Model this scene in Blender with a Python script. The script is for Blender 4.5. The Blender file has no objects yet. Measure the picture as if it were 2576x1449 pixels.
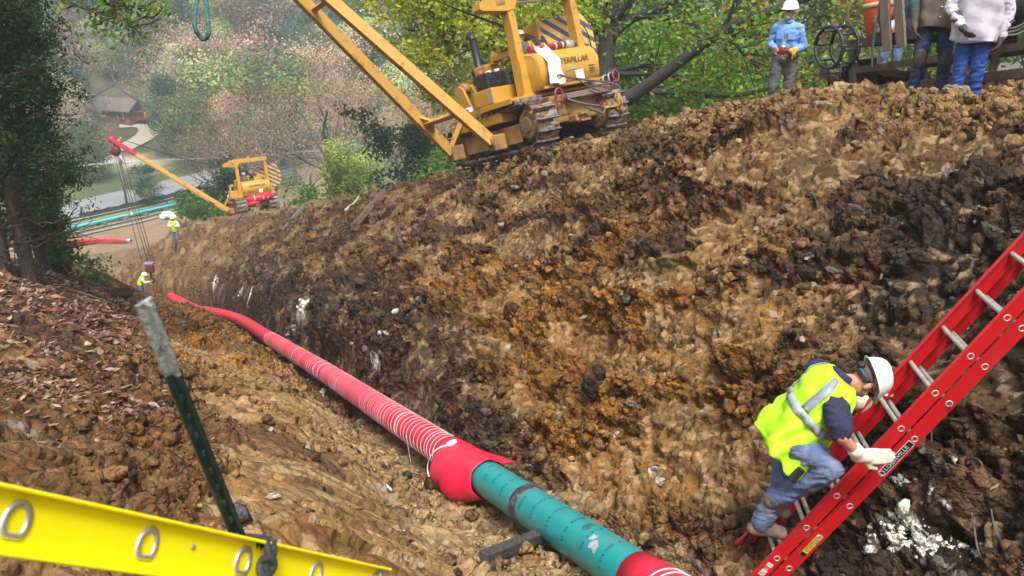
import bpy, bmesh, math, random
import numpy as np
from mathutils import Vector, Matrix, Quaternion

sc = bpy.context.scene
col = sc.collection
random.seed(7)
rng = np.random.default_rng(7)
R = math.radians

# ---------------------------------------------------------------- camera, sky, sun, exposure
PITCH = R(22.0)
cd = bpy.data.cameras.new('camera')
cam = bpy.data.objects.new('camera', cd)
col.objects.link(cam)
cam.location = (0, 0, 0)
cam.rotation_euler = (R(90) - PITCH, 0, 0)
cd.sensor_width = 36.0
cd.lens = 18.0 / math.tan(R(30))
cd.clip_start = 0.05
cd.clip_end = 3000
cd.dof.use_dof = True
cd.dof.focus_distance = 6.5
cd.dof.aperture_fstop = 5.6
sc.camera = cam

world = bpy.data.worlds.new('World')
sc.world = world
world.use_nodes = True
wn = world.node_tree
for n in list(wn.nodes):
    wn.nodes.remove(n)
wo = wn.nodes.new('ShaderNodeOutputWorld')
bg = wn.nodes.new('ShaderNodeBackground')
sky = wn.nodes.new('ShaderNodeTexSky')
sky.sky_type = 'NISHITA'
sky.sun_disc = False
sky.sun_elevation = R(62)
sky.sun_rotation = R(172)
sky.air_density = 1.0
sky.dust_density = 6.0
hs = wn.nodes.new('ShaderNodeHueSaturation')       # cloud cover: the sky's light is nearly white
hs.inputs['Saturation'].default_value = 0.30
wn.links.new(sky.outputs[0], hs.inputs['Color'])
wn.links.new(hs.outputs[0], bg.inputs[0])
bg.inputs[1].default_value = 0.075
wn.links.new(bg.outputs[0], wo.inputs[0])

sl = bpy.data.lights.new('sun', 'SUN')
sl.energy = 1.5
sl.angle = R(16)
sl.color = (1.0, 0.97, 0.92)
sun = bpy.data.objects.new('sun', sl)
col.objects.link(sun)
SUN_AZ, SUN_EL = R(172), R(62)
sdir = Vector((math.sin(SUN_AZ) * math.cos(SUN_EL), math.cos(SUN_AZ) * math.cos(SUN_EL), math.sin(SUN_EL)))
sun.rotation_euler = sdir.to_track_quat('Z', 'Y').to_euler()

sc.view_settings.view_transform = 'Standard'
sc.view_settings.look = 'None'
sc.view_settings.exposure = 1.5
sc.view_settings.gamma = 1.0
sc.view_settings.use_curve_mapping = False
sc.render.engine = 'CYCLES'
sc.cycles.use_denoising = True
sc.cycles.max_bounces = 8
sc.cycles.diffuse_bounces = 3
sc.cycles.glossy_bounces = 3
sc.cycles.transmission_bounces = 4
sc.cycles.volume_bounces = 4
sc.cycles.caustics_reflective = False
sc.cycles.caustics_refractive = False

# ---------------------------------------------------------------- helpers
FPX = 886.8
CP, SP = math.cos(PITCH), math.sin(PITCH)


def at(u, v, d):
    """the point d metres deep that is seen at (u, v) of a 1024 x 576 picture"""
    xc, yc = (u - 512) / FPX, (288 - v) / FPX
    return Vector((xc * d, (CP + yc * SP) * d, (-SP + yc * CP) * d))


K = 1024 / 2576.0


def D(x, y, d):
    return at(x * K, y * K, d)


def tag(o, label=None, cat=None, group=None, kind=None):
    if label: o['label'] = label
    if cat: o['category'] = cat
    if group: o['group'] = group
    if kind: o['kind'] = kind
    return o


def empty(name, loc=(0, 0, 0), parent=None):
    o = bpy.data.objects.new(name, None)
    col.objects.link(o)
    o.location = loc
    o.empty_display_size = 0.2
    if parent: o.parent = parent
    return o


def link(name, me, parent=None, mat=None):
    o = bpy.data.objects.new(name, me)
    col.objects.link(o)
    if mat is not None and not me.materials:
        me.materials.append(mat)
    if parent is not None:
        o.parent = parent
    return o


def np_mesh(name, V, Fc, colors=None, smooth=False, corner_cols=None):
    """V (n,3), Fc (m,k) with uniform k"""
    V = np.ascontiguousarray(V, np.float32)
    Fc = np.ascontiguousarray(Fc, np.int32)
    m, k = Fc.shape
    me = bpy.data.meshes.new(name)
    me.vertices.add(len(V))
    me.vertices.foreach_set('co', V.ravel())
    me.loops.add(m * k)
    me.loops.foreach_set('vertex_index', Fc.ravel())
    me.polygons.add(m)
    me.polygons.foreach_set('loop_start', np.arange(m, dtype=np.int32) * k)
    me.polygons.foreach_set('loop_total', np.full(m, k, np.int32))
    if smooth:
        me.polygons.foreach_set('use_smooth', np.ones(m, bool))
    if colors is not None:
        c = np.ones((len(V), 4), np.float32)
        c[:, :colors.shape[1]] = colors
        a = me.color_attributes.new('Col', 'FLOAT_COLOR', 'POINT')
        a.data.foreach_set('color', c.ravel())
    me.update(calc_edges=True)
    me.validate()
    return me


class MB:
    """collects boxes, tubes, lathes ... and builds ONE mesh object"""

    def __init__(s):
        s.v, s.f, s.sm = [], [], []

    def add(s, vs, fs, smooth=False, M=None):
        o = len(s.v)
        for p in vs:
            p = Vector(p)
            s.v.append(tuple(M @ p) if M is not None else tuple(p))
        for f in fs:
            s.f.append([i + o for i in f])
            s.sm.append(smooth)
        return s

    def box(s, c, d, M=None, rot=None, bev=0.0):
        x, y, z = d[0] / 2, d[1] / 2, d[2] / 2
        T = Matrix.Translation(c)
        if rot is not None: T = T @ rot
        if M is not None: T = M @ T
        if bev <= 0:
            vs = [(sx * x, sy * y, sz * z) for sz in (-1, 1) for sy in (-1, 1) for sx in (-1, 1)]
            fs = [(0, 2, 3, 1), (4, 5, 7, 6), (0, 1, 5, 4), (2, 6, 7, 3), (0, 4, 6, 2), (1, 3, 7, 5)]
            return s.add(vs, fs, False, T)
        bm = bmesh.new()
        bmesh.ops.create_cube(bm, size=1.0)
        bmesh.ops.scale(bm, vec=d, verts=bm.verts)
        bmesh.ops.bevel(bm, geom=bm.edges[:], offset=bev, segments=2, profile=0.5, affect='EDGES')
        bm.verts.index_update()
        s.add([v.co.copy() for v in bm.verts], [[v.index for v in f.verts] for f in bm.faces], False, T)
        bm.free()
        return s

    def beam(s, p, q, w, h, up=(0, 0, 1), bev=0.0, ext=0.0):
        """a box from p to q, w across, h along up"""
        p, q = Vector(p), Vector(q)
        y = (q - p).normalized()
        u = Vector(up)
        x = y.cross(u).normalized()
        z = x.cross(y)
        Mx = Matrix((x, y, z)).transposed().to_4x4()
        return s.box((p + q) / 2, (w, (q - p).length + ext, h), rot=Mx, bev=bev)

    def tube(s, pts, r, n=8, caps=True, smooth=True):
        pts = [Vector(p) for p in pts]
        rs = r if isinstance(r, (list, tuple)) else [r] * len(pts)
        o = len(s.v)
        prev = None
        for i, p in enumerate(pts):
            t = (pts[min(i + 1, len(pts) - 1)] - pts[max(i - 1, 0)])
            t = t.normalized() if t.length > 1e-9 else Vector((0, 0, 1))
            if prev is None:
                a = Vector((0, 0, 1)) if abs(t.z) < 0.9 else Vector((1, 0, 0))
                x = t.cross(a).normalized()
            else:
                x = (prev - t * prev.dot(t))
                x = x.normalized() if x.length > 1e-6 else t.orthogonal().normalized()
            prev = x
            y = t.cross(x)
            for k in range(n):
                a = 2 * math.pi * k / n
                s.v.append(tuple(p + (x * math.cos(a) + y * math.sin(a)) * rs[i]))
        for i in range(len(pts) - 1):
            for k in range(n):
                a, b = o + i * n + k, o + i * n + (k + 1) % n
                s.f.append([a, b, b + n, a + n]); s.sm.append(smooth)
        if caps:
            s.f.append([o + k for k in range(n)][::-1]); s.sm.append(False)
            e = o + (len(pts) - 1) * n
            s.f.append([e + k for k in range(n)]); s.sm.append(False)
        return s

    def lathe(s, prof, n=20, M=None, smooth=True, closed=False):
        """prof: [(r, z)] round the local z axis"""
        o = len(s.v)
        for r, z in prof:
            for k in range(n):
                a = 2 * math.pi * k / n
                p = Vector((r * math.cos(a), r * math.sin(a), z))
                s.v.append(tuple(M @ p) if M is not None else tuple(p))
        m = len(prof)
        for i in range(m if closed else m - 1):
            for k in range(n):
                a, b = o + i * n + k, o + i * n + (k + 1) % n
                j = ((i + 1) % m) * n
                s.f.append([a, b, o + j + (k + 1) % n, o + j + k]); s.sm.append(smooth)
        return s

    def torus(s, M, R_, r, n=28, m=8):
        return s.lathe([(R_ + r * math.cos(2 * math.pi * i / m), r * math.sin(2 * math.pi * i / m)) for i in range(m)], n, M, True, True)

    def prism(s, poly, t, M=None):
        """polygon in local xz, extruded +-t/2 along y"""
        n = len(poly)
        vs = [(x, -t / 2, z) for x, z in poly] + [(x, t / 2, z) for x, z in poly]
        fs = [list(range(n)), list(range(2 * n - 1, n - 1, -1))]
        fs += [[i, i + n, (i + 1) % n + n, (i + 1) % n] for i in range(n)]
        return s.add(vs, fs, False, M)

    def build(s, name, mat, parent=None, cache=None):
        me = bpy.data.meshes.new(name)
        me.from_pydata(s.v, [], s.f)
        me.polygons.foreach_set('use_smooth', s.sm)
        bm = bmesh.new(); bm.from_mesh(me)
        bmesh.ops.recalc_face_normals(bm, faces=bm.faces[:])
        bm.to_mesh(me); bm.free()
        me.materials.append(mat)
        return link(name, me, parent)


def frame(x, y, z, o=(0, 0, 0)):
    M = Matrix((Vector(x), Vector(y), Vector(z))).transposed().to_4x4()
    M.translation = Vector(o)
    return M


def zframe(z, o):
    z = Vector(z).normalized()
    x = z.orthogonal().normalized()
    return frame(x, z.cross(x), z, o)


def copy_tree(o, parent=None):
    c = o.copy()
    col.objects.link(c)
    if parent: c.parent = parent
    for ch in list(o.children):
        copy_tree(ch, c)
    return c


def curve_pts(pts, n):
    """Catmull-Rom through pts"""
    P = [Vector(p) for p in pts]
    P = [P[0] * 2 - P[1]] + P + [P[-1] * 2 - P[-2]]
    out = []
    m = len(P) - 3
    for i in range(m):
        for k in range(n):
            t = k / n
            a, b, c, d = P[i], P[i + 1], P[i + 2], P[i + 3]
            out.append(0.5 * (2 * b + (c - a) * t + (2 * a - 5 * b + 4 * c - d) * t * t + (3 * b - 3 * c + d - a) * t ** 3))
    out.append(P[-2])
    return out


# ---------------------------------------------------------------- materials
def nodes_of(name):
    m = bpy.data.materials.new(name)
    m.use_nodes = True
    return m, m.node_tree, m.node_tree.nodes['Principled BSDF']


def pmat(name, c1, c2=None, scale=6.0, lo=0.45, hi=0.65, rough=0.6, metal=0.0, bump=0.0, bscale=60.0, detail=6, spec=0.5, stretch=None, c3=None, scale3=1.5, lo3=.55, hi3=.7, sheen=0):
    """painted / worn surface: c1 broken by patches of c2 (dirt, rust, wear) and of c3"""
    m, nt, b = nodes_of(name)
    b.inputs['Roughness'].default_value = rough
    b.inputs['Metallic'].default_value = metal
    b.inputs['Specular IOR Level'].default_value = spec
    if sheen: b.inputs['Sheen Weight'].default_value = sheen
    tc = nt.nodes.new('ShaderNodeTexCoord')
    src = tc.outputs['Object']
    if stretch:
        mp = nt.nodes.new('ShaderNodeMapping')
        mp.inputs['Scale'].default_value = stretch
        nt.links.new(src, mp.inputs[0])
        src = mp.outputs[0]
    last = None
    b.inputs['Base Color'].default_value = (*c1, 1)

    def patch(cin, cc, sca, l, h):
        nz = nt.nodes.new('ShaderNodeTexNoise')
        nz.inputs['Scale'].default_value = sca
        nz.inputs['Detail'].default_value = detail
        nz.inputs['Roughness'].default_value = 0.65
        nt.links.new(src, nz.inputs['Vector'])
        mr = nt.nodes.new('ShaderNodeMapRange')
        mr.inputs['From Min'].default_value = l
        mr.inputs['From Max'].default_value = h
        nt.links.new(nz.outputs['Fac'], mr.inputs['Value'])
        mx = nt.nodes.new('ShaderNodeMix')
        mx.data_type = 'RGBA'
        nt.links.new(mr.outputs[0], mx.inputs['Factor'])
        if cin is None: mx.inputs['A'].default_value = (*c1, 1)
        else: nt.links.new(cin, mx.inputs['A'])
        mx.inputs['B'].default_value = (*cc, 1)
        return mx.outputs['Result']
    if c2 is not None: last = patch(last, c2, scale, lo, hi)
    if c3 is not None: last = patch(last, c3, scale3, lo3, hi3)
    if last is not None: nt.links.new(last, b.inputs['Base Color'])
    if bump > 0:
        nz = nt.nodes.new('ShaderNodeTexNoise')
        nz.inputs['Scale'].default_value = bscale
        nz.inputs['Detail'].default_value = 5
        nt.links.new(src, nz.inputs['Vector'])
        bp = nt.nodes.new('ShaderNodeBump')
        bp.inputs['Strength'].default_value = bump
        bp.inputs['Distance'].default_value = 0.02
        nt.links.new(nz.outputs['Fac'], bp.inputs['Height'])
        nt.links.new(bp.outputs[0], b.inputs['Normal'])
    return m


def vcol_mat(name, rough=0.9, var=0.0, vscale=30, bump=0.0, bscale=60, translucent=0.0, spec=0.3, bscale2=None):
    """base colour from the mesh's own colours, broken by fine noise"""
    m, nt, b = nodes_of(name)
    b.inputs['Roughness'].default_value = rough
    b.inputs['Specular IOR Level'].default_value = spec
    at_ = nt.nodes.new('ShaderNodeVertexColor')
    at_.layer_name = 'Col'
    c = at_.outputs['Color']
    tc = nt.nodes.new('ShaderNodeTexCoord')
    if var > 0:
        nz = nt.nodes.new('ShaderNodeTexNoise')
        nz.inputs['Scale'].default_value = vscale
        nz.inputs['Detail'].default_value = 8
        nz.inputs['Roughness'].default_value = 0.7
        nt.links.new(tc.outputs['Object'], nz.inputs['Vector'])
        mr = nt.nodes.new('ShaderNodeMapRange')
        mr.inputs['From Min'].default_value = 0.3
        mr.inputs['From Max'].default_value = 0.7
        mr.inputs['To Min'].default_value = 1 - var
        mr.inputs['To Max'].default_value = 1 + var
        nt.links.new(nz.outputs['Fac'], mr.inputs['Value'])
        mx = nt.nodes.new('ShaderNodeMix')
        mx.data_type = 'RGBA'
        mx.blend_type = 'MULTIPLY'
        mx.inputs['Factor'].default_value = 1
        nt.links.new(c, mx.inputs['A'])
        nt.links.new(mr.outputs[0], mx.inputs['B'])
        c = mx.outputs['Result']
    nt.links.new(c, b.inputs['Base Color'])
    if bump > 0:
        nz = nt.nodes.new('ShaderNodeTexNoise')
        nz.inputs['Scale'].default_value = bscale
        nz.inputs['Detail'].default_value = 8
        nz.inputs['Roughness'].default_value = 0.72
        nt.links.new(tc.outputs['Object'], nz.inputs['Vector'])
        bp = nt.nodes.new('ShaderNodeBump')
        bp.inputs['Strength'].default_value = bump
        bp.inputs['Distance'].default_value = 0.03
        nt.links.new(nz.outputs['Fac'], bp.inputs['Height'])
        nt.links.new(bp.outputs[0], b.inputs['Normal'])
    if translucent > 0:
        tr = nt.nodes.new('ShaderNodeBsdfTranslucent')
        nt.links.new(c, tr.inputs['Color'])
        ms = nt.nodes.new('ShaderNodeMixShader')
        ms.inputs[0].default_value = translucent
        nt.links.new(b.outputs[0], ms.inputs[1])
        nt.links.new(tr.outputs[0], ms.inputs[2])
        nt.links.new(ms.outputs[0], nt.nodes['Material Output'].inputs['Surface'])
    return m


def soil_mat(name, bump=1.0, k=1.0, var=.34):
    """earth: the mesh's own colour, each crumb with a tone of its own, crumbly relief"""
    m, nt, b = nodes_of(name)
    N, L = nt.nodes, nt.links
    b.inputs['Roughness'].default_value = .9
    b.inputs['Specular IOR Level'].default_value = .25
    vc = N.new('ShaderNodeVertexColor'); vc.layer_name = 'Col'
    tc = N.new('ShaderNodeTexCoord')
    nz = N.new('ShaderNodeTexNoise'); nz.inputs['Scale'].default_value = 14 * k; nz.inputs['Detail'].default_value = 4
    L.new(tc.outputs['Object'], nz.inputs['Vector'])
    ad = N.new('ShaderNodeVectorMath'); ad.operation = 'MULTIPLY_ADD'
    ad.inputs[1].default_value = (.045 / k,) * 3
    L.new(nz.outputs['Color'], ad.inputs[0]); L.new(tc.outputs['Object'], ad.inputs[2])
    fm = N.new('ShaderNodeMapRange'); fm.inputs['To Min'].default_value = .48     # smeared clay is smoother than crumbled soil
    L.new(vc.outputs['Alpha'], fm.inputs['Value']); amt_in = fm.outputs[0]
    cur, hts = vc.outputs['Color'], []
    for scale, amt, bw in ((11 * k, var * .7, 1.3), (30 * k, var * .8, .6), (90 * k, var * .6, .22)):
        vo = N.new('ShaderNodeTexVoronoi'); vo.inputs['Scale'].default_value = scale
        L.new(ad.outputs[0], vo.inputs['Vector'])
        sp = N.new('ShaderNodeSeparateColor'); L.new(vo.outputs['Color'], sp.inputs[0])
        mr = N.new('ShaderNodeMapRange'); mr.inputs['To Min'].default_value = 1 - amt; mr.inputs['To Max'].default_value = 1 + amt
        L.new(sp.outputs[0], mr.inputs['Value'])
        mx = N.new('ShaderNodeMix'); mx.data_type = 'RGBA'; mx.blend_type = 'MULTIPLY'
        L.new(amt_in, mx.inputs['Factor'])
        L.new(cur, mx.inputs['A']); L.new(mr.outputs[0], mx.inputs['B']); cur = mx.outputs['Result']
        h = N.new('ShaderNodeMath'); h.operation = 'MULTIPLY_ADD'
        h.inputs[1].default_value = -bw * 1.3 * 17 * k / scale * 1.4
        L.new(vo.outputs['Distance'], h.inputs[0])
        mh = N.new('ShaderNodeMath'); mh.operation = 'MULTIPLY'; mh.inputs[1].default_value = bw * .8
        L.new(sp.outputs[1], mh.inputs[0]); L.new(mh.outputs[0], h.inputs[2])
        hts.append(h.outputs[0])
    a = N.new('ShaderNodeMath'); L.new(hts[0], a.inputs[0]); L.new(hts[1], a.inputs[1])
    a2 = N.new('ShaderNodeMath'); L.new(a.outputs[0], a2.inputs[0]); L.new(hts[2], a2.inputs[1])
    bp = N.new('ShaderNodeBump'); bp.inputs['Strength'].default_value = bump; bp.inputs['Distance'].default_value = .03 / k
    ms = N.new('ShaderNodeMath'); ms.operation = 'MULTIPLY'; ms.inputs[1].default_value = bump; L.new(amt_in, ms.inputs[0]); L.new(ms.outputs[0], bp.inputs['Strength'])
    L.new(a2.outputs[0], bp.inputs['Height']); L.new(bp.outputs[0], b.inputs['Normal'])
    L.new(cur, b.inputs['Base Color'])
    return m


# ---------------------------------------------------------------- noise (numpy)
def hsh(ix, iy, seed):
    h = (ix.astype(np.int64) * 374761393 + iy.astype(np.int64) * 668265263 + seed * 974711) & 0xFFFFFFFF
    h = ((h ^ (h >> 13)) * 1274126177) & 0xFFFFFFFF
    h = ((h ^ (h >> 15)) * 2246822519) & 0xFFFFFFFF
    return ((h ^ (h >> 16)) & 0xFFFFFF).astype(np.float32) / 16777216.0


def vnoise(x, y, seed=0):
    xi, yi = np.floor(x), np.floor(y)
    fx, fy = (x - xi).astype(np.float32), (y - yi).astype(np.float32)
    fx = fx * fx * fx * (fx * (fx * 6 - 15) + 10)
    fy = fy * fy * fy * (fy * (fy * 6 - 15) + 10)
    a, b = hsh(xi, yi, seed), hsh(xi + 1, yi, seed)
    c, d = hsh(xi, yi + 1, seed), hsh(xi + 1, yi + 1, seed)
    return (a + (b - a) * fx) * (1 - fy) + (c + (d - c) * fx) * fy


def fbm(x, y, seed=0, oct=4, gain=0.5):
    t, amp, tot = 0.0, 1.0, 0.0
    for o in range(oct):
        t = t + amp * vnoise(x * 2 ** o + 17.3 * o, y * 2 ** o - 9.1 * o, seed + o)
        tot += amp
        amp *= gain
    return t / tot        # 0..1


def facets(x, y, cell, seed):
    """broken lumps: Voronoi cells, each with its own level and tilt. returns level, tilt term, edge distance, id"""
    x, y = x / cell, y / cell
    xi, yi = np.floor(x), np.floor(y)
    f1 = np.full(x.shape, 9.0, np.float32); f2 = f1.copy()
    lev = np.zeros(x.shape, np.float32); til = lev.copy()
    for dx in (-1, 0, 1):
        for dy in (-1, 0, 1):
            cx, cy = xi + dx, yi + dy
            ox = (cx + hsh(cx, cy, seed) - x).astype(np.float32)
            oy = (cy + hsh(cx, cy, seed + 1) - y).astype(np.float32)
            d = ox * ox + oy * oy
            l = hsh(cx, cy, seed + 2)
            t = -(ox * (hsh(cx, cy, seed + 3) - .5) + oy * (hsh(cx, cy, seed + 4) - .5))
            near = d < f1
            f2 = np.where(near, f1, np.minimum(f2, d))
            lev = np.where(near, l, lev)
            til = np.where(near, t, til)
            f1 = np.where(near, d, f1)
    f1, f2 = np.sqrt(f1), np.sqrt(f2)
    return lev, til, f2 - f1, f1


def sstep(a, b, x):
    t = np.clip((x - a) / (b - a), 0, 1)
    return t * t * (3 - 2 * t)


# ---------------------------------------------------------------- terrain (macro form)
OX, OY, OZ = 0.07, 6.7, -4.78            # the pipe's weld; s runs down along the trench, w to its right


def to_sw(x, y):
    dx, dy = x - OX, y - OY
    return -.4 * dx + .9165 * dy, .9165 * dx + .4 * dy


def to_xy(s, w):
    return OX - .4 * s + .9165 * w, OY + .9165 * s + .4 * w


def wcen(s):
    t = np.clip(s, 22, 46) - 22
    return -.0085 * t * t


def zbase(s):
    return OZ - .332 * np.minimum(s, 78) - .05 * np.maximum(s - 78, 0) * (s < 90)


SK = np.array([-12, -3, 0, 3, 7, 12, 20, 35, 46, 54, 64.])
WK = np.array([-40, -14, -8, -5, -3.9, -2.74, -1.9, -1.4, -1.0, -.5, 0, .5, .72, 1.3, 1.7, 2.3, 3.0, 3.8, 4.6, 5.4, 6.7, 9, 12, 16, 28, 45])
HK = np.array([
 #  -40  -14   -8   -5  -3.9 -2.74 -1.9 -1.4  -1   -.5    0   .5   .72  1.3  1.7  2.3  3.0  3.8  4.6  5.4  6.7   9   12   16   28  45
 [4.5, 4.2, 3.2, 2.2, 1.75, 1.25, .95, .4, .0, -.22, -.30, -.28, -.22, -.08, .15, .8, 2.0, 2.7, 2.95, 3.05, 3.15, 3.1, 2.9, 2.3, 1.5, 0],
 [4.5, 4.2, 3.2, 2.2, 1.75, 1.15, .80, .35, .0, -.22, -.30, -.28, -.22, -.08, .15, .8, 2.0, 2.7, 2.95, 3.05, 3.2, 3.2, 2.9, 2.3, 1.5, 0],
 [4.5, 4.2, 3.3, 2.4, 1.80, 1.12, .75, .30, -.08, -.28, -.32, -.30, -.22, .10, .5, 1.2, 2.0, 2.55, 2.8, 2.95, 3.1, 3.15, 2.6, 2.0, 1.2, 0],
 [4.5, 4.2, 3.4, 2.6, 1.90, 1.15, .90, .64, .30, -.35, -.50, -.48, .30, .66, .88, 1.42, 2.2, 2.95, 3.4, 3.62, 3.72, 3.7, 2.6, 1.9, 1.2, 0],
 [4.5, 4.2, 3.4, 2.6, 1.90, 1.10, .84, .68, .45, -.45, -.60, -.52, .75, 1.15, 1.40, 1.85, 2.4, 3.02, 3.55, 3.84, 4.02, 4.0, 2.5, 1.6, 1.0, 0],
 [4.5, 4.2, 3.4, 2.6, 1.85, 1.0, .74, .60, .42, -.45, -.60, -.52, .85, 1.45, 1.78, 2.25, 2.75, 3.2, 3.55, 3.8, 4.05, 4.05, 2.8, 1.9, 1.7, 1],
 [4.5, 4.2, 3.4, 2.6, 1.85, 1.0, .60, .42, .22, -.45, -.60, -.52, .90, 1.5, 1.78, 2.25, 2.75, 3.3, 3.7, 3.85, 3.95, 3.95, 3.4, 3.1, 3.1, 3],
 [4.5, 4.2, 3.4, 2.6, 1.85, 1.0, .52, .32, .12, -.35, -.50, -.45, .95, 1.55, 1.85, 2.4, 3.0, 3.55, 3.85, 3.95, 4.0, 4.1, 4.3, 4.4, 4.8, 5],
 [4.5, 4.0, 3.2, 2.4, 1.7, .8, .5, .3, .1, -.1, -.3, .0, 1.0, 1.6, 1.95, 2.6, 3.4, 4.0, 4.3, 4.4, 4.4, 4.5, 4.7, 5.0, 5.5, 6],
 [4.0, 3.6, 3.1, 2.8, 2.6, 2.5, 2.5, 2.4, 2.4, 2.4, 2.4, 2.4, 2.5, 2.6, 2.7, 3.0, 3.5, 4.0, 4.2, 4.3, 4.4, 4.5, 4.7, 5.0, 5.5, 6],
 [3.6, 3.3, 3.2, 3.2, 3.2, 3.2, 3.2, 3.2, 3.2, 3.2, 3.2, 3.2, 3.2, 3.2, 3.2, 3.3, 3.5, 3.8, 4.0, 4.1, 4.2, 4.4, 4.7, 5.0, 5.5, 6],
])


def hprof(s, w):
    """height above the pipe's line, bilinear in the table of cross-sections, corners eased"""
    s = np.clip(s, SK[0], SK[-1] - 1e-4)
    i = np.clip(np.searchsorted(SK, s, side='right') - 1, 0, len(SK) - 2)
    t = (s - SK[i]) / (SK[i + 1] - SK[i])
    t = t * t * (3 - 2 * t) * .5 + t * .5

    def lk(ww):
        ww = np.clip(ww, WK[0], WK[-1] - 1e-4)
        j = np.clip(np.searchsorted(WK, ww, side='right') - 1, 0, len(WK) - 2)
        q = (ww - WK[j]) / (WK[j + 1] - WK[j])
        a = HK[i, j] * (1 - q) + HK[i, j + 1] * q
        b = HK[i + 1, j] * (1 - q) + HK[i + 1, j + 1] * q
        return a * (1 - t) + b * t
    return .25 * lk(w - .07) + .5 * lk(w) + .25 * lk(w + .07)


VALLEY = -28.3


def H(x, y):
    x = np.asarray(x, float); y = np.asarray(y, float)
    s, w = to_sw(x, y)
    h = hprof(s, w - wcen(s))
    z1 = OZ - .332 * s + h + np.maximum(-s - 14, 0) * .05
    lo = VALLEY + .25 * sstep(20, 80, w) * 8 + .6 * (fbm(x / 40, y / 40, 5, 3) - .5)
    k = 1.6
    z = np.logaddexp(z1 / k, lo / k) * k
    z = z + .27 * np.maximum(s - 132 - 14 * (fbm(x / 60 + 7, y / 60, 9, 2) - .5), 0) * sstep(132, 160, s)
    z = np.where(z > 14, 14 + (z - 14) * .25, z)
    return z


def hit(u, v, d0=1.5, d1=420):
    """the first point of the ground seen at (u, v)"""
    ds = np.exp(np.linspace(math.log(d0), math.log(d1), 1500))
    r = at(u, v, 1.0)
    P = np.outer(ds, np.array(r))
    below = P[:, 2] < H(P[:, 0], P[:, 1])
    if not below.any():
        return Vector(P[-1])
    i = max(int(np.argmax(below)), 1)
    a, b = ds[i - 1], ds[i]
    for _ in range(25):
        m = (a + b) / 2
        p = r * m
        if p.z < float(H(p.x, p.y)): b = m
        else: a = m
    return r * b


def hitD(x, y): return hit(x * K, y * K)


def gz(x, y): return float(H(x, y))


def gnormal(x, y, e=.15):
    return Vector((-(gz(x + e, y) - gz(x - e, y)) / (2 * e), -(gz(x, y + e) - gz(x, y - e)) / (2 * e), 1)).normalized()
# ---------------------------------------------------------------- soil: fine form and colour
C_CHAR = np.array([.028, .019, .013]); C_DARK = np.array([.047, .028, .015]); C_BROWN = np.array([.105, .054, .021])
C_OCHRE = np.array([.225, .098, .019]); C_TAN = np.array([.215, .128, .049]); C_PALE = np.array([.36, .25, .13])
C_RUST = np.array([.17, .066, .018]); C_GREY = np.array([.19, .18, .165]); C_WHITE = np.array([.78, .76, .66])
WHITE_SPOTS = []          # (s, w, radius) filled below from what the photograph shows
for (px_, py_, rr) in [(935, 915, .30), (905, 968, .26), (948, 880, .2), (742, 838, .5), (728, 868, .4), (760, 775, .5), (612, 735, .5), (640, 745, .45),
                       (545, 712, .5), (2338, 1378, .22), (2310, 1335, .10), (2355, 1425, .15), (2290, 1425, .10), (2205, 1395, .07), (2310, 1195, .04), (2290, 1235, .04), (2325, 1170, .04), (2420, 1180, .03),
                       (980, 840, .16), (1010, 800, .14), (820, 1000, .22), (700, 900, .3)]:
    p_ = hitD(px_, py_)
    s_, w_ = to_sw(p_.x, p_.y)
    b_ = float(w_ + .85 * hprof(np.array(s_), np.array(w_ - wcen(s_))))
    WHITE_SPOTS.append((s_, b_, rr * (.55 if py_ < 1100 else .9)))


def mixc(a, b, t):
    return a + (b - a) * t[:, None]


def rough_map(s, we):
    """how broken the ground is"""
    m = np.ones_like(s)
    m = m * (1 - .62 * sstep(.75, .35, np.abs(we + .15)) * sstep(9, 4, s))                # trench floor near: smeared clay
    m = m * (1 - .35 * sstep(-2.2, -2.6, we) * sstep(6, 2, s))
    m = m * (1 - .35 * sstep(-2.7, -4.2, we))                                              # litter on the left
    m = m * (1 - .35 * sstep(5.2, 6.2, we))                                                # bench top, driven over
    m = m * (1 - .78 * sstep(-.7, -1.0, we) * sstep(-2.5, -2.1, we) * sstep(8, 4, s))
    m = m * (1 - .45 * sstep(-1.2, -1.6, we) * sstep(-2.6, -2.0, we) * sstep(7, 3, s))
    return m


SOILX = {}


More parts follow.
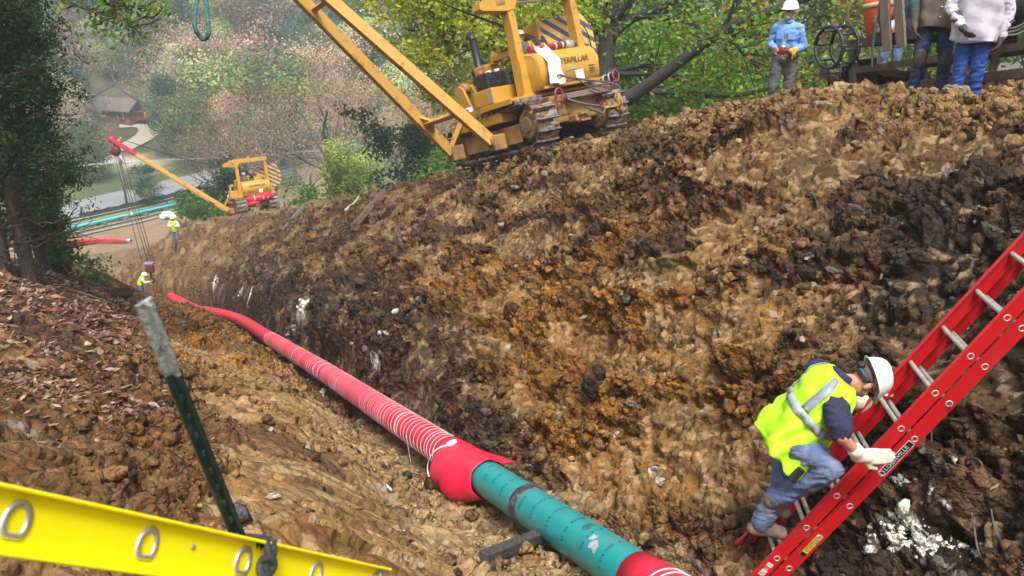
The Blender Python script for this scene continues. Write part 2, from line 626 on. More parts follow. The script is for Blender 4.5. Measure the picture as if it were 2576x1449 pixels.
def soil(x, y):
    """fine displacement along the normal (metres) and colour at plan positions x, y"""
    s, w = to_sw(x, y)
    we = w - wcen(s)
    h = hprof(s, we)
    a = s.astype(np.float32); b = (w + .85 * h).astype(np.float32)
    wx = (fbm(a * 1.7, b * 1.7, 21, 3) - .5) * .5; wy = (fbm(a * 1.7 + 50, b * 1.7, 22, 3) - .5) * .5
    a2, b2 = a + wx, b + wy
    r = rough_map(s, we)
    smear = sstep(.535, .565, fbm(a * .8 + 3 + wx, b * 1.5 + 8, 31, 3))                      # patches that the bucket smeared flat
    r = r * (1 - .78 * smear)
    SOILX['smear'] = smear
    SOILX['r'] = r
    d = (fbm(a * .55, b * .75, 40, 3) - .5) * .50 * (1 - .6 * sstep(1.9, 1.3, np.abs(we + 1.2)) * sstep(1, 4, s))
    l0, t0, e0, f0 = facets(a2 * .9, b2 * 1.1, .95, 50)
    d = d + ((l0 - .5) * .07 + t0 * .20) * r
    l1, t1, e1, f1 = facets(a2 * 1.05, b2, .40, 60)
    pr1 = sstep(.30, .60, l1)
    d = d + ((l1 - .4) * .06 + t1 * .17 + .08 * np.sqrt(np.clip(1 - (f1 / .62) ** 2, 0, 1)) * pr1 - .055 * sstep(.16, 0, e1)) * r
    l2, t2, e2, f2 = facets(a2 + .7 * wy, b2 - .5 * wx, .17, 70)
    d = d + ((l2 - .4) * .042 + t2 * .12 + .06 * np.sqrt(np.clip(1 - (f2 / .6) ** 2, 0, 1)) * (l2 > .4) - .035 * sstep(.2, 0, e2)) * (.12 + .88 * r)
    l3, t3, e3, f3 = facets(a2 - .4 * wy, b2 + .6 * wx, .075, 80)
    d = d + ((l3 - .4) * .026 + t3 * .07 + .03 * np.sqrt(np.clip(1 - (f3 / .6) ** 2, 0, 1)) * (l3 > .45)) * (.18 + .82 * r)
    l4, t4, e4, f4 = facets(a2, b2, .036, 90)
    d = d + ((l4 - .4) * .014 + t4 * .03) * (.2 + .8 * r)
    # ledges torn by bucket teeth, running across the slope
    l5, t5, e5, f5 = facets(a2 * 1.15, b2 * .55, .16, 140)            # torn clay flakes, lapping like scales
    l6, t6, e6, f6 = facets(a2 * .8, b2 * .8, .42, 150)
    d = d + ((l5 - .5) * .035 + t5 * .13 - .03 * sstep(.10, 0, e5) * (l5 > .35) + t6 * .16 - .04 * sstep(.06, 0, e6)) * smear
    # colour zones
    n1 = fbm(a * .9, b * .9, 101, 4); n2 = fbm(a * 2.6, b * 2.6, 111, 4); n3 = fbm(a * 9, b * 9, 121, 3)
    c = np.tile(C_BROWN, (len(s), 1))
    right = sstep(.5, 1.0, we)
    mid = right * sstep(3.4, 2.3, we + (n1 - .5) * 2.2) * sstep(-2.0, -.2, s + (n1 - .5) * 2) * sstep(11, 6, s + (n2 - .5) * 6)
    c = mixc(c, C_OCHRE, np.clip(mid * 1.1 * sstep(.30, .55, n1 * .6 + n2 * .4 + .08), 0, 1))
    left = sstep(-.6, -1.0, we)
    c = mixc(c, C_OCHRE, np.clip(left * sstep(-3.6, -2.4, we + (n1 - .5)) * sstep(.30, .48, n1), 0, 1) * .95)
    c = mixc(c, C_DARK, right * sstep(.46, .62, n2 * .5 + n1 * .5) * (1 - .75 * mid) * .9)
    c = mixc(c, C_DARK, left * sstep(.60, .76, n2) * .5 * sstep(-1.9, -2.6, we))
    lface = left * sstep(-2.7, -2.2, we + (n1 - .5) * .6) * sstep(9, 5, s)
    c = mixc(c, np.array([.245, .145, .056]), lface * sstep(.34, .5, fbm(a * 2.2, b * .8, 131, 3)) * .9)
    c = mixc(c, np.array([.22, .105, .025]), lface * sstep(.5, .62, n1) * .6)
    c = mixc(c, C_TAN, smear * (.30 + .70 * l5) * .75)
    floor = sstep(1.15, .6, np.abs(we + .25) + (n2 - .5) * .7) * sstep(8, 4, s)
    c = mixc(c, np.array([.30, .205, .10]), floor * (.65 + .35 * sstep(.4, .6, n2)))
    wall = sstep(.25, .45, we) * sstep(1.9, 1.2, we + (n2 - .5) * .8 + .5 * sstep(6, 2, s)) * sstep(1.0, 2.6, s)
    c = mixc(c, C_DARK * .8, wall * .85)  # dark soil, plus the shade of the hollow beside the pipe painted in
    char = sstep(.7, 1.2, we) * sstep(-.5, -1.9, s + (n1 - .5) * 2.2 - .45 * np.clip(we - 1.5, 0, 3))
    c = mixc(c, C_CHAR, char * (.45 + .5 * sstep(.35, .6, n2)))
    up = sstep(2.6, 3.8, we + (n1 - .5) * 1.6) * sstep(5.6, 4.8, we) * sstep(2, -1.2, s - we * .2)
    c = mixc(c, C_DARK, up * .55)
    bench = sstep(4.4, 5.4, we + (n2 - .5)) * sstep(-2.5, 0, s)
    c = mixc(c, C_TAN * 1.05, bench * (.55 + .4 * n2))
    farw = sstep(26, 44, s)
    c = mixc(c, np.array([.20, .135, .075]), farw * .45)
    c = mixc(c, np.array([.24, .13, .05]), sstep(30, 38, s) * sstep(3.0, 2.0, np.abs(we - 1)) * .6)
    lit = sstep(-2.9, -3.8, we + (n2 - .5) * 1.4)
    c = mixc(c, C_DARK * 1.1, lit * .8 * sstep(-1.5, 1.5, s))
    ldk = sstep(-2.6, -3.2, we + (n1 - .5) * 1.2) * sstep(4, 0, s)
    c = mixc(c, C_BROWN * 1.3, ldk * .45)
    # every lump has a tone of its own
    tone = 1 + (l1 - .5) * .30 + (l2 - .5) * .50 + (l3 - .5) * .50
    c = c * np.clip(tone, .35, 2)[:, None]
    c = mixc(c, C_TAN, ((l2 > .90) & (l3 > .3)).astype(float) * .55 * (1 - .6 * char))
    c = mixc(c, C_RUST, ((l2 < .10)).astype(float) * .5 * (1 - char))
    c = mixc(c, C_GREY, ((l3 > .98)).astype(float) * .5)
    c = mixc(c, C_PALE, smear * ((l3 > .75)).astype(float) * .5)
    for (ws, ww, wr) in WHITE_SPOTS:
        q = np.sqrt((s - ws) ** 2 + (b - ww) ** 2) / wr
        k = sstep(.95, .75, q + (n3 - .5) * 2.6 + (l3 - .5) * 1.5 + (n2 - .5) * .8)
        c = mixc(c, C_WHITE, k)
        d = d + k * .03
    # forest floor and far ground
    return d, c, s, we


# near ground: a fine sheet, finer towards the trench mouth
NR, NA = 1220, 610
_t = np.linspace(math.log(1.1), math.log(80), 4000)
_d = np.interp(np.exp(_t), [1, 2.5, 4, 5, 14, 30, 45, 80], [.35, .5, .9, 1.6, 1.5, .9, .5, .4])
_c = np.concatenate([[0], np.cumsum((_d[1:] + _d[:-1]) / 2)]); _c /= _c[-1]
rad = np.exp(np.interp(np.linspace(0, 1, NR), _c, _t))
ang = np.linspace(R(-38.5), R(47.0), NA)
RR, AA = np.meshgrid(rad, ang, indexing='ij')
X = (RR * np.sin(AA)).ravel(); Y = (RR * np.cos(AA)).ravel()
Z = H(X, Y)
e = .06
NX = -(H(X + e, Y) - H(X - e, Y)) / (2 * e); NY = -(H(X, Y + e) - H(X, Y - e)) / (2 * e)
nl = np.sqrt(NX ** 2 + NY ** 2 + 1)
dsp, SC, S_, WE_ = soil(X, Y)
SMEAR = SOILX['smear']
ROUGH = np.clip(SOILX['r'], 0, 1)
edge = sstep(0, .06, (AA.ravel() - ang[0])) * sstep(0, .06, ang[-1] - AA.ravel()) * sstep(80, 70, RR.ravel())
dsp = dsp * (.25 + .75 * edge)
fade = sstep(0, 1, 1 - sstep(60, 75, RR.ravel()))
V = np.stack([X + NX / nl * dsp, Y + NY / nl * dsp, Z + dsp / nl], 1)


def far_col(x, y):
    s, w = to_sw(x, y)
    n1 = fbm(x / 22, y / 22, 201, 4); n2 = fbm(x / 5, y / 5, 211, 3)
    c = np.tile(np.array([.075, .095, .035]), (len(x), 1))
    c = mixc(c, np.array([.16, .17, .07]), sstep(.42, .6, n1) * .8)
    c = mixc(c, np.array([.07, .055, .03]), sstep(118, 128, s) * .7)
    row = sstep(17, 13, np.abs(w + 8 - (s - 60) * .1) + (n2 - .5) * 5) * sstep(40, 48, s) * sstep(91, 87, s + (n2 - .5) * 3 - (w + 8) * .5)
    c = mixc(c, np.array([.24, .165, .10]), row)
    c = mixc(c, np.array([.27, .25, .22]), row * sstep(.52, .66, n1) * .8)
    gl = sstep(-3.6, -6, w) * sstep(44, 36, s)
    c = mixc(c, np.array([.06, .045, .028]), gl)
    br = sstep(3, 5, w) * sstep(10, 7, w) * sstep(60, 40, s)
    c = mixc(c, np.array([.22, .145, .075]), br)
    r2 = sstep(16, 11, np.abs(w - 66 + (s - 150) * .25) + (n2 - .5) * 6) * sstep(100, 112, s)
    c = mixc(c, np.array([.48, .30, .20]), r2)
    fl = sstep(118, 110, s) * sstep(6, 14, w) * sstep(70, 84, s)
    c = mixc(c, np.array([.30, .22, .15]), fl * sstep(.4, .6, n2) * .8)
    drv = sstep(3.2, 2.6, np.abs(w - (-6 + (s - 118) * -.55) + 3 * np.sin(s / 5))) * sstep(112, 116, s) * sstep(146, 142, s)
    c = mixc(c, np.array([.40, .34, .27]), drv)
    return c


bl = sstep(40, 62, RR.ravel())
out = np.clip(sstep(8.4, 10.5, WE_) + sstep(-5.5, -8, WE_), 0, 1) * sstep(3, 9, S_ + 10)
FC = far_col(X, Y)
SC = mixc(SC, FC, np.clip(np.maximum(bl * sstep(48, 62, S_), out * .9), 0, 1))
i, j = np.meshgrid(np.arange(NR - 1), np.arange(NA - 1), indexing='ij')
q0 = (i * NA + j).ravel()
quads = np.stack([q0, q0 + 1, q0 + NA + 1, q0 + NA], 1)
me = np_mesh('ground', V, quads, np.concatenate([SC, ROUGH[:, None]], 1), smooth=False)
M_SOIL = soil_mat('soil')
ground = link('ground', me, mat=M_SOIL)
tag(ground, 'brown and ochre dug clay of the hillside trench and its spoil banks', kind='structure')
GV = V.reshape(NR, NA, 3); GC = SC.reshape(NR, NA, 3)
GN = np.stack([NX / nl, NY / nl, 1 / nl], 1).reshape(NR, NA, 3)


def fine(x, y):
    """ground height with its lumps"""
    dd, _, _, _ = soil(np.array([x]), np.array([y]))
    return gz(x, y) + float(dd[0]) * .9


# wide ground: valley, opposite hill, and the land beside and behind the camera
r2_ = np.concatenate([np.linspace(0, 1.2, 3)[1:], np.exp(np.linspace(math.log(1.6), math.log(380), 200))])
NA2 = 260
a2_ = np.linspace(0, 2 * math.pi, NA2, endpoint=False)
R2, A2 = np.meshgrid(r2_, a2_, indexing='ij')
X2 = (R2 * np.sin(A2)).ravel(); Y2 = (R2 * np.cos(A2)).ravel()
Z2 = H(X2, Y2)
wrapA = ((A2.ravel() + math.pi) % (2 * math.pi)) - math.pi
inside = (wrapA > R(-36.8)) & (wrapA < R(45.3)) & (R2.ravel() > 1.25) & (R2.ravel() < 76)
Z2 = Z2 - np.where(inside, .9, 0.0) - .02
C2 = far_col(X2, Y2)
s2, w2 = to_sw(X2, Y2)
nearm = ((R2.ravel() < 60) & (w2 > -3.5) & (w2 < 9) & (s2 < 50)).astype(float)
_d2, _c2, _, _ = soil(X2, Y2)
C2 = mixc(C2, _c2, nearm)
Z2 = Z2 + np.where(nearm > 0, _d2 * .6, 0) * ~inside
n_r = len(r2_)
i, j = np.meshgrid(np.arange(n_r - 1), np.arange(NA2), indexing='ij')
qa = (i * NA2 + j).ravel(); qb = (i * NA2 + (j + 1) % NA2).ravel()
quads2 = np.stack([qa, qb, qb + NA2, qa + NA2], 1)
M_FAR = vcol_mat('far_ground', rough=.95, var=.3, vscale=.6, spec=.15)
hillside = link('hillside_terrain', np_mesh('hillside_terrain', np.stack([X2, Y2, Z2], 1), quads2, C2, smooth=True), mat=M_FAR)
tag(hillside, 'grassy valley floor with brown worked strip and wooded hillside beyond', kind='structure')

# ---------------------------------------------------------------- clods
def rock_shapes(sub, n, seed):
    out_ = []
    rg = np.random.default_rng(seed)
    for k in range(n):
        bm = bmesh.new()
        bmesh.ops.create_icosphere(bm, subdivisions=sub, radius=1.0)
        bm.verts.ensure_lookup_table()
        P = np.array([v.co[:] for v in bm.verts])
        # cut by random planes: angular lumps
        for _ in range(9):
            nrm = rg.normal(size=3); nrm /= np.linalg.norm(nrm)
            lim = rg.uniform(.5, .9)
            dd = P @ nrm
            P = P - np.outer(np.maximum(dd - lim, 0) * .92, nrm)
        P = P * (1 + rg.normal(size=(len(P), 1)) * .07)
        P = P * np.array([1, rg.uniform(.65, .95), rg.uniform(.5, .85)])
        Fc = np.array([[v.index for v in f.verts] for f in bm.faces])
        bm.free()
        out_.append((P, Fc))
    return out_


SH1 = rock_shapes(2, 10, 1)
SH0 = rock_shapes(1, 8, 2)


def rot_rand(n, rg):
    q = rg.normal(size=(n, 4)); q /= np.linalg.norm(q, axis=1, keepdims=True)
    w, x, y, z = q.T
    return np.stack([np.stack([1 - 2 * (y * y + z * z), 2 * (x * y - z * w), 2 * (x * z + y * w)], 1),
                     np.stack([2 * (x * y + z * w), 1 - 2 * (x * x + z * z), 2 * (y * z - x * w)], 1),
                     np.stack([2 * (x * z - y * w), 2 * (y * z + x * w), 1 - 2 * (x * x + y * y)], 1)], 1)


def scatter(name, idx, size, cols, shapes, sink=.25, rg=rng, mat=None, parent=None):
    P0 = GV.reshape(-1, 3)[idx] ; Nn = GN.reshape(-1, 3)[idx]
    Vs, Fs, Cs = [], [], []
    off = 0
    which = rg.integers(0, len(shapes), len(idx))
    for k, (SPt, SF) in enumerate(shapes):
        sel = np.where(which == k)[0]
        if not len(sel): continue
        Rm = rot_rand(len(sel), rg)
        pts = np.einsum('nij,vj->nvi', Rm, SPt) * size[sel][:, None, None]
        pts = pts + (P0[sel] + Nn[sel] * (size[sel] * sink)[:, None])[:, None, :]
        n = len(SPt)
        Vs.append(pts.reshape(-1, 3))
        Fs.append((SF[None] + (np.arange(len(sel)) * n)[:, None, None]).reshape(-1, 3) + off)
        Cs.append(np.repeat(cols[sel], n, 0))
        off += n * len(sel)
    o = link(name, np_mesh(name, np.concatenate(Vs), np.concatenate(Fs), np.concatenate(Cs)), parent, mat)
    return o


M_CLOD = soil_mat('clod', 1.0, 1.0, .3)
M_CLOD_UNIT = soil_mat('clod_unit', 1.0, .12, .3)
ok = ((WE_ > -3.4) & (WE_ < 8.6) & (S_ < 52) & (S_ > -9) & (RR.ravel() > 2.2)).astype(float)
ok *= np.where((WE_ > -1.0) & (WE_ < .8) & (S_ < 5), .25, 1) * np.where(WE_ < -2.9, .4, 1) * np.where((AA.ravel() < R(-36.5)) | (AA.ravel() > R(44)), 0, np.where(AA.ravel() > R(37.5), .35, 1))
ok *= np.where((WE_ > -2.4) & (WE_ < -.7) & (S_ < 9), .16, 1) * (1 - .85 * SMEAR)
ok *= .10 + sstep(.44, .6, fbm(S_ * 1.3, WE_ * 1.3, 333, 3))
ok = ok * np.where(RR.ravel() < 5, .4, 1) * np.where(WE_ < -2.3, .55, 1)
pr = ok / ok.sum()
r_all = RR.ravel()


def tone_cols(idx, n, grey=True):
    c = GC.reshape(-1, 3)[idx] * rng.uniform(.65, 1.6, (n, 1))
    t = rng.random(n)
    c = np.where(((t > .982) & grey)[:, None], C_GREY * rng.uniform(.4, .8, (n, 1)), c)
    c = np.where((t < .08)[:, None], C_TAN * rng.uniform(.5, 1.1, (n, 1)), c)
    return np.clip(c, .01, .85)


n = 42000
idx = rng.choice(len(pr), n, p=pr)
sz = np.clip(.0018 * r_all[idx] * (rng.pareto(2.0, n) + .7), .008, .10)
scatter('soil_crumbs', idx, sz, tone_cols(idx, n), SH0, .25, mat=M_CLOD, parent=ground)['kind'] = 'stuff'
n = 2200
idx = rng.choice(len(pr), n, p=pr)
sz = np.clip(.0045 * r_all[idx] * (rng.pareto(2.6, n) + .8), .03, .14)
scatter('soil_lumps', idx, sz, tone_cols(idx, n, False), SH1, .15, mat=M_CLOD, parent=ground)['kind'] = 'stuff'
# crumbly white lumps round the white patches
wh = np.zeros(len(S_))
B_ = WE_ + wcen(S_) + .85 * hprof(S_, WE_)
for (ws, ww, wr) in WHITE_SPOTS:
    q = np.sqrt((S_ - ws) ** 2 + (B_ - ww) ** 2) / wr
    wh += (q < 1.25) * (1.3 - q) / (1 + wr * 3)
wh /= wh.sum()
n = 800
idx = rng.choice(len(wh), n, p=wh)
sz = np.clip(.0016 * r_all[idx] * (rng.pareto(2.2, n) + .6), .008, .07)
scatter('white_lumps', idx, sz, C_WHITE * rng.uniform(.75, 1.05, (n, 1)), SH0, .25, mat=M_CLOD, parent=ground)['kind'] = 'stuff'
# the largest clods, one object each
clod_cols = [C_BROWN * .9, C_OCHRE * .9, C_DARK * 1.1, C_TAN * .8, C_BROWN * 1.3]
clod_me = []
for k, (P_, F_) in enumerate(SH1):
    me = np_mesh('soil_clod', P_, F_, np.tile(clod_cols[k % 5], (len(P_), 1)))
    me.materials.append(M_CLOD_UNIT)
    clod_me.append(me)
pr2 = ok * np.where(WE_ < -1, .6, 1) * (r_all < 30)
pr2 /= pr2.sum()
idx = rng.choice(len(pr2), 250, p=pr2)
for q in idx:
    p = GV.reshape(-1, 3)[q]; nn = GN.reshape(-1, 3)[q]
    r_ = float(np.clip(.0085 * r_all[q] * (rng.pareto(3.5) + .75), .04, .2))
    we = WE_[q]; ss = S_[q]
    dark = (ss < -1.2 and we > .7) or (ss > 5 and .4 < we < 1.6)  # dark clods to match the charcoal soil and the shade-painted wall
    me = clod_me[2 if dark and rng.random() < .8 else rng.integers(0, 10)]
    o = link('soil_clod', me, ground)
    o.location = p + nn * r_ * .1
    o.scale = (r_,) * 3
    o.rotation_euler = rng.uniform(0, 6.28, 3)
# ---------------------------------------------------------------- materials for made things
M_TEAL = pmat('teal_coating', (.010, .27, .275), (.14, .20, .15), 5, .60, .75, rough=.33, bump=.08, bscale=30, c3=(.03, .22, .20), scale3=2)
M_REDWRAP = pmat('red_wrap', (.70, .010, .05), (.60, .03, .06), 3, .5, .7, rough=.42, bump=.12, bscale=140, c3=(.55, .10, .07), scale3=1.3, lo3=.62, hi3=.8)
M_STRAP = pmat('strap_white', (.78, .72, .74), (.6, .5, .45), 9, rough=.5)
M_STRAPP = pmat('strap_dusty', (.66, .34, .40), (.6, .42, .42), 9, rough=.5)
M_WELD = pmat('weld_coating', (.035, .035, .05), (.14, .14, .17), 14, .5, .6, rough=.35, bump=.5, bscale=40)
M_INK = pmat('ink', (.012, .05, .05), rough=.6)
M_SCUFF = pmat('scuff', (.42, .42, .44), (.2, .22, .24), 20, rough=.6)
M_STEEL = pmat('bare_aluminium', (.60, .60, .62), (.35, .34, .32), 12, .5, .7, rough=.34, metal=.75)
M_DULLSTEEL = pmat('dull_aluminium', (.42, .40, .36), (.22, .17, .11), 10, .5, .68, rough=.55, metal=.35, bump=.15)
M_REDRAIL = pmat('red_fibreglass', (.46, .008, .012), (.20, .05, .035), 7, .60, .74, rough=.42, bump=.1, bscale=50, stretch=(1, 1, .5), c3=(.46, .03, .025), scale3=2.5)
M_YELRAIL = pmat('yellow_fibreglass', (.95, .86, .004), (.60, .48, .05), 16, .70, .84, rough=.36, bump=.05, bscale=30, c3=(.93, .80, .006), scale3=3)
M_POSTG = pmat('post_green', (.010, .034, .032), (.055, .06, .045), 22, .58, .7, rough=.45, metal=.2, bump=.25, bscale=80)
M_POSTW = pmat('post_white', (.30, .325, .33), (.13, .15, .14), 40, .44, .6, rough=.6, bump=.3, bscale=80)
M_ROPE = pmat('rope_charcoal', (.030, .031, .035), (.07, .07, .075), 60, rough=.9, bump=.6, bscale=150)
M_WIRE = pmat('wire_rope', (.16, .15, .14), (.07, .06, .05), 30, rough=.55, metal=.5, bump=.5, bscale=200)
M_WOOD = pmat('weathered_wood', (.175, .125, .085), (.075, .05, .033), 7, .42, .62, rough=.9, bump=.5, bscale=18, stretch=(4, .5, 4))
M_WOODG = pmat('grey_timber', (.20, .17, .135), (.10, .075, .05), 7, .42, .62, rough=.9, bump=.6, bscale=20, stretch=(5, .4, 5))
M_DARKWOOD = pmat('dark_timber', (.065, .062, .06), (.028, .026, .024), 8, .42, .62, rough=.8, bump=.5, bscale=22, stretch=(5, .4, 5))
M_WHITE = pmat('white_plastic', (.80, .80, .80), (.62, .60, .56), 8, .6, .75, rough=.4)
M_TAPE = pmat('white_tape', (.74, .74, .80), rough=.45)
M_BLACK = pmat('black_rubber', (.012, .012, .013), (.035, .03, .026), 9, rough=.6)


def text_mesh(name, txt, size, mat, space=1.0, align='CENTER', extrude=0.0):
    cu = bpy.data.curves.new(name, 'FONT')
    cu.body = txt; cu.size = size; cu.align_x = align; cu.align_y = 'CENTER' if align == 'CENTER' else 'TOP_BASELINE'
    cu.space_character = space; cu.extrude = extrude
    tmp = bpy.data.objects.new('lettering_tmp', cu)
    col.objects.link(tmp)
    bpy.context.view_layer.update()
    me = bpy.data.meshes.new_from_object(tmp.evaluated_get(bpy.context.evaluated_depsgraph_get()))
    bpy.data.objects.remove(tmp)
    bpy.data.curves.remove(cu)
    me.name = name
    me.materials.clear()
    me.materials.append(mat)
    return me


# ---------------------------------------------------------------- the pipeline
PR = .180


def pipe_c(s):
    """centre of the pipe at s"""
    w = float(wcen(s)) + .10 * float(sstep(20, 8, np.array(float(s))))
    x, y = to_xy(s, w)
    z = OZ - .332 * s - .085
    if s > 33: z += .11 * (s - 33) ** 1.15
    return Vector((x, y, z))


pipeline = empty('pipeline', pipe_c(0))
tag(pipeline, 'long teal steel pipe wrapped in red sheet, lying along the open trench', 'pipeline')
PB = pipe_c(0)


def run(s0, s1, step):
    n = max(2, int((s1 - s0) / step) + 1)
    return [pipe_c(s0 + (s1 - s0) * k / (n - 1)) - PB for k in range(n)]


MB().tube(run(-5.5, 4, .5), PR, 40).build('coated_pipe', M_TEAL, pipeline)
# red wrap down the hill, its diameter slightly uneven
pts = run(1.75, 37.5, .22)
rs = [PR + .012 + .002 * math.sin(k * 1.7) + .002 * math.sin(k * .61 + 1) for k in range(len(pts))]
MB().tube(pts, rs, 32).build('red_wrap', M_REDWRAP, pipeline)
pts = run(-5.5, -1.84, .22)
MB().tube(pts, PR + .010, 40).build('red_wrap', M_REDWRAP, pipeline)


def ring(s, rad_, th=.006, wd=.012, tilt=0.0):
    a = pipe_c(s - .05); b = pipe_c(s + .05)
    t = (b - a).normalized()
    t = (t + Vector((random.uniform(-1, 1), random.uniform(-1, 1), random.uniform(-1, 1))) * .05 + Vector((tilt, 0, 0))).normalized()
    M = zframe(t, (a + b) / 2 - PB)
    mb = MB()
    mb.lathe([(rad_, -wd / 2), (rad_ + th, -wd / 2), (rad_ + th, wd / 2), (rad_, wd / 2)], 36, M, True, True)
    return mb


s = 1.8
while s < 17:
    ring(s, PR + .012, .0045, .008).build('strap', M_STRAP if s < 4.5 else M_STRAPP, pipeline)
    if random.random() < .12:
        s += .035
    else:
        s += (.135 + random.uniform(-.035, .035)) * (1 if s < 4 else .85 if s < 9 else 1.5)
for s in (-2.20, -2.28, -2.36, -2.6, -2.8):
    ring(s, PR + .010, .007, .013, .25).build('strap', M_STRAP, pipeline)
# weld with its dark field coating
ax = (pipe_c(.3) - pipe_c(-.3)).normalized()
Mw = zframe(ax, pipe_c(0) - PB)
prof = [(PR - .01, -.075), (PR + .004, -.07), (PR + .007, -.03), (PR + .012, -.012), (PR + .012, .012), (PR + .007, .03), (PR + .004, .07), (PR - .01, .075)]
MB().lathe(prof, 40, Mw).build('weld_joint', M_WELD, pipeline)
# stains beside the weld
for k, (dx, sc_) in enumerate([(-.11, .03), (.10, .045)]):
    Mq = zframe(ax, pipe_c(0) - PB + ax * dx)
    MB().lathe([(PR + .0012, -sc_), (PR + .0014, sc_)], 40, Mq).build('primer_stain', pmat('primer_stain', (.05, .20, .17), (.02, .27, .24), 9, .42, .6, rough=.5), pipeline)


def on_pipe(s, phi, r):
    """phi: 0 = top, growing towards the camera side"""
    c = pipe_c(s) - PB
    t = (pipe_c(s + .1) - pipe_c(s - .1)).normalized()
    side = Vector((-t.y, t.x, 0)).normalized()
    if side.dot(-(PB)) < 0: side = -side
    upv = t.cross(side)
    if upv.z < 0: upv = -upv
    return c + (upv * math.cos(phi) + side * math.sin(phi)) * r


def pipe_text(txt, s, phi, size):
    me = text_mesh('lettering', txt, size, M_INK, 1.15, 'LEFT')
    for v in me.vertices:
        # letters run round the pipe, their feet towards the camera end
        v.co = on_pipe(s - v.co.y * 1.0, phi - v.co.x / PR, PR + .0022)
    o = link('lettering', me, pipeline)
    o['kind'] = 'stuff'
    return o


for s_, txt, ph in [(.74, 'WP', 1.05), (.54, 'GP-IA', .9), (.30, 'MADE IN USA', 1.25), (-.14, 'SMLS', 1.2), (-.38, 'API5LX52 PSL2', 1.35), (-.68, '12.14-1DRILL', 1.4), (-.98, '41.40  BPIPE', 1.35), (-1.28, '3M  2-5-12', 1.2), (-1.58, '2-3/4.500  41.40', 1.45), (.85, 'NR', .3)]:
    pipe_text(txt, s_, ph, .05)


def pipe_patch(s, phi, r, seed):
    rg = random.Random(seed)
    n = 11
    vs = [on_pipe(s, phi, PR + .002)]
    for k in range(n):
        a = 2 * math.pi * k / n
        q = r * rg.uniform(.5, 1.25)
        vs.append(on_pipe(s + q * math.cos(a), phi + q * math.sin(a) / PR, PR + .0016))
    return MB().add(vs, [[0, 1 + k, 1 + (k + 1) % n] for k in range(n)])


for s_, ph, r_, sd in [(-1.36, .42, .040, 1), (-1.44, .72, .055, 2), (-1.47, .80, .04, 3)]:
    pipe_patch(s_, ph, r_, sd).build('scuff_mark', M_SCUFF, pipeline)
pipe_patch(-1.18, .1, .05, 5).build('scuff_mark', pmat('dark_scuff', (.02, .12, .11), rough=.5), pipeline)

# loose red sheet hanging off the end of the wrap, one thing that can be pulled off
t_ax = (pipe_c(2.4) - pipe_c(1.2)).normalized()
side = Vector((-t_ax.y, t_ax.x, 0)).normalized()
if side.dot(-PB) < 0: side = -side
upv = t_ax.cross(side)
if upv.z < 0: upv = -upv
nS, nP = 18, 44
vs, fs = [], []
for i_ in range(nS):
    f = i_ / (nS - 1)
    s_ = .98 + 1.15 * f
    c = pipe_c(s_)
    for j_ in range(nP):
        q = j_ / (nP - 1)
        ph = -1.25 + q * (2 * math.pi - .35)          # from the far flap over the top and round underneath
        sag = max(0, math.sin((ph - .55) / 2.4 * math.pi)) if .55 < ph < 2.95 else 0
        bag = math.sin(min(1, f * 2.2) * math.pi / 2) * (1 - sstep(.62, 1.0, np.array(f)).item())
        r_ = PR + .020 + sag * .24 * bag * (.85 + .15 * math.sin(f * 9)) + .004 * math.sin(j_ * .9 + f * 7)
        if ph < -.95: r_ += (-.95 - ph) * .42 * (1 - f) + .008
        p = c + (upv * math.cos(ph) + side * math.sin(ph)) * r_
        if sag > 0: p += Vector((0, 0, -.08 * sag * bag))
        vs.append(p - PB)
for i_ in range(nS - 1):
    for j_ in range(nP - 1):
        a = i_ * nP + j_
        fs.append([a, a + 1, a + nP + 1, a + nP])
sleeve = MB().add(vs, fs, True).build('loose_sheet', M_REDWRAP)
sleeve.location = PB
md = sleeve.modifiers.new('thick', 'SOLIDIFY'); md.thickness = .010; md.offset = 1
tag(sleeve, 'loose smooth red sheet sagging under the pipe where the wrap ends', 'sheet')
# roll of tape on top, its tail and the strap end on the ground
c = on_pipe(1.88, .28, PR + .033) + PB
roll = MB().lathe([(.040, -.016), (.062, -.016), (.062, .016), (.040, .016)], 26, zframe((on_pipe(1.88, .28, 1) - on_pipe(1.88, .28, .5)), (0, 0, 0)), True, True).build('tape_roll', M_TAPE)
roll.location = c
tag(roll, 'roll of white strapping tape lying on top of the red wrap', 'tape roll')
tail = [on_pipe(1.9, .5, PR + .03) + PB]
for k in range(1, 9):
    ph = .5 + k * .28
    tail.append(on_pipe(1.9 - .02 * k, ph, PR + .035 +   .18 * max(0, math.sin((ph - .55) / 2.4 * math.pi))) + PB + Vector((0, 0, -.03 * (k > 4))))
g0 = hitD(1060, 1225); g1 = hitD(1015, 1228); g2 = hitD(968, 1222); g3 = hitD(985, 1243)
tail += [p + Vector((0, 0, .05)) for p in (g0, g1, g2, g3)]
tp = curve_pts(tail, 4)
vs, fs = [], []
for k, p in enumerate(tp):
    sidev = Vector((.3, .4, .8)).normalized() * .011
    vs += [p + sidev, p - sidev]
    if k: fs.append([2 * k - 2, 2 * k, 2 * k + 1, 2 * k - 1])
strip = MB().add(vs, fs).build('strap_tail', M_TAPE)
strip.modifiers.new('thick', 'SOLIDIFY').thickness = .002
tag(strip, 'loose white strap end trailing from the red sheet onto the trench floor', 'strap')
p0 = on_pipe(3.3, 1.4, PR + .012) + PB
strip2 = MB().tube(curve_pts([p0, p0 + Vector((.02, -.03, -.16)), p0 + Vector((.05, -.06, -.38))], 5), .004, 5).build('strap_tail', M_TAPE)
tag(strip2, 'short white strap end hanging straight down from the striped red wrap', 'strap')

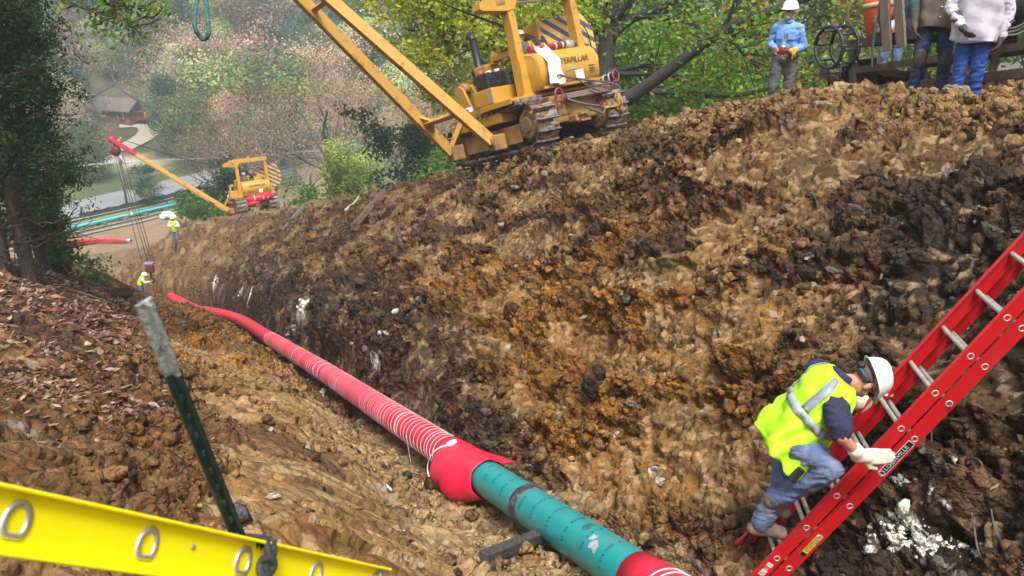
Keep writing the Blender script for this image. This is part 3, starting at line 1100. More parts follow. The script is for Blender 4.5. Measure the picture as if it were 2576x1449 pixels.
# ---------------------------------------------------------------- red extension ladder
LR = Vector((-.535, .03, -.844)).normalized()            # down the rails
LY = Vector((.056, .998, 0)); LY = (LY - LR * LY.dot(LR)).normalized()      # along the rungs, away from the camera
LN = LR.cross(LY)
if LN.x < 0: LN = -LN                                     # behind the ladder
L0 = at(982, 364, 5.37)                                   # a rung end of the base section's near rail
STEP = .305
ladder = empty('extension_ladder', L0 + LR * STEP * 8)
tag(ladder, 'red fibreglass extension ladder leaning across the trench under the climbing man', 'ladder')
LO = ladder.location.copy()
LW = .42
FS = .105


def lp(t, a, n):
    """t rungs down, a across (0 near rail, 1 far rail), n behind"""
    return L0 + LR * STEP * t + LY * (LW * a + (a - .5) * .07 * (n > -.05)) + LN * n - LO


def channel(t0, t1, a, n, out_):
    """a U-section rail: web with a flange on both edges"""
    mb = MB()
    mb.beam(lp(t0, a, n), lp(t1, a, n), .006, .084, up=LN)
    for sg in (-1, 1):
        o = LY * (-out_) * .013
        mb.beam(lp(t0, a, n + sg * .039) + o, lp(t1, a, n + sg * .039) + o, .031, .007, up=LN)
    return mb


sections = [('base', 0.0, -9, 9.2), ('fly', -.094, -9.5, 6.85)]
for nm, n_, t0, t1 in sections:
    for a, o in ((0, -1), (1, 1)):
        # flanges point outwards on the near side, as on the photograph's ladder the web is the outer face
        channel(t0, t1 if a == 1 or nm == 'base' else 8.4, a, n_, o).build('side_rail', M_REDRAIL, ladder)
    for k in range(-8, 10):
        if nm == 'fly' and k > 8: continue
        if nm == 'fly' and k > 6: continue
        p, q = lp(k, -.012, n_), lp(k, 1.012, n_)
        mb = MB()
        mb.tube([p, q], .0165, 12, caps=False)
        r_ = mb.build('rung', M_DULLSTEEL, ladder)
        # swaged rung ends: a collar on each rail's outer face
        for e_, sg in ((p, -1), (q, 1)):
            Mr = zframe(LY * sg, e_ - LY * sg * .004)
            MB().lathe([(.010, -.01), (.0145, .0045), (.019, .0065), (.0235, .004), (.0245, -.002)], 16, Mr).build('rung_collar', M_DULLSTEEL, r_)
            MB().lathe([(.0005, 0), (.014, .0)], 12, zframe(LY * sg, e_ - LY * sg * .010)).build('rung_end_shade', M_BLACK, r_)  # black disc paints the shade inside the hollow rung end
# rail end boots and the rail clips
for a in (0, 1):
    MB().box((0, 0, 0), (.05, .09, .10), M=frame(LY, LN, LR, lp(9.25, a, 0)), bev=.01).build('foot', M_BLACK, ladder)
MB().box((0, 0, 0), (.04, .096, .05), M=frame(LY, LN, LR, lp(6.85, 1, -.094)), bev=.006).build('end_cap', pmat('dark_red_plastic', (.30, .01, .012), rough=.5), ladder)


def sticker(t, n, w, h, mats, name, dash=()):
    """a label on the near rail's outer face; w along the rail"""
    M = frame(-LR, LN * -1, LY * -1, lp(t, 0, n) - LY * .0048)
    o = MB().box((0, 0, 0), (w, h, .0012), M=M).build(name, mats, ladder)
    return o, M


def text_on(parent, txt, M, size, mat, dx=0, dy=0, name='lettering', space=1.0, align='CENTER'):
    o = link(name, text_mesh(name, txt, size, mat, space, align, .0004), parent)
    o['kind'] = 'stuff'
    o.matrix_local = M @ Matrix.Translation((dx, dy, .0012))
    return o


M_STWHITE = pmat('label_white', (.72, .72, .70), (.4, .35, .3), 30, rough=.5)
M_STBLACK = pmat('label_black', (.012, .012, .014), rough=.4)
M_STYEL = pmat('label_yellow', (.62, .46, .03), (.30, .2, .05), 40, rough=.55)
M_STRED = pmat('label_red', (.50, .01, .02), rough=.5)
TB = 2.55
o, M = sticker(TB, .0, .285, .052, M_STWHITE, 'brand_label')
o2 = MB().box((0, 0, .0009), (.277, .044, .0012), M=M).build('label_face', M_STBLACK, o)
text_on(o, 'LOUISVILLE', M, .040, M_STWHITE, name='lettering', space=1.05)
o, M = sticker(5.25, -.002, .20, .044, M_STYEL, 'warning_label')
MB().box((-.083, 0, .001), (.03, .042, .001), M=M).build('label_face', M_STBLACK, o)
for k in range(5):
    MB().box((-.055 + k * .001, .016 - k * .0075, .001), (.001, .001, .001), M=M)
for k in range(4):
    MB().box((.015, .014 - k * .009, .001), (.15 - .02 * (k % 2), .0016, .001), M=M).build('print_line', M_STBLACK, o)
for k, (t_, mt) in enumerate([(6.05, M_STWHITE), (6.17, M_STRED), (6.29, M_STWHITE)]):
    o, M = sticker(t_ + .18, -.1, .034 + .02 * (k == 2), .044, mt, 'safety_label')
    for q in range(3):
        MB().box((-.002, .014 - q * .012, .001), (.026, .003, .001), M=M).build('print_line', M_STRED if mt is M_STWHITE else M_STWHITE, o)
# wire ropes hanging over the bank behind the ladder
def ground_rope(pix, r, name, label, mat, lift=.03, start=None, cat='rope'):
    P = [hitD(*p) for p in pix]
    P = [Vector((p.x, p.y, fine(p.x, p.y) + lift)) for p in P]
    if start is not None: P = [start] + P
    o = MB().tube(curve_pts(P, 6), r, 6).build(name, mat)
    tag(o, label, cat)
    return o


ground_rope([(2398, 1030), (2388, 1110), (2400, 1195), (2445, 1260), (2500, 1320), (2522, 1390), (2512, 1449)], .007, 'wire_rope', 'thin grey wire rope hanging from the red ladder down the dark bank', M_WIRE, .07, start=lp(1.0, 0, -.0) + LO - LY * .03, cat='wire rope')
ground_rope([(2300, 1150), (2325, 1165), (2335, 1220), (2390, 1270), (2430, 1310), (2462, 1390), (2478, 1449)], .007, 'wire_rope', 'thin grey wire rope with frayed hooked end lying on dark soil', M_WIRE, .07, cat='wire rope')

# ---------------------------------------------------------------- yellow ladder in the foreground
YR = Vector((.337, .661, -.670)).normalized()
Y0 = at(14.7, 521.8, 1.43)
YD = Y0.cross(YR).cross(YR).normalized()
if YD.dot(Y0) < 0: YD = -YD
YH = YR.cross(YD)
if YH.z < 0: YH = -YH
yl = empty('ladder', Y0 - YR * .6)
tag(yl, 'bright yellow fibreglass ladder crossing the lower left foreground, tied with rope', 'ladder')
YO = yl.location.copy()


def yp(t, d=0, h=0): return Y0 + YR * .305 * t + YD * d + YH * h - YO


for d_, sg in ((0, 1), (.40, -1)):
    mb = MB()
    mb.beam(yp(-3.2, d_), yp(4.15, d_), .106, .0045, up=YD)
    for h_ in (-.050, .050):
        mb.beam(yp(-3.2, d_ - sg * .012, h_), yp(4.15, d_ - sg * .012, h_), .0075, .030, up=YD, bev=.003)
    mb.build('side_rail', M_YELRAIL, yl)
for k in range(-3, 5):
    mb = MB()
    Mk = frame(YR, YH, -YD, yp(k))
    ro, ri = .0195, .0165

    def dsec(r, dz):
        out_ = []
        for i_ in range(24):
            a = 2 * math.pi * i_ / 24
            x_, y_ = r * math.cos(a), r * 1.25 * math.sin(a)
            y_ = max(y_, -r * .95)
            out_.append(Mk @ Vector((x_, y_, dz)))
        return out_
    loops = [dsec(ro + .010, .0022), dsec(ro + .010, .005), dsec(ro + .002, .0075), dsec(ro - .002, .004), dsec(ri, -.02), dsec(ri, -.40)]
    vs = [p for l in loops for p in l]
    fs = [[i_ * 24 + j_, i_ * 24 + (j_ + 1) % 24, (i_ + 1) * 24 + (j_ + 1) % 24, (i_ + 1) * 24 + j_] for i_ in range(5) for j_ in range(24)]
    mb.add(vs, fs, True)
    mb.add(dsec(ri, -.18), [list(range(24))])
    rr = mb.build('rung', M_STEEL, yl)
    if k in (1,):
        MB().lathe([(.0005, .004), (.005, .0035), (.0065, .002)], 12, frame(YR, YH, -YD, yp(1.42, -.003, .012))).build('rivet', M_STEEL, yl)
MB().box((0, 0, 0), (.045, .10, .03), M=frame(YR, YH, -YD, yp(4.12, .0))).build('end_bracket', M_STEEL, yl)
MB().tube([yp(4.03, -.012, .052), yp(4.03, -.012, -.052)], .004, 6).build('end_bolt', M_STEEL, yl)
# steel T post
pb, pt = at(240, 541, 2.02), at(143.5, 302, 1.62)
pd = (pb - pt).normalized()
view = ((pb + pt) / 2).normalized()
px_ = pd.cross(view).normalized(); py_ = pd.cross(px_)
if py_.dot(view) < 0: py_ = -py_
post = empty('fence_post', pt)
tag(post, 'dark green steel post with white painted top, leaning behind the yellow ladder', 'post')


def tpost(z0, z1, grow=0.0):
    mb = MB()
    w, t = .0165 + grow, .0032 + grow
    # flange towards the camera's left face, stem standing out of it, as a T-section
    poly = [(-w, -t), (w, -t), (w, t), (t * 1.3, t + .002), (t, .025 + grow), (-t, .025 + grow), (-t * 1.3, t + .002), (-w, t)]
    rot_ = Matrix.Rotation(R(205), 4, 'Z')
    n = len(poly)
    M = frame(px_, py_, pd) @ rot_
    vs = [M @ Vector((x, y, z)) for z in (z0, z1) for x, y in poly]
    fs = [[i_, (i_ + 1) % n, (i_ + 1) % n + n, i_ + n] for i_ in range(n)] + [list(range(n)), list(range(n, 2 * n))]
    return mb.add(vs, fs)


tpost(0.002, 1.75).build('steel_shaft', M_POSTG, post)
tpost(-.001, .170, .0004).build('white_tip', M_POSTW, post)
sk = MB()
for k in range(16):
    zz = .22 + k * .052
    sk.box((0, 0, 0), (.006, .006, .012), M=frame(px_, py_, pd, pd * zz - py_ * .0225) @ Matrix.Rotation(R(25), 4, 'Z'))
sk.build('stud_row', M_POSTG, post)['kind'] = 'stuff'
# rope round the post and the yellow rail
rp = MB()
c0 = yp(2.17) + YO
loopp = []
for k in range(46):
    a = k / 45 * 2 * math.pi * 3.0
    loopp.append(c0 + YH * (.060 * math.cos(a)) + YD * (.022 * math.sin(a) - .012) + YR * (.012 * math.sin(a * .7) + .016 * (k / 45 - .5)))
rp.tube(loopp, .0085, 7)
rp.tube(curve_pts([c0 + YH * .058, c0 + YH * .045 - YR * .05 + YD * .05, c0 + YH * .02 - YR * .075 + YD * .09], 5), .0085, 7)
kn = []
for k in range(40):
    a = k / 39 * 2 * math.pi
    kn.append(c0 - YD * .030 + YH * (.030 * math.sin(2 * a) - .012) + YR * (.020 * math.sin(3 * a)) - YD * (.012 * math.cos(3 * a)))
rp.tube(kn, .009, 7)
rp.tube(curve_pts([c0 - YD * .03 - YH * .03, c0 - YD * .03 - YH * .075 + YR * .02, c0 - YD * .02 - YH * .14 + YR * .05], 5), .009, 7)
rp.tube(curve_pts([c0 - YD * .03 - YH * .03, c0 - YD * .04 - YH * .08 - YR * .01, c0 - YD * .03 - YH * .16 + YR * .0], 5), .009, 7)
rope = rp.build('rope', M_ROPE)
tag(rope, 'thick dark grey rope knotted round the yellow ladder rail at the post', 'rope')


# ---------------------------------------------------------------- timber lying about
def board(pa, pb_, w, h, name, label, mat, cat='board', lift=.04, roll=0):
    a, b = hitD(*pa), hitD(*pb_)
    a = Vector((a.x, a.y, max(fine(a.x, a.y), gz(a.x, a.y)) + lift)); b = Vector((b.x, b.y, max(fine(b.x, b.y), gz(b.x, b.y)) + lift))
    n = (gnormal(a.x, a.y) + gnormal(b.x, b.y)).normalized()
    o = MB().beam(a, b, w, h, up=Matrix.Rotation(roll, 3, (b - a).normalized()) @ n, bev=.006).build(name, mat)
    tag(o, label, cat, 'loose timber on the spoil bank')
    return o


board((893, 598), (966, 505), .20, .14, 'board', 'thick weathered board on the spoil slope, nearest of the three boards', M_WOOD, lift=.20)
board((770, 570), (832, 500), .20, .14, 'board', 'dark thick board on the spoil slope between two others', M_WOOD, lift=.22)
board((714, 590), (764, 533), .14, .10, 'board', 'thin grey board on the spoil slope, farthest and narrowest of the three', M_WOODG, lift=.2)
board((868, 528), (884, 513), .11, .04, 'wood_scrap', 'short grey scrap of wood on the slope beside the bent white stick', M_WOODG, 'wood scrap', .15)
P = [hitD(*q) for q in [(872, 550), (892, 524), (908, 506), (930, 500)]]
o = MB().tube([Vector((p.x, p.y, max(fine(p.x, p.y), gz(p.x, p.y)) + .18)) for p in P], [.05, .035, .03, .02], 6).build('stick', pmat('peeled_wood', (.55, .50, .42), (.3, .24, .18), 8, rough=.8))
tag(o, 'bent peeled white stick lying on the spoil slope between boards', 'stick')
a, b = hitD(1215, 1449), hitD(1372, 1375)
o = MB().beam(Vector((a.x, a.y, fine(a.x, a.y) + .10)), Vector((b.x, b.y, fine(b.x, b.y) + .16)), .10, .09, bev=.008).build('timber_beam', M_DARKWOOD)
tag(o, 'dark squared timber on the trench floor beside the teal pipe', 'timber')

# ---------------------------------------------------------------- rocks one can point to
rock_me = {}


def rock(x, y, wpx, name, label, c, seed, sq=(1, .8, .7), lift=.2, cat='rock', gy=None):
    p = hitD(x, gy or y)
    d = p.dot(Vector((0, CP, -SP)))
    r_ = wpx * K / FPX * d / 2
    sh = rock_shapes(3, 1, 500 + seed)[0]
    P_ = sh[0] * r_
    nz_ = fbm(P_[:, 0] * 4 / r_ + 9 * seed, P_[:, 1] * 4 / r_ + P_[:, 2] * 3 / r_, seed, 3)
    P_ = P_ * (1 + .28 * (nz_ - .5))[:, None] * np.array(sq)
    m_ = np_mesh(name, P_, sh[1], np.tile(np.array(c), (len(P_), 1)) * (.8 + .4 * nz_)[:, None])
    m_.materials.append(M_CLOD)
    o = link(name, m_)
    o.location = Vector((p.x, p.y, fine(p.x, p.y) + r_ * sq[2] * lift))
    o.rotation_euler = (random.uniform(-.2, .2), random.uniform(-.2, .2), random.uniform(-.5, .5))
    tag(o, label, cat)
    return o


rock(1978, 222, 78, 'boulder', 'large rounded brown boulder on the crest below the man in blue', (.20, .11, .045), 1, (1, .9, .85), .75, 'boulder', 252)
rock(2030, 218, 36, 'boulder', 'small pale block on the crest just right of the brown boulder', (.30, .21, .11), 2, (1, .8, .8), .8, 'boulder', 248)
rock(2400, 262, 92, 'boulder', 'grey and ochre rock in front of the boot of the man in bright jeans', (.30, .26, .19), 3, (1, .8, .6), .5, 'boulder')
rock(2522, 243, 82, 'boulder', 'reddish brown boulder at the right edge below the steel sled', (.24, .12, .055), 4, (1, .9, .75), .35, 'boulder')
rock(2125, 262, 105, 'slab', 'long tan slab tilted on the bench in front of the sled', (.40, .26, .13), 5, (1.1, .7, .5), .25, 'slab')
rock(2085, 293, 90, 'slab', 'flat pale slab on the upper slope with dark hollow beneath', (.38, .29, .19), 6, (1.1, .8, .4), .3, 'slab')
rock(1690, 326, 52, 'rock', 'whitish angular rock on the crest beyond the big pipelayer', (.48, .44, .37), 7, (1, .8, .7), .35)
rock(1698, 432, 58, 'rock', 'blue grey boulder half sunk in the upper spoil slope', (.27, .28, .30), 8, (1, .8, .8), .15)
rock(1298, 470, 36, 'rock', 'small round grey rock on the slope below the left track', (.24, .24, .24), 9)
rock(1270, 545, 34, 'rock', 'small pale grey rock on the middle of the spoil slope', (.42, .38, .32), 10)
rock(285, 762, 110, 'soil_lump', 'big dark lump of soil on the left bank behind the post', (.055, .035, .02), 11, (1.1, .8, .65), .3, 'soil lump')
rock(1000, 1295, 62, 'rock', 'brown angular rock on the trench floor below the red sheet', (.17, .11, .055), 12, (1, .9, .8), .4)
rock(1025, 1368, 34, 'rock', 'small round brown stone on the smooth trench floor', (.21, .13, .06), 13, (1, .9, .9), .7)
rock(985, 1172, 52, 'rock', 'reddish stone in shade between left bank and red pipe', (.16, .085, .05), 14, (1, .8, .8), .5)
rock(1250, 1335, 56, 'rock', 'flat grey brown rock on the trench floor under the weld', (.19, .15, .10), 15, (1, .7, .6), .4)
rock(1555, 1105, 40, 'rock', 'white quartz rock sticking out of the ochre bank', (.55, .53, .50), 16, (.8, .7, 1), .3)
rock(1640, 1190, 42, 'rock', 'white pointed rock in the ochre bank above the teal pipe', (.50, .47, .43), 17, (.7, .6, 1), .3)
rock(1660, 1225, 40, 'rock', 'pale rock with dark hollow beneath it above the teal pipe', (.46, .42, .36), 18, (.9, .8, .8), .3)
rock(770, 1135, 40, 'rock', 'pale blue grey rock on the left bank beside the pipe', (.40, .41, .43), 19, (1, .6, .6), .3)
rock(690, 1253, 56, 'slab', 'flat whitish stone chip on the left bank slope', (.52, .51, .49), 20, (1.1, .6, .3), .4, 'stone')
# ---------------------------------------------------------------- pipelayers
M_CAT = pmat('machine_yellow', (.50, .265, .030), (.25, .13, .035), 2.6, .56, .74, rough=.4, bump=.06, bscale=20, c3=(.40, .205, .035), scale3=1.1, lo3=.5)
M_CATDIRT = pmat('muddy_yellow', (.36, .19, .04), (.17, .10, .05), 2.5, .40, .62, rough=.7, bump=.4, bscale=14)
M_BOOM = pmat('boom_rust_yellow', (.52, .29, .055), (.24, .095, .035), 4.5, .55, .68, rough=.5, bump=.15, bscale=20, c3=(.48, .30, .07), scale3=.8, stretch=(1, 1, 1))
M_BOOMRED = pmat('boom_red', (.50, .012, .03), (.35, .02, .03), 4, .5, .7, rough=.45)
M_TRACK = pmat('track_steel', (.27, .27, .29), (.17, .105, .055), 5, .44, .54, rough=.45, metal=.35, bump=.5, bscale=20)
M_MUDTRK = pmat('dried_mud', (.28, .185, .10), (.17, .10, .05), 8, .4, .6, rough=.95, bump=.9, bscale=25)
M_MDARK = pmat('machine_dark', (.014, .013, .012), (.05, .035, .02), 4, .5, .7, rough=.7, bump=.2)
M_BLACKP = pmat('black_paint', (.014, .014, .017), (.04, .035, .03), 6, .55, .7, rough=.4)
M_CABLE = pmat('cable', (.035, .03, .028), rough=.6, metal=.3)
M_CATINK = pmat('decal_dark', (.05, .045, .04), rough=.6)
M_DECALG = pmat('decal_green', (.22, .30, .16), (.45, .3, .08), 30, rough=.6)


def stripe_mat():
    m, nt, b = nodes_of('hazard_stripes')
    N, L = nt.nodes, nt.links
    b.inputs['Roughness'].default_value = .45
    tc = N.new('ShaderNodeTexCoord')
    sp = N.new('ShaderNodeSeparateXYZ'); L.new(tc.outputs['Object'], sp.inputs[0])
    a = N.new('ShaderNodeMath'); a.operation = 'MULTIPLY_ADD'; a.inputs[1].default_value = .62
    L.new(sp.outputs['X'], a.inputs[0]); L.new(sp.outputs['Z'], a.inputs[2])
    m1 = N.new('ShaderNodeMath'); m1.operation = 'MULTIPLY'; m1.inputs[1].default_value = 3.6; L.new(a.outputs[0], m1.inputs[0])
    fr = N.new('ShaderNodeMath'); fr.operation = 'FRACT'; L.new(m1.outputs[0], fr.inputs[0])
    gt = N.new('ShaderNodeMath'); gt.operation = 'GREATER_THAN'; gt.inputs[1].default_value = .54; L.new(fr.outputs[0], gt.inputs[0])
    mx = N.new('ShaderNodeMix'); mx.data_type = 'RGBA'
    mx.inputs['A'].default_value = (.60, .38, .10, 1); mx.inputs['B'].default_value = (.065, .075, .125, 1)
    L.new(gt.outputs[0], mx.inputs['Factor']); L.new(mx.outputs['Result'], b.inputs['Base Color'])
    return m


M_STRIPE = stripe_mat()


def track_path():
    """outline of one track in (y, z): sprocket behind, idler in front"""
    ys, zs, rs_ = -1.38, .60, .50
    yf, zf, rf = 1.50, .54, .44
    out_ = []
    top0, top1 = (ys, zs + rs_), (yf, zf + rf)
    bot0, bot1 = (ys + .18, .075), (yf - .12, .075)
    P = []
    for k in range(13):
        a = math.pi / 2 + math.pi * k / 12 * .93
        P.append((ys + rs_ * math.cos(a), zs + rs_ * math.sin(a)))
    P += [bot0]
    n = 16
    for k in range(1, n): P.append((bot0[0] + (bot1[0] - bot0[0]) * k / n, .075))
    P += [bot1]
    for k in range(13):
        a = -math.pi / 2 + .06 + math.pi * k / 12 * .97
        P.append((yf + rf * math.cos(a), zf + rf * math.sin(a)))
    for k in range(1, n):
        t = k / n
        P.append((top1[0] + (top0[0] - top1[0]) * t, top1[1] + (top0[1] - top1[1]) * t - .05 * math.sin(math.pi * t)))
    return P


def resample(P, n):
    P = [Vector((p[0], p[1], 0)) for p in P] + [Vector((P[0][0], P[0][1], 0))]
    L_ = [0]
    for a, b in zip(P, P[1:]): L_.append(L_[-1] + (b - a).length)
    out_ = []
    for k in range(n):
        t = L_[-1] * k / n
        i_ = max(j for j in range(len(L_) - 1) if L_[j] <= t)
        q = (t - L_[i_]) / max(L_[i_ + 1] - L_[i_], 1e-9)
        out_.append(P[i_].lerp(P[i_ + 1], q))
    return out_


def pipelayer(label, theta, boom_len=7.4):
    root = empty('pipelayer')
    tag(root, label, 'pipelayer', 'tracked pipelayers with side booms on the bench')
    # ---- tracks
    NS = 38
    path = resample(track_path(), NS)
    shoe = MB().box((0, 0, 0), (.60, .178, .022)).box((0, .07, .045), (.60, .020, .075))
    shoe.box((-.12, 0, -.035), (.06, .17, .05)).box((.12, 0, -.035), (.06, .17, .05))
    shoe_me = None
    rg = random.Random(5)
    mud_me = []
    for side_ in (-1, 1):
        tr = MB()
        # track frame with its guard plates
        tr.box((side_ * 1.02, .06, .50), (.30, 2.7, .34), bev=.03)
        tr.box((side_ * (1.02 + .17 * side_ * side_), .10, .42), (.03, 2.3, .30))
        tr.build('track_frame', M_CATDIRT, root)
        trk = empty('track', (0, 0, 0), root)
        MB().box((side_ * 1.02, 0, .34), (.22, 2.7, .24)).build('roller_guard', M_MDARK, trk)
        for yy in (-.85, -.4, .05, .5, .95):
            MB().lathe([(.001, -.16), (.11, -.16), (.11, .16), (.001, .16)], 16, frame((0, 1, 0), (0, 0, 1), (1, 0, 0), (side_ * 1.02, yy, .22))).build('roller', M_MDARK, trk)
        Ms = frame((0, 1, 0), (0, 0, 1), (1, 0, 0), (side_ * 1.02, -1.38, .60))
        MB().lathe([(.001, -.05), (.42, -.05), (.45, -.02), (.45, .02), (.42, .05), (.001, .05)], 30, Ms).build('sprocket', M_TRACK, trk)
        zo = side_
        hub = MB().lathe([(.001, zo * .23), (.15, zo * .23), (.17, zo * .19), (.29, zo * .19), (.33, zo * .12), (.33, zo * .05)], 26, Ms, False).lathe([(.001, -zo * .34), (.24, -zo * .34), (.26, -zo * .28), (.36, -zo * .26), (.40, -zo * .16), (.40, -zo * .05)], 26, Ms, False)
        hub = hub.build('final_drive', M_CATDIRT, root)
        for k in range(14):
            a = 2 * math.pi * k / 14
            MB().lathe([(.022, 0), (.022, .03), (.001, .03)], 6, Ms @ Matrix.Translation((.26 * math.cos(a), .26 * math.sin(a), -.03 if False else (.175 if side_ > 0 else -.205)))).build('bolt', M_CATDIRT, hub)
            if side_ > 0:
                MB().lathe([(.022, -.30), (.022, -.25), (.001, -.30)], 6, Ms @ Matrix.Translation((.31 * math.cos(a), .31 * math.sin(a), 0))).build('bolt', M_CATDIRT, hub)
        Mi = frame((0, 1, 0), (0, 0, 1), (1, 0, 0), (side_ * 1.02, 1.50, .54))
        MB().lathe([(.001, -.14), (.10, -.14), (.12, -.08), (.34, -.06), (.39, -.10), (.39, .10), (.34, .06), (.12, .08), (.10, .14), (.001, .14)], 26, Mi).build('idler', M_CATDIRT, trk)
        for k, p in enumerate(path):
            q0, q1 = path[k - 1], path[(k + 1) % NS]
            t = (q1 - q0).normalized()
            T = Vector((0, t.x, t.y)); Nn = Vector((0, t.y, -t.x))     # outward: path runs anticlockwise seen from +x
            if Nn.dot(Vector((0, p.x - .06, p.y - .5))) < 0: Nn = -Nn
            X_ = T.cross(Nn)
            Mx = frame(X_, T, Nn, (side_ * 1.02, p.x, p.y))
            if shoe_me is None:
                o = shoe.build('track_shoe', M_TRACK, trk); shoe_me = o.data
            else:
                o = link('track_shoe', shoe_me, trk)
            o.matrix_local = Mx
            if p.y > .1 and rg.random() < .9:
                # mud caked on the pad
                P_, F_ = SH0[rg.randrange(len(SH0))]
                mb = MB()
                for _ in range(rg.randrange(2, 6)):
                    c_ = Vector((rg.uniform(-.22, .22), rg.uniform(-.05, .03), .02)); sc_ = (rg.uniform(.06, .15), rg.uniform(.05, .08), rg.uniform(.03, .06))
                    mb.add([(v[0] * sc_[0] + c_.x, v[1] * sc_[1] + c_.y, v[2] * sc_[2] + c_.z) for v in P_], F_)
                m_ = mb.build('caked_mud', M_MUDTRK, o)
    # ---- chassis
    MB().box((0, -.95, .80), (1.40, 1.25, .62), bev=.05).build('rear_housing', M_CATDIRT, root)
    MB().box((0, .6, .78), (.9, 2.6, .42), bev=.03).build('belly', M_MDARK, root)
    MB().box((-.30, -1.60, .86), (.34, .05, .40), rot=Matrix.Rotation(.1, 4, 'X')).build('cover_plate', M_CATDIRT, root)
    for k in range(6):
        MB().lathe([(.022, 0), (.022, .03), (.001, .03)], 6, frame((1, 0, 0), (0, 0, 1), (0, -1, 0), (-.16 + .0 * k, -1.60, .72 + .055 * k))).build('bolt', M_CATDIRT, root)
    MB().box((0, -1.62, .52), (.36, .40, .16), bev=.03).box((0, -1.86, .60), (.26, .16, .05)).box((0, -1.86, .45), (.26, .16, .05)).build('drawbar', M_CATDIRT, root)
    MB().beam((-1.38, .5, 1.17), (-1.38, -1.2, 1.17), .03, .10).box((0, -.55, 1.20), (2.76, 1.35, .07), bev=.01).build('platform', M_CAT, root)
    # fender boxes
    MB().box((-1.02, -.12, 1.42), (.66, .80, .36), bev=.025).build('fender_box', M_CAT, root)
    MB().box((1.05, -.1, 1.40), (.62, 1.0, .34), bev=.025).build('fender_box', M_CAT, root)
    MB().box((-1.352, -.40, 1.40), (.006, .16, .24)).build('plate', M_DULLSTEEL, root)
    # ---- fuel tank, rounded, across the rear
    prof_ = [(-1.42, 1.27), (-1.56, 1.40), (-1.60, 1.62), (-1.58, 1.86), (-1.52, 1.98), (-1.40, 2.08), (-1.16, 2.13), (-.90, 2.10), (-.76, 2.0), (-.74, 1.27)]
    tank = MB()
    x0, x1 = -.70, .98
    n = len(prof_)
    vs = []
    for x_, sh in ((x0 - .03, .90), (x0, .985), (x0 + .05, 1), (x1 - .05, 1), (x1, .985), (x1 + .03, .90)):
        for y_, z_ in prof_:
            vs.append((x_, -1.16 + (y_ + 1.16) * sh, 1.76 + (z_ - 1.76) * sh))
    fs = [[r * n + i_, r * n + (i_ + 1) % n, (r + 1) * n + (i_ + 1) % n, (r + 1) * n + i_] for r in range(5) for i_ in range(n)]
    fs += [list(range(n)), list(range(5 * n, 6 * n))]
    tank.add(vs, fs, True)
    tk = tank.build('fuel_tank', M_CAT, root)
    es = tk.modifiers.new('edges', 'EDGE_SPLIT'); es.split_angle = R(40)
    MB().box((.14, -1.615, 1.30), (1.74, .05, .05)).build('tank_lip', M_CAT, root)
    MB().lathe([(.10, 0), (.10, .06), (.08, .09), (.001, .09)], 16, Matrix.Translation((.72, -1.15, 2.12))).build('filler_cap', M_BLACKP, tk)
    # lettering and labels on the tank's rear face
    Mt = frame((1, 0, 0), (0, -.12, 1), (0, -1, -.12), (.16, -1.609, 1.80))
    o = link('lettering', text_mesh('lettering', 'CATERPILLAR', .185, M_CATINK, .95, 'CENTER', .002), tk); o.matrix_local = Mt; o['kind'] = 'stuff'
    Mt = frame((1, 0, 0), (0, .02, 1), (0, -1, .02), (.10, -1.606, 1.69))
    MB().prism([(-.17, -.05), (-.12, .04), (-.02, .07), (.1, .05), (.17, -.04), (.02, -.02)], .006, Matrix.Translation((.16, -1.605, 1.62))).build('emblem', M_DECALG, tk)
    for (lx, lz, lw) in ((.74, 1.62, .17), (.74, 1.56, .14), (.74, 1.50, .17), (-.38, 1.52, .16), (-.38, 1.46, .12)):
        MB().box((lx, -1.606, lz), (lw, .006, .022)).build('print_line', M_CATINK, tk)
    MB().box((.36, -1.598, 1.46), (.24, .012, .21), rot=Matrix.Rotation(-.05, 4, 'X')).build('white_label', M_STWHITE, tk)
    # ---- roll bar: two posts, a cross beam with its long overhang
    for x_, zb in ((-.80, 1.24), (1.0, 1.24)):
        mb = MB()
        mb.prism([(x_ - .14, zb), (x_ + .14, zb), (x_ + .07, 2.55), (x_ + .09, 2.95), (x_ + .02, 3.40), (x_ - .10, 3.40), (x_ - .09, 2.5)], .26, Matrix.Translation((0, -1.0, 0)))
        mb.prism([(x_ - .14, zb), (x_ + .30, zb), (x_ + .09, 2.0), (x_ - .1, 2.0)], .05, Matrix.Translation((0, -1.14, 0)))
        mb.box((x_, -1.0, 1.25), (.42, .40, .06))
        po = mb.build('roll_bar_post', M_CAT, root)
        for zz in (1.6, 2.4, 3.0, 3.22):
            MB().lathe([(.018, 0), (.018, .012), (.001, .012)], 8, frame((1, 0, 0), (0, 0, 1), (0, -1, 0), (x_, -1.13, zz))).build('bolt', M_CATDIRT, po)
    MB().prism([(-1.62, 3.20), (-1.60, 3.34), (-.90, 3.56), (1.10, 3.56), (1.16, 3.40), (1.10, 3.28), (-.60, 3.30), (-.70, 3.14), (-.92, 3.10), (-1.55, 3.16)], .30, Matrix.Translation((0, -1.0, 0))).build('roll_bar_beam', M_CAT, root)
    MB().box((.1, -1.0, 3.272), (1.35, .22, .02)).build('lamp_strip', M_STEEL, root)
    MB().lathe([(.05, 0), (.06, .05), (.04, .09), (.001, .1)], 12, Matrix.Translation((.0, -1.0, 3.56))).build('beacon', pmat('amber', (.7, .35, .02), rough=.3), root)
    MB().box((-1.05, -1.155, 3.30), (.22, .008, .12)).build('plate', M_CATDIRT, root)
    # ---- seat, hydraulic tank, dash
    MB().box((-.18, -.45, 1.62), (.60, .55, .14), bev=.04).box((-.18, -.72, 1.92), (.60, .12, .5), bev=.04).build('seat', M_BLACKP, root)
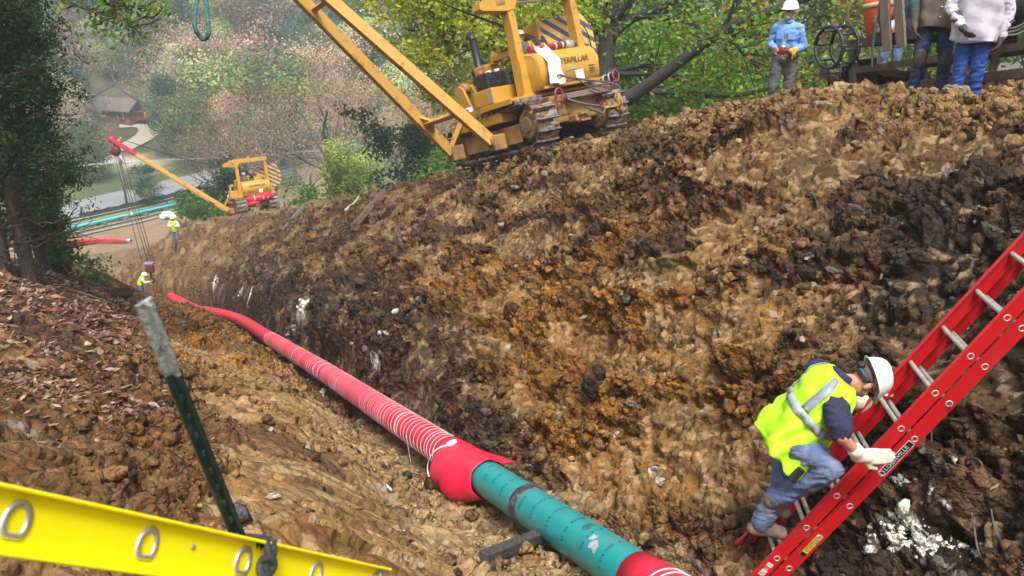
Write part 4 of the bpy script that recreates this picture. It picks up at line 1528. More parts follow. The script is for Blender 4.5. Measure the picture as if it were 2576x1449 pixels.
    MB().box((-.52, .62, 1.78), (.52, .50, .92), bev=.05).build('hydraulic_tank', M_CAT, root)
    MB().prism([(-.62, 2.2), (-.42, 2.2), (-.42, 2.42), (-.50, 2.5), (-.58, 2.46)], .07, Matrix.Translation((0, .30, 0))).build('lifting_eye', M_CAT, root)
    for k in range(3):
        MB().tube([(-.85 + .10 * k, .28, 1.6), (-.87 + .10 * k, .20, 1.98)], .012, 6).build('lever', M_BLACKP, root)
    # ---- hood with a dark panel for its open engine side, exhaust
    MB().prism([(.30, 1.22), (2.30, 1.10), (2.30, 1.72), (2.10, 1.80), (.30, 1.95)], .92, frame((0, 1, 0), (-1, 0, 0), (0, 0, 1))).build('hood', M_CAT, root)
    MB().box((-.472, 1.12, 1.42), (.02, 1.15, .46)).build('engine_bay_shade', M_MDARK, root)  # flat dark panel paints the shade inside the engine bay
    MB().lathe([(.001, -.10), (.17, -.10), (.17, .05), (.001, .07)], 20, frame((0, 1, 0), (0, 0, 1), (-1, 0, 0), (-.46, .78, 1.42))).build('filter_drum', M_CAT, root)
    MB().tube([(-.55, .95, 1.1), (-.50, .95, 1.42)], .02, 6).build('pipe', M_DULLSTEEL, root)
    MB().box((-.50, 1.70, 1.50), (.07, .12, .58)).box((-.50, .45, 1.45), (.07, .2, .6)).build('hood_pillar', M_CAT, root)
    st = MB()
    st.lathe([(.17, 1.82), (.17, 1.90), (.22, 1.92), (.22, 2.06), (.19, 2.08), (.19, 2.14), (.22, 2.16), (.22, 2.24), (.13, 2.30), (.10, 2.36), (.10, 2.98)], 20, Matrix.Translation((-.22, 1.42, 0)))
    st.tube([(-.22, 1.42, 2.95), (-.22, 1.44, 3.02), (-.26, 1.52, 3.12)], .10, 14)
    st.build('exhaust_stack', M_BLACKP, root)
    MB().box((-.30, 1.50, 1.83), (.28, .95, .05), rot=Matrix.Rotation(-.07, 4, 'X'), bev=.015).build('hood_guard', M_BLACKP, root)
    # ---- left side: boom bracket with sheave, boom foot rails
    br = MB().prism([(.75, .98), (1.75, .98), (1.44, 1.88), (1.26, 1.92), (1.12, 1.84)], .07, frame((0, 1, 0), (1, 0, 0), (0, 0, 1), (-1.02, 0, 0)))
    br.prism([(.75, .98), (1.75, .98), (1.44, 1.88), (1.26, 1.92), (1.12, 1.84)], .07, frame((0, 1, 0), (1, 0, 0), (0, 0, 1), (-.72, 0, 0)))
    br.build('sheave_bracket', M_CAT, root)
    MB().lathe([(.001, -.08), (.16, -.08), (.13, 0), (.16, .08), (.001, .08)], 20, frame((0, 1, 0), (0, 0, 1), (1, 0, 0), (-.87, 1.30, 1.84))).build('sheave', M_CATDIRT, root)
    MB().tube([(-1.15, 1.7, 1.05), (-1.15, -.3, 1.05)], .10, 14).build('side_tube', M_CAT, root)
    MB().box((-1.10, .5, .90), (.44, 2.2, .22), bev=.02).build('side_frame', M_CAT, root)
    MB().lathe([(.05, -.06), (.10, -.06), (.10, .06), (.05, .06)], 18, frame((0, 1, 0), (0, 0, 1), (1, 0, 0), (-1.30, .62, 1.24)), True, True).build('spool', M_WHITE, root)
    MB().tube([(-1.30, .62, 1.20), (-1.30, .62, 1.42)], .016, 6).build('pin', M_CATDIRT, root)
    for y_ in (-.42, 1.40):
        MB().box((-1.44, y_, .38), (.34, .30, .36), bev=.03).build('boom_foot', M_CATDIRT, root)
    for k in range(5):
        MB().tube([(-1.66, -.58 + .05 * k, .52), (-1.66, -.58 + .05 * k, .30)], .014, 5).build('bolt', M_CATDIRT, root)
    # ---- right side: counterweight with stripes
    cw = MB()
    cw.prism([(.40, 1.55), (1.62, 1.55), (2.00, 1.80), (2.00, 2.60), (1.72, 3.0), (.40, 2.92)], .50, Matrix.Translation((0, -.22, 0)))
    cw.build('counterweight', M_STRIPE, root)
    MB().box((.36, -.22, 2.24), (.10, .56, 1.34), bev=.02).build('counterweight_end', M_CAT, root)
    MB().tube(curve_pts([(1.35, -.50, 2.62), (1.62, -.54, 2.72), (1.78, -.54, 2.40), (1.80, -.50, 1.9)], 6), .014, 6).build('hose', M_BLACKP, root)
    MB().beam((1.25, -.25, 1.5), (1.25, -.25, 1.2), .3, .3).build('counterweight_arm', M_CAT, root)
    MB().beam((1.75, -.1, 1.7), (1.62, .2, .75), .10, .12).build('counterweight_strut', M_CAT, root)
    # winch behind the seat
    MB().lathe([(.001, -.20), (.22, -.20), (.22, -.16), (.14, -.15), (.14, .15), (.22, .16), (.22, .20), (.001, .20)], 20, frame((0, 1, 0), (0, 0, 1), (1, 0, 0), (.20, -.42, 2.38))).build('winch_drum', M_MDARK, root)
    MB().box((-.10, -.42, 2.30), (.10, .5, .36), bev=.02).box((.5, -.42, 2.2), (.5, .4, .4), bev=.02).build('winch_frame', M_CAT, root)
    MB().beam((-.05, -.7, 2.36), (-.55, .3, 2.32), .10, .12).build('winch_arm', M_CAT, root)
    # ---- the boom, an A-frame pivoting at the left track
    pv = Vector((-1.58, .49, .42))
    boom = empty('boom', pv, root)
    dirb = Vector((-math.cos(theta), 0, math.sin(theta)))
    nb = Vector((math.sin(theta), 0, math.cos(theta)))
    a0, a1 = Vector((0, -.91, 0)), Vector((0, .91, 0))
    tipc = dirb * boom_len
    t0, t1 = tipc + Vector((0, -.16, 0)), tipc + Vector((0, .16, 0))
    for a_, t_ in ((a0, t0), (a1, t1)):
        sp_ = a_.lerp(t_, .80)
        MB().beam(a_, sp_, .17, .25, up=nb, bev=.012).build('boom_leg', M_BOOM, boom)
        MB().beam(sp_, t_, .172, .24, up=nb, bev=.012).build('boom_tip', M_BOOMRED, boom)
    q0, q1 = a0.lerp(t0, .13), a1.lerp(t1, .13)
    MB().beam(q0, q1, .10, .12, up=nb).build('cross_member', M_BOOM, boom)
    MB().add([q1 + Vector((0, 0, 0)) - dirb * .35 + nb * .06, q1 + dirb * .30 + nb * .06, q1 + Vector((0, -.42, 0)) + nb * .06, q1 - dirb * .35 - nb * .0, q1 + dirb * .30, q1 + Vector((0, -.42, 0))],
             [[0, 1, 2], [3, 4, 5], [0, 1, 4, 3], [1, 2, 5, 4], [0, 2, 5, 3]]).build('gusset', M_BOOM, boom)
    q0, q1 = a0.lerp(t0, .6), a1.lerp(t1, .6)
    MB().beam(q0, q1, .10, .10, up=nb).build('cross_member', M_BOOM, boom)
    MB().beam(a1 + dirb * .05, Vector((.30, .55, .70)), .10, .12).build('boom_stay', M_BOOM, boom)
    Mh = frame(dirb, nb, (0, -1, 0), tipc)
    MB().lathe([(.001, -.20), (.20, -.20), (.17, -.02), (.17, .02), (.20, .20), (.001, .20)], 20, Mh).build('head_sheave', M_BOOMRED, boom)
    MB().box(tipc + nb * .26 - dirb * .35, (.34, .22, .14), rot=Matrix.Rotation(math.pi / 2 + (math.pi / 2 - theta), 4, 'Y')).build('boom_lug', M_CAT, boom)
    # luffing cables from the winch to the tip
    w0 = Vector((.20, -.42, 2.55)) - pv
    for k in range(3):
        mid = (w0 + tipc) / 2 + Vector((0, 0, -.15))
        MB().tube(curve_pts([w0 + Vector((0, .10 * k - .1, 0)), mid + Vector((0, .07 * k, .05 * k)), tipc + nb * .2 + Vector((0, .08 * k - .08, 0))], 6), .013, 5).build('luffing_cable', M_CABLE, boom)
    return root, boom, tipc + pv


def seat_on(root, p, heading, nose, roll, scale):
    f = Vector((math.sin(heading) * math.cos(nose), math.cos(heading) * math.cos(nose), -math.sin(nose)))
    r0 = Vector((math.cos(heading), -math.sin(heading), 0))
    u0 = r0.cross(f)
    r_ = r0 * math.cos(roll) - u0 * math.sin(roll)
    u_ = r_.cross(f)
    M = frame(r_ * scale, f * scale, u_ * scale, p)
    root.matrix_world = M
    return M


pl1, boom1, tip1 = pipelayer('large yellow pipelayer close by, twin boom legs rising out of the picture', R(51), 7.6)
MP1 = seat_on(pl1, (.68, 21.59, -5.06), -.633, .32, -.04, 1.03)
pl2, boom2, tip2 = pipelayer('smaller looking yellow pipelayer far down the slope with red tipped boom lowered', R(41.0), 7.9)
MP2 = seat_on(pl2, (-15.59, 51.36, -15.87), -.4924, .228, -.008, .9286)


def on1(x, y, z): return MP1 @ Vector((x, y, z))
def on2(x, y, z): return MP2 @ Vector((x, y, z))


def put1(o, label, cat):
    """a thing carried by the near pipelayer: built in its frame"""
    o.matrix_world = MP1
    tag(o, label, cat)
    return o


# things carried by the near machine
cr = empty('battery_crate'); put1(cr, 'black plastic crate of tools strapped on the near pipelayer fender', 'crate')
MB().box((-1.03, -.10, 1.78), (.52, .50, .34), bev=.02).build('crate_body', M_BLACKP, cr)
for x_ in (-1.2, -.9):
    MB().tube([(x_, -.36, 1.62), (x_, -.36, 1.96), (x_, .16, 1.97)], .012, 5).build('crate_strap', M_BLACKP, cr)
MB().lathe([(.001, 0), (.06, 0), (.06, .10), (.03, .14), (.001, .14)], 12, Matrix.Translation((-1.15, .05, 1.94))).build('spray_can', pmat('orange_can', (.75, .12, .02), rough=.4), cr)
MB().lathe([(.001, 0), (.07, 0), (.08, .07), (.001, .09)], 12, Matrix.Translation((-1.0, -.05, 1.95))).build('white_cup', M_WHITE, cr)
MB().lathe([(.001, 0), (.06, 0), (.07, .07), (.001, .08)], 12, Matrix.Translation((-.86, -.20, 1.95))).build('white_cup', M_WHITE, cr)
# white sack over the tank
nx, nz = 14, 22
vs, fs = [], []
for j_ in range(nz):
    t = j_ / (nz - 1)
    for i_ in range(nx):
        q = i_ / (nx - 1)
        wd = .26 + .20 * t + .03 * math.sin(t * 9)
        x_ = -.40 + (q - .5) * wd + .03 * math.sin(t * 5 + 1) + .02 * t
        z_ = 2.20 - .88 * t + .03 * math.sin(q * 7)
        y_ = -1.30 - .42 * min(1, t * 2.2) + .035 * math.sin(q * 17 + t * 4) + .02 * math.sin(t * 14 + q * 5) + (-.02)
        vs.append((x_, y_, z_))
for j_ in range(nz - 1):
    for i_ in range(nx - 1):
        a = j_ * nx + i_
        fs.append([a, a + 1, a + nx + 1, a + nx])
M_CLOTH = pmat('white_sack', (.82, .82, .84), (.70, .70, .70), 5, rough=.75)
o = MB().add(vs, fs, True).build('white_sack', M_CLOTH)
o.modifiers.new('t', 'SOLIDIFY').thickness = .03
put1(o, 'white cloth sack hanging over the yellow fuel tank of the near pipelayer', 'sack')
o = empty('wrapped_rod'); put1(o, 'dark red rod with white bands lying on top of the yellow fuel tank', 'rod')
MB().tube([(-.62, -1.22, 2.20), (.40, -1.22, 2.20)], .075, 12).build('rod_body', pmat('dark_red_cloth', (.28, .02, .03), rough=.7), o)
for x_ in (-.5, -.2, .1, .3):
    MB().tube([(x_, -1.22, 2.20), (x_ + .04, -1.22, 2.20)], .078, 12).build('band', M_STWHITE, o)
MB().tube([(.40, -1.22, 2.20), (.62, -1.22, 2.18)], .11, 12).build('rod_cap', M_DULLSTEEL, o)
# plank, slings and shackles at the back
o = MB().box((.32, -1.74, 1.02), (1.30, .20, .12), bev=.01).build('plank', M_WOODG); put1(o, 'grey wooden plank lying across the rear of the near pipelayer', 'plank')


def sling(pts, r, name, label, mat=M_WIRE, cat='sling'):
    o = MB().tube(curve_pts(pts, 6), r, 6).build(name, mat)
    return put1(o, label, cat)


sling([(-.42, -1.66, 1.24), (-.40, -1.75, 1.50), (-.15, -1.80, 1.42), (.25, -1.86, 1.30), (.70, -1.92, 1.18), (1.10, -1.95, 1.02), (1.14, -1.95, .86)], .024, 'wire_sling', 'grey wire rope sling arching from the tank over the wooden plank')
sling([(.05, -1.82, 1.36), (.35, -1.90, 1.10), (.62, -1.93, .98)], .018, 'wire_sling', 'short thin wire sling running down to the end of the plank')
sling([(-.32, -1.82, .95), (-.05, -1.95, .80), (.25, -2.0, .70), (.50, -2.0, .62), (.45, -2.0, .50), (.28, -1.98, .58), (.02, -1.93, .72)], .026, 'wire_sling', 'thick looped wire sling hanging below the wooden plank at the rear')


def shackle(c, s_, ax, name, label, mat, tilt=0):
    o = empty(name); put1(o, label, 'shackle')
    M = Matrix.Translation(c) @ Matrix.Rotation(ax, 4, 'Z') @ Matrix.Rotation(tilt, 4, 'Y') @ Matrix.Scale(s_, 4)
    arc = [(-.10, 0, -.16)] + [(.16 * math.cos(a), 0, .02 + .16 * math.sin(a)) for a in [math.pi + .4 - k * (math.pi + .8) / 12 for k in range(13)]] + [(.10, 0, -.16)]
    MB().tube([M @ Vector(p) for p in arc], .032 * s_, 8).build('bow', mat, o)
    MB().tube([M @ Vector((-.17, 0, -.16)), M @ Vector((.17, 0, -.16))], .036 * s_, 8).build('pin', pmat('pin_red', (.30, .03, .06), rough=.6), o)
    return o


M_GALV = pmat('galvanised', (.34, .34, .36), (.18, .15, .12), 9, .5, .7, rough=.45, metal=.5)
M_MAGENTA = pmat('magenta_paint', (.26, .03, .07), (.2, .06, .06), 9, .5, .7, rough=.5)
shackle((.98, -1.72, 1.20), .72, .15, 'shackle', 'grey bow shackle, left of the three hanging under the tank', M_GALV)
shackle((1.16, -1.70, 1.24), .72, .3, 'shackle', 'grey bow shackle, middle of the three hanging under the tank', M_GALV)
shackle((1.33, -1.68, 1.28), .72, .2, 'shackle', 'reddish bow shackle, right of the three hanging under the tank', M_MAGENTA)
shackle((-.47, -1.75, 1.08), .8, .2, 'shackle', 'magenta painted shackle hanging at the left end of the plank', M_MAGENTA, .15)
ch = empty('tow_chain'); put1(ch, 'rusty yellow chain links hanging by the right track sprocket', 'chain')
for k in range(4):
    MB().torus(Matrix.Translation((1.03 + .03 * (k % 2), -1.93, .78 - .10 * k)) @ Matrix.Rotation(k * 1.4, 4, 'Z') @ Matrix.Rotation(math.pi / 2, 4, 'X'), .075, .022, 14, 6).build('link', M_CATDIRT, ch)
o = MB().box((.62, -1.93, .62), (.9, .05, .06)).box((1.05, -1.93, .74), (.1, .09, .26)).build('hitch_bar', M_CAT); put1(o, 'yellow steel hitch bar hung with wire slings behind the near pipelayer', 'hitch bar')
# hook line and the green sling under the near boom's tip
tw = MP1 @ tip1
sl_top = Vector((tw.x, tw.y, tw.z - .3))
hk = empty('hook_block', sl_top); tag(hk, 'pipelayer hook block hanging at the boom tip above the picture', 'hook block')
MB().box((0, 0, -.1), (.30, .16, .42), bev=.05).build('block_body', M_BOOMRED, hk)
MB().tube(curve_pts([(0, 0, -.3), (.02, 0, -.42), (.10, 0, -.50), (.08, 0, -.60), (-.02, 0, -.62), (-.08, 0, -.56)], 5), .035, 8).build('hook', M_GALV, hk)
M_SLING = pmat('teal_sling', (.025, .085, .085), (.055, .15, .14), 12, .45, .6, rough=.85, bump=.5, bscale=60)
gs = at(203, 38.5, 17.4)
h0 = sl_top + Vector((0, 0, -.60))
gp = curve_pts([h0 + Vector((-.04, 0, 0)), h0.lerp(gs, .55) + Vector((-.14, .02, 0)), gs + Vector((-.13, 0, .28)), gs + Vector((-.05, 0, .03)), gs + Vector((.045, 0, 0)), gs + Vector((.13, 0, .15)), h0.lerp(gs, .6) + Vector((.03, 0, 0)), h0 + Vector((.05, 0, 0))], 7)
o = MB().tube(gp, [.045 + .008 * math.sin(k * 1.9) for k in range(len(gp))], 8).build('lifting_sling', M_SLING)
tag(o, 'dark teal lifting sling hanging in a loop at the top of the picture', 'sling')
# red rolls on the far machine, its hook line and block at the trench
rl = empty('wrap_roll'); rl.matrix_world = MP2
tag(rl, 'roll of bright red wrap tied across the rear of the far pipelayer', 'roll')
MB().tube([(-.62, -1.82, 1.02), (.98, -1.82, 1.06)], .20, 20).build('roll_body', M_REDWRAP, rl)
MB().tube([(-.60, -1.80, .74), (.10, -1.80, .76)], .15, 20).build('roll_body', M_REDWRAP, rl)
for x_ in (-.2, .35, .62):
    MB().tube([(x_, -1.82, 1.03), (x_ + .05, -1.82, 1.03)], .203, 20).build('tie', M_STWHITE, rl)
tw2 = MP2 @ tip2
BLK = at(150.5, 272, 45.0)
hb = empty('hook_block', BLK); tag(hb, 'dark red hook block lowered into the far end of the trench', 'hook block')
MB().box((0, 0, .18), (.42, .30, .42), bev=.08).build('block_body', pmat('block_red', (.13, .02, .02), rough=.6), hb)
MB().box((0, 0, .46), (.44, .32, .12), bev=.03).build('block_cap', M_GALV, hb)
MB().tube(curve_pts([(0, 0, -.05), (0, 0, -.3), (.10, 0, -.42), (.02, 0, -.55), (-.1, 0, -.48)], 5), .05, 8).build('hook', M_MDARK, hb)
ub = empty('head_block', tw2 + Vector((.12, 0, -.55))); tag(ub, 'dark red pulley block hanging right under the far boom tip', 'pulley block')
MB().lathe([(.001, -.14), (.26, -.14), (.30, 0), (.26, .14), (.001, .14)], 18, frame((1, 0, 0), (0, 0, 1), (0, -1, 0), (0, 0, -.1))).build('pulley_body', pmat('block_red2', (.15, .015, .02), rough=.6), ub)
MB().tube([(0, 0, .1), (0, 0, .45)], .06, 8).build('pulley_link', M_BOOMRED, ub)
hl = empty('hoist_cable', tw2); tag(hl, 'long thin hoist cables from the far boom tip down into the trench', 'cable')
for k, (dx0, dx1, dy1) in enumerate(((-.10, -.40, .1), (.02, -.05, 0), (.12, .12, 0), (.35, .2, .1))):
    a = ub.location + Vector((dx0, 0, -.15)) - tw2; b = BLK + Vector((dx1, dy1, .5)) - tw2
    MB().tube([a, a.lerp(b, .5) + Vector((0, 0, -.03)), b], .020, 5).build('cable_fall', M_CABLE, hl)
# ---------------------------------------------------------------- people
M_SKIN = pmat('skin', (.52, .25, .17), (.45, .18, .12), 14, .45, .7, rough=.5)
M_HIVIS = pmat('hivis_cloth', (.42, .80, .015), (.32, .60, .03), 7, .55, .8, rough=.7, bump=.35, bscale=16)
M_REFLECT = pmat('reflective_tape', (.30, .35, .40), (.22, .26, .30), 14, rough=.4)
M_NAVY = pmat('navy_cotton', (.018, .020, .055), (.028, .030, .07), 9, rough=.9, bump=.4, bscale=18)
M_JEANS = pmat('faded_denim', (.085, .135, .25), (.20, .25, .34), 5, .48, .66, rough=.9, bump=.5, bscale=22, c3=(.12, .12, .13), scale3=3, lo3=.6)
M_JEANSB = pmat('bright_denim', (.020, .065, .30), (.05, .12, .38), 4, .48, .66, rough=.9, bump=.5, bscale=18)
M_JEANSD = pmat('dark_denim', (.018, .035, .12), (.045, .05, .075), 4, .45, .62, rough=.9, bump=.5, bscale=18)
M_GREYTR = pmat('grey_twill', (.13, .13, .125), (.09, .09, .085), 6, rough=.9, bump=.4, bscale=18)
M_BLUESH = pmat('blue_shirt', (.13, .30, .66), (.20, .38, .70), 4, rough=.8, bump=.4, bscale=16)
M_HAT = pmat('white_hard_hat', (.80, .80, .80), (.70, .68, .64), 9, .6, .7, rough=.28)
M_GLOVE = pmat('pale_glove', (.62, .58, .48), (.42, .36, .26), 9, .5, .7, rough=.8, bump=.3, bscale=30)
M_GLOVEY = pmat('yellow_glove', (.70, .42, .03), (.5, .28, .03), 9, rough=.8)
M_GLOVEG = pmat('grey_glove', (.115, .10, .08), (.055, .048, .04), 8, .42, .6, rough=.9, bump=.3, bscale=25)
M_GLOVED = pmat('dark_glove', (.045, .040, .036), (.09, .08, .07), 8, rough=.85, bump=.3, bscale=25)
M_BOOT = pmat('muddy_boot', (.115, .078, .055), (.20, .15, .11), 9, .45, .65, rough=.9, bump=.4, bscale=20)
M_BOOTG = pmat('dusty_boot', (.30, .26, .21), (.16, .12, .09), 9, rough=.9, bump=.4, bscale=20)
M_COATL = pmat('lavender_jacket', (.56, .51, .60), (.49, .44, .52), 4, .5, .7, rough=.85, bump=.5, bscale=12)
M_COATB = pmat('brown_waistcoat', (.145, .115, .085), (.10, .075, .055), 5, rough=.9, bump=.5, bscale=14)
M_GREENSL = pmat('green_sleeve', (.012, .20, .18), (.02, .12, .11), 5, rough=.8, bump=.5, bscale=14)
M_KNEEPAD = pmat('knee_pad', (.05, .045, .04), (.08, .07, .06), 12, rough=.8, bump=.3)
M_HAIR = pmat('short_hair', (.10, .07, .055), rough=.8)
M_BEARD = pmat('grey_beard', (.45, .40, .36), rough=.9)


def blob(name, prims, vox, mat, parent, smooth=3, folds=0.0, fscale=.09, seed=0):
    """one continuous surface round capsules ('c', p, r, q, r2) and ellipsoids ('e', centre, axes3x3, radii)"""
    bm = bmesh.new()
    for pr_ in prims:
        if pr_[0] == 'c':
            _, p, r1, q, r2 = pr_
            p, q = Vector(p), Vector(q)
            for c_, r_ in ((p, r1), (q, r2)):
                bmesh.ops.create_icosphere(bm, subdivisions=2, radius=r_, matrix=Matrix.Translation(c_))
            L_ = (q - p).length
            if L_ > 1e-5:
                M = zframe(q - p, (p + q) / 2)
                bmesh.ops.create_cone(bm, cap_ends=True, segments=16, radius1=r1, radius2=r2, depth=L_, matrix=M)
        else:
            _, c_, A, rad_ = pr_
            M = A.to_4x4(); M.translation = Vector(c_)
            bmesh.ops.create_icosphere(bm, subdivisions=3, radius=1.0, matrix=M @ Matrix.Diagonal((*rad_, 1)))
    me = bpy.data.meshes.new(name)
    bm.to_mesh(me); bm.free()
    tmp = bpy.data.objects.new('tmp', me)
    col.objects.link(tmp)
    md = tmp.modifiers.new('r', 'REMESH'); md.mode = 'VOXEL'; md.voxel_size = vox; md.use_smooth_shade = True
    if smooth:
        ms = tmp.modifiers.new('s', 'SMOOTH'); ms.iterations = smooth; ms.factor = .5
    bpy.context.view_layer.update()
    out_ = bpy.data.meshes.new_from_object(tmp.evaluated_get(bpy.context.evaluated_depsgraph_get()))
    bpy.data.objects.remove(tmp); bpy.data.meshes.remove(me)
    out_.name = name
    n = len(out_.vertices)
    if folds > 0 and n:
        co = np.empty(n * 3, np.float32); out_.vertices.foreach_get('co', co); co = co.reshape(-1, 3)
        no = np.empty(n * 3, np.float32); out_.vertices.foreach_get('normal', no); no = no.reshape(-1, 3)
        a = co[:, 0] + .6 * co[:, 1]; b = co[:, 2] + .4 * co[:, 1]
        w_ = fbm(a / fscale * .7, b / fscale * .7, seed + 3, 2) * 2
        f = np.abs(fbm(a / fscale + w_, b / fscale * 1.6 + w_, seed, 3) - .5) * 2
        co = co + no * ((.35 - f) * folds)[:, None]
        out_.vertices.foreach_set('co', co.ravel())
    out_.polygons.foreach_set('use_smooth', np.ones(len(out_.polygons), bool))
    out_.materials.clear(); out_.materials.append(mat)
    return link(name, out_, parent)


def axes(x, y, z):
    return Matrix((Vector(x).normalized(), Vector(y).normalized(), Vector(z).normalized())).transposed()


def hand(prims_at, wrist, dirv, palm_n, size=1.0, curl=.5, thumb_side=1, thick=1.0):
    """capsules of a gloved hand: a palm, four unequal bent fingers, a thumb off the side"""
    d = Vector(dirv).normalized(); n = Vector(palm_n); n = (n - d * n.dot(d)).normalized(); x = d.cross(n)
    W = Vector(wrist)
    s_ = size
    pr_ = [('c', W - d * .02 * s_, .036 * s_ * thick, W + d * .03 * s_, .036 * s_ * thick)]
    for k in range(4):
        o = (k - 1.5) * .0205 * s_
        base = W + d * .085 * s_ + x * o
        pr_.append(('c', W + d * .02 * s_ + x * o * .7, .019 * s_ * thick, base, .0155 * s_ * thick))
        ln = (.040, .046, .044, .034)[k] * s_
        dd = d
        p = base
        for j in range(3):
            ang_ = curl * (.55, .75, .5)[j]
            dd = (dd * math.cos(ang_) + n * math.sin(ang_)).normalized()
            q = p + dd * ln * (1, .72, .55)[j]
            pr_.append(('c', p, (.0125 - .0012 * j) * s_ * thick, q, (.0113 - .0012 * j) * s_ * thick))
            p = q
    tb = W + d * .025 * s_ + x * thumb_side * .028 * s_
    t1 = tb + (d * .55 + x * thumb_side * .75 + n * .25).normalized() * .045 * s_
    t2 = t1 + (d * .85 + x * thumb_side * .25 + n * .45 * (.4 + curl)).normalized() * .040 * s_
    pr_ += [('c', tb, .017 * s_ * thick, t1, .0145 * s_ * thick), ('c', t1, .014 * s_ * thick, t2, .0115 * s_ * thick)]
    return pr_


def head_prims(c, up, fwd, s_=1.0):
    up, fwd = Vector(up).normalized(), Vector(fwd).normalized()
    fwd = (fwd - up * fwd.dot(up)).normalized(); x = fwd.cross(up)
    A = axes(x, fwd, up)
    c = Vector(c)

    def P(a, b, d): return c + (x * a + fwd * b + up * d) * s_
    pr_ = [('e', P(0, -.008, .03), A, (.077 * s_, .097 * s_, .090 * s_)),
           ('e', P(0, .026, -.045), A, (.058 * s_, .066 * s_, .075 * s_)),
           ('c', P(0, .060, -.098), .024 * s_, P(0, .066, -.090), .022 * s_),
           ('c', P(0, .090, -.005), .011 * s_, P(0, .106, -.034), .015 * s_),
           ('c', P(-.034, .078, .022), .012 * s_, P(.034, .078, .022), .012 * s_),
           ('c', P(-.018, .080, -.066), .010 * s_, P(.018, .080, -.066), .010 * s_)]
    for sg in (-1, 1):
        pr_.append(('e', P(sg * .079, -.008, -.018), A, (.010 * s_, .021 * s_, .032 * s_)))
        pr_.append(('e', P(sg * .042, .060, -.030), A, (.022 * s_, .020 * s_, .022 * s_)))
    return pr_, A, P


def hard_hat(parent, c, A, s_=1.0, mat=None, vox=None, back_dial=False):
    """shell with brim and peak; A: columns are right, forward, up"""
    M = A.to_4x4(); M.translation = Vector(c)
    n = 32
    prof_ = [(1.10, -.02), (1.12, .0), (1.01, .012), (1.0, .03), (.97, .30), (.86, .60), (.66, .83), (.36, .97), (.001, 1.0)]
    vs, fs = [], []
    for r_, z_ in prof_:
        for k in range(n):
            a = 2 * math.pi * k / n
            fx, fy = math.cos(a), math.sin(a)
            peak = (max(0, fy) ** 3 * .045 if r_ > 1.05 else 0)
            rx, ry = .113 * r_, .142 * r_
            ridge = .006 * (abs(fx) < .22) * (z_ > .3)
            vs.append(M @ (Vector((fx * rx, fy * (ry + peak) , z_ * .125 + ridge - (.012 if r_ > 1.05 and fy > .3 else 0))) * s_))
    for i_ in range(len(prof_) - 1):
        for k in range(n):
            a, b = i_ * n + k, i_ * n + (k + 1) % n
            fs.append([a, b, b + n, a + n])
    o = MB().add(vs, fs, True).build('hard_hat', mat or M_HAT, parent)
    o.modifiers.new('t', 'SOLIDIFY').thickness = .004
    return o


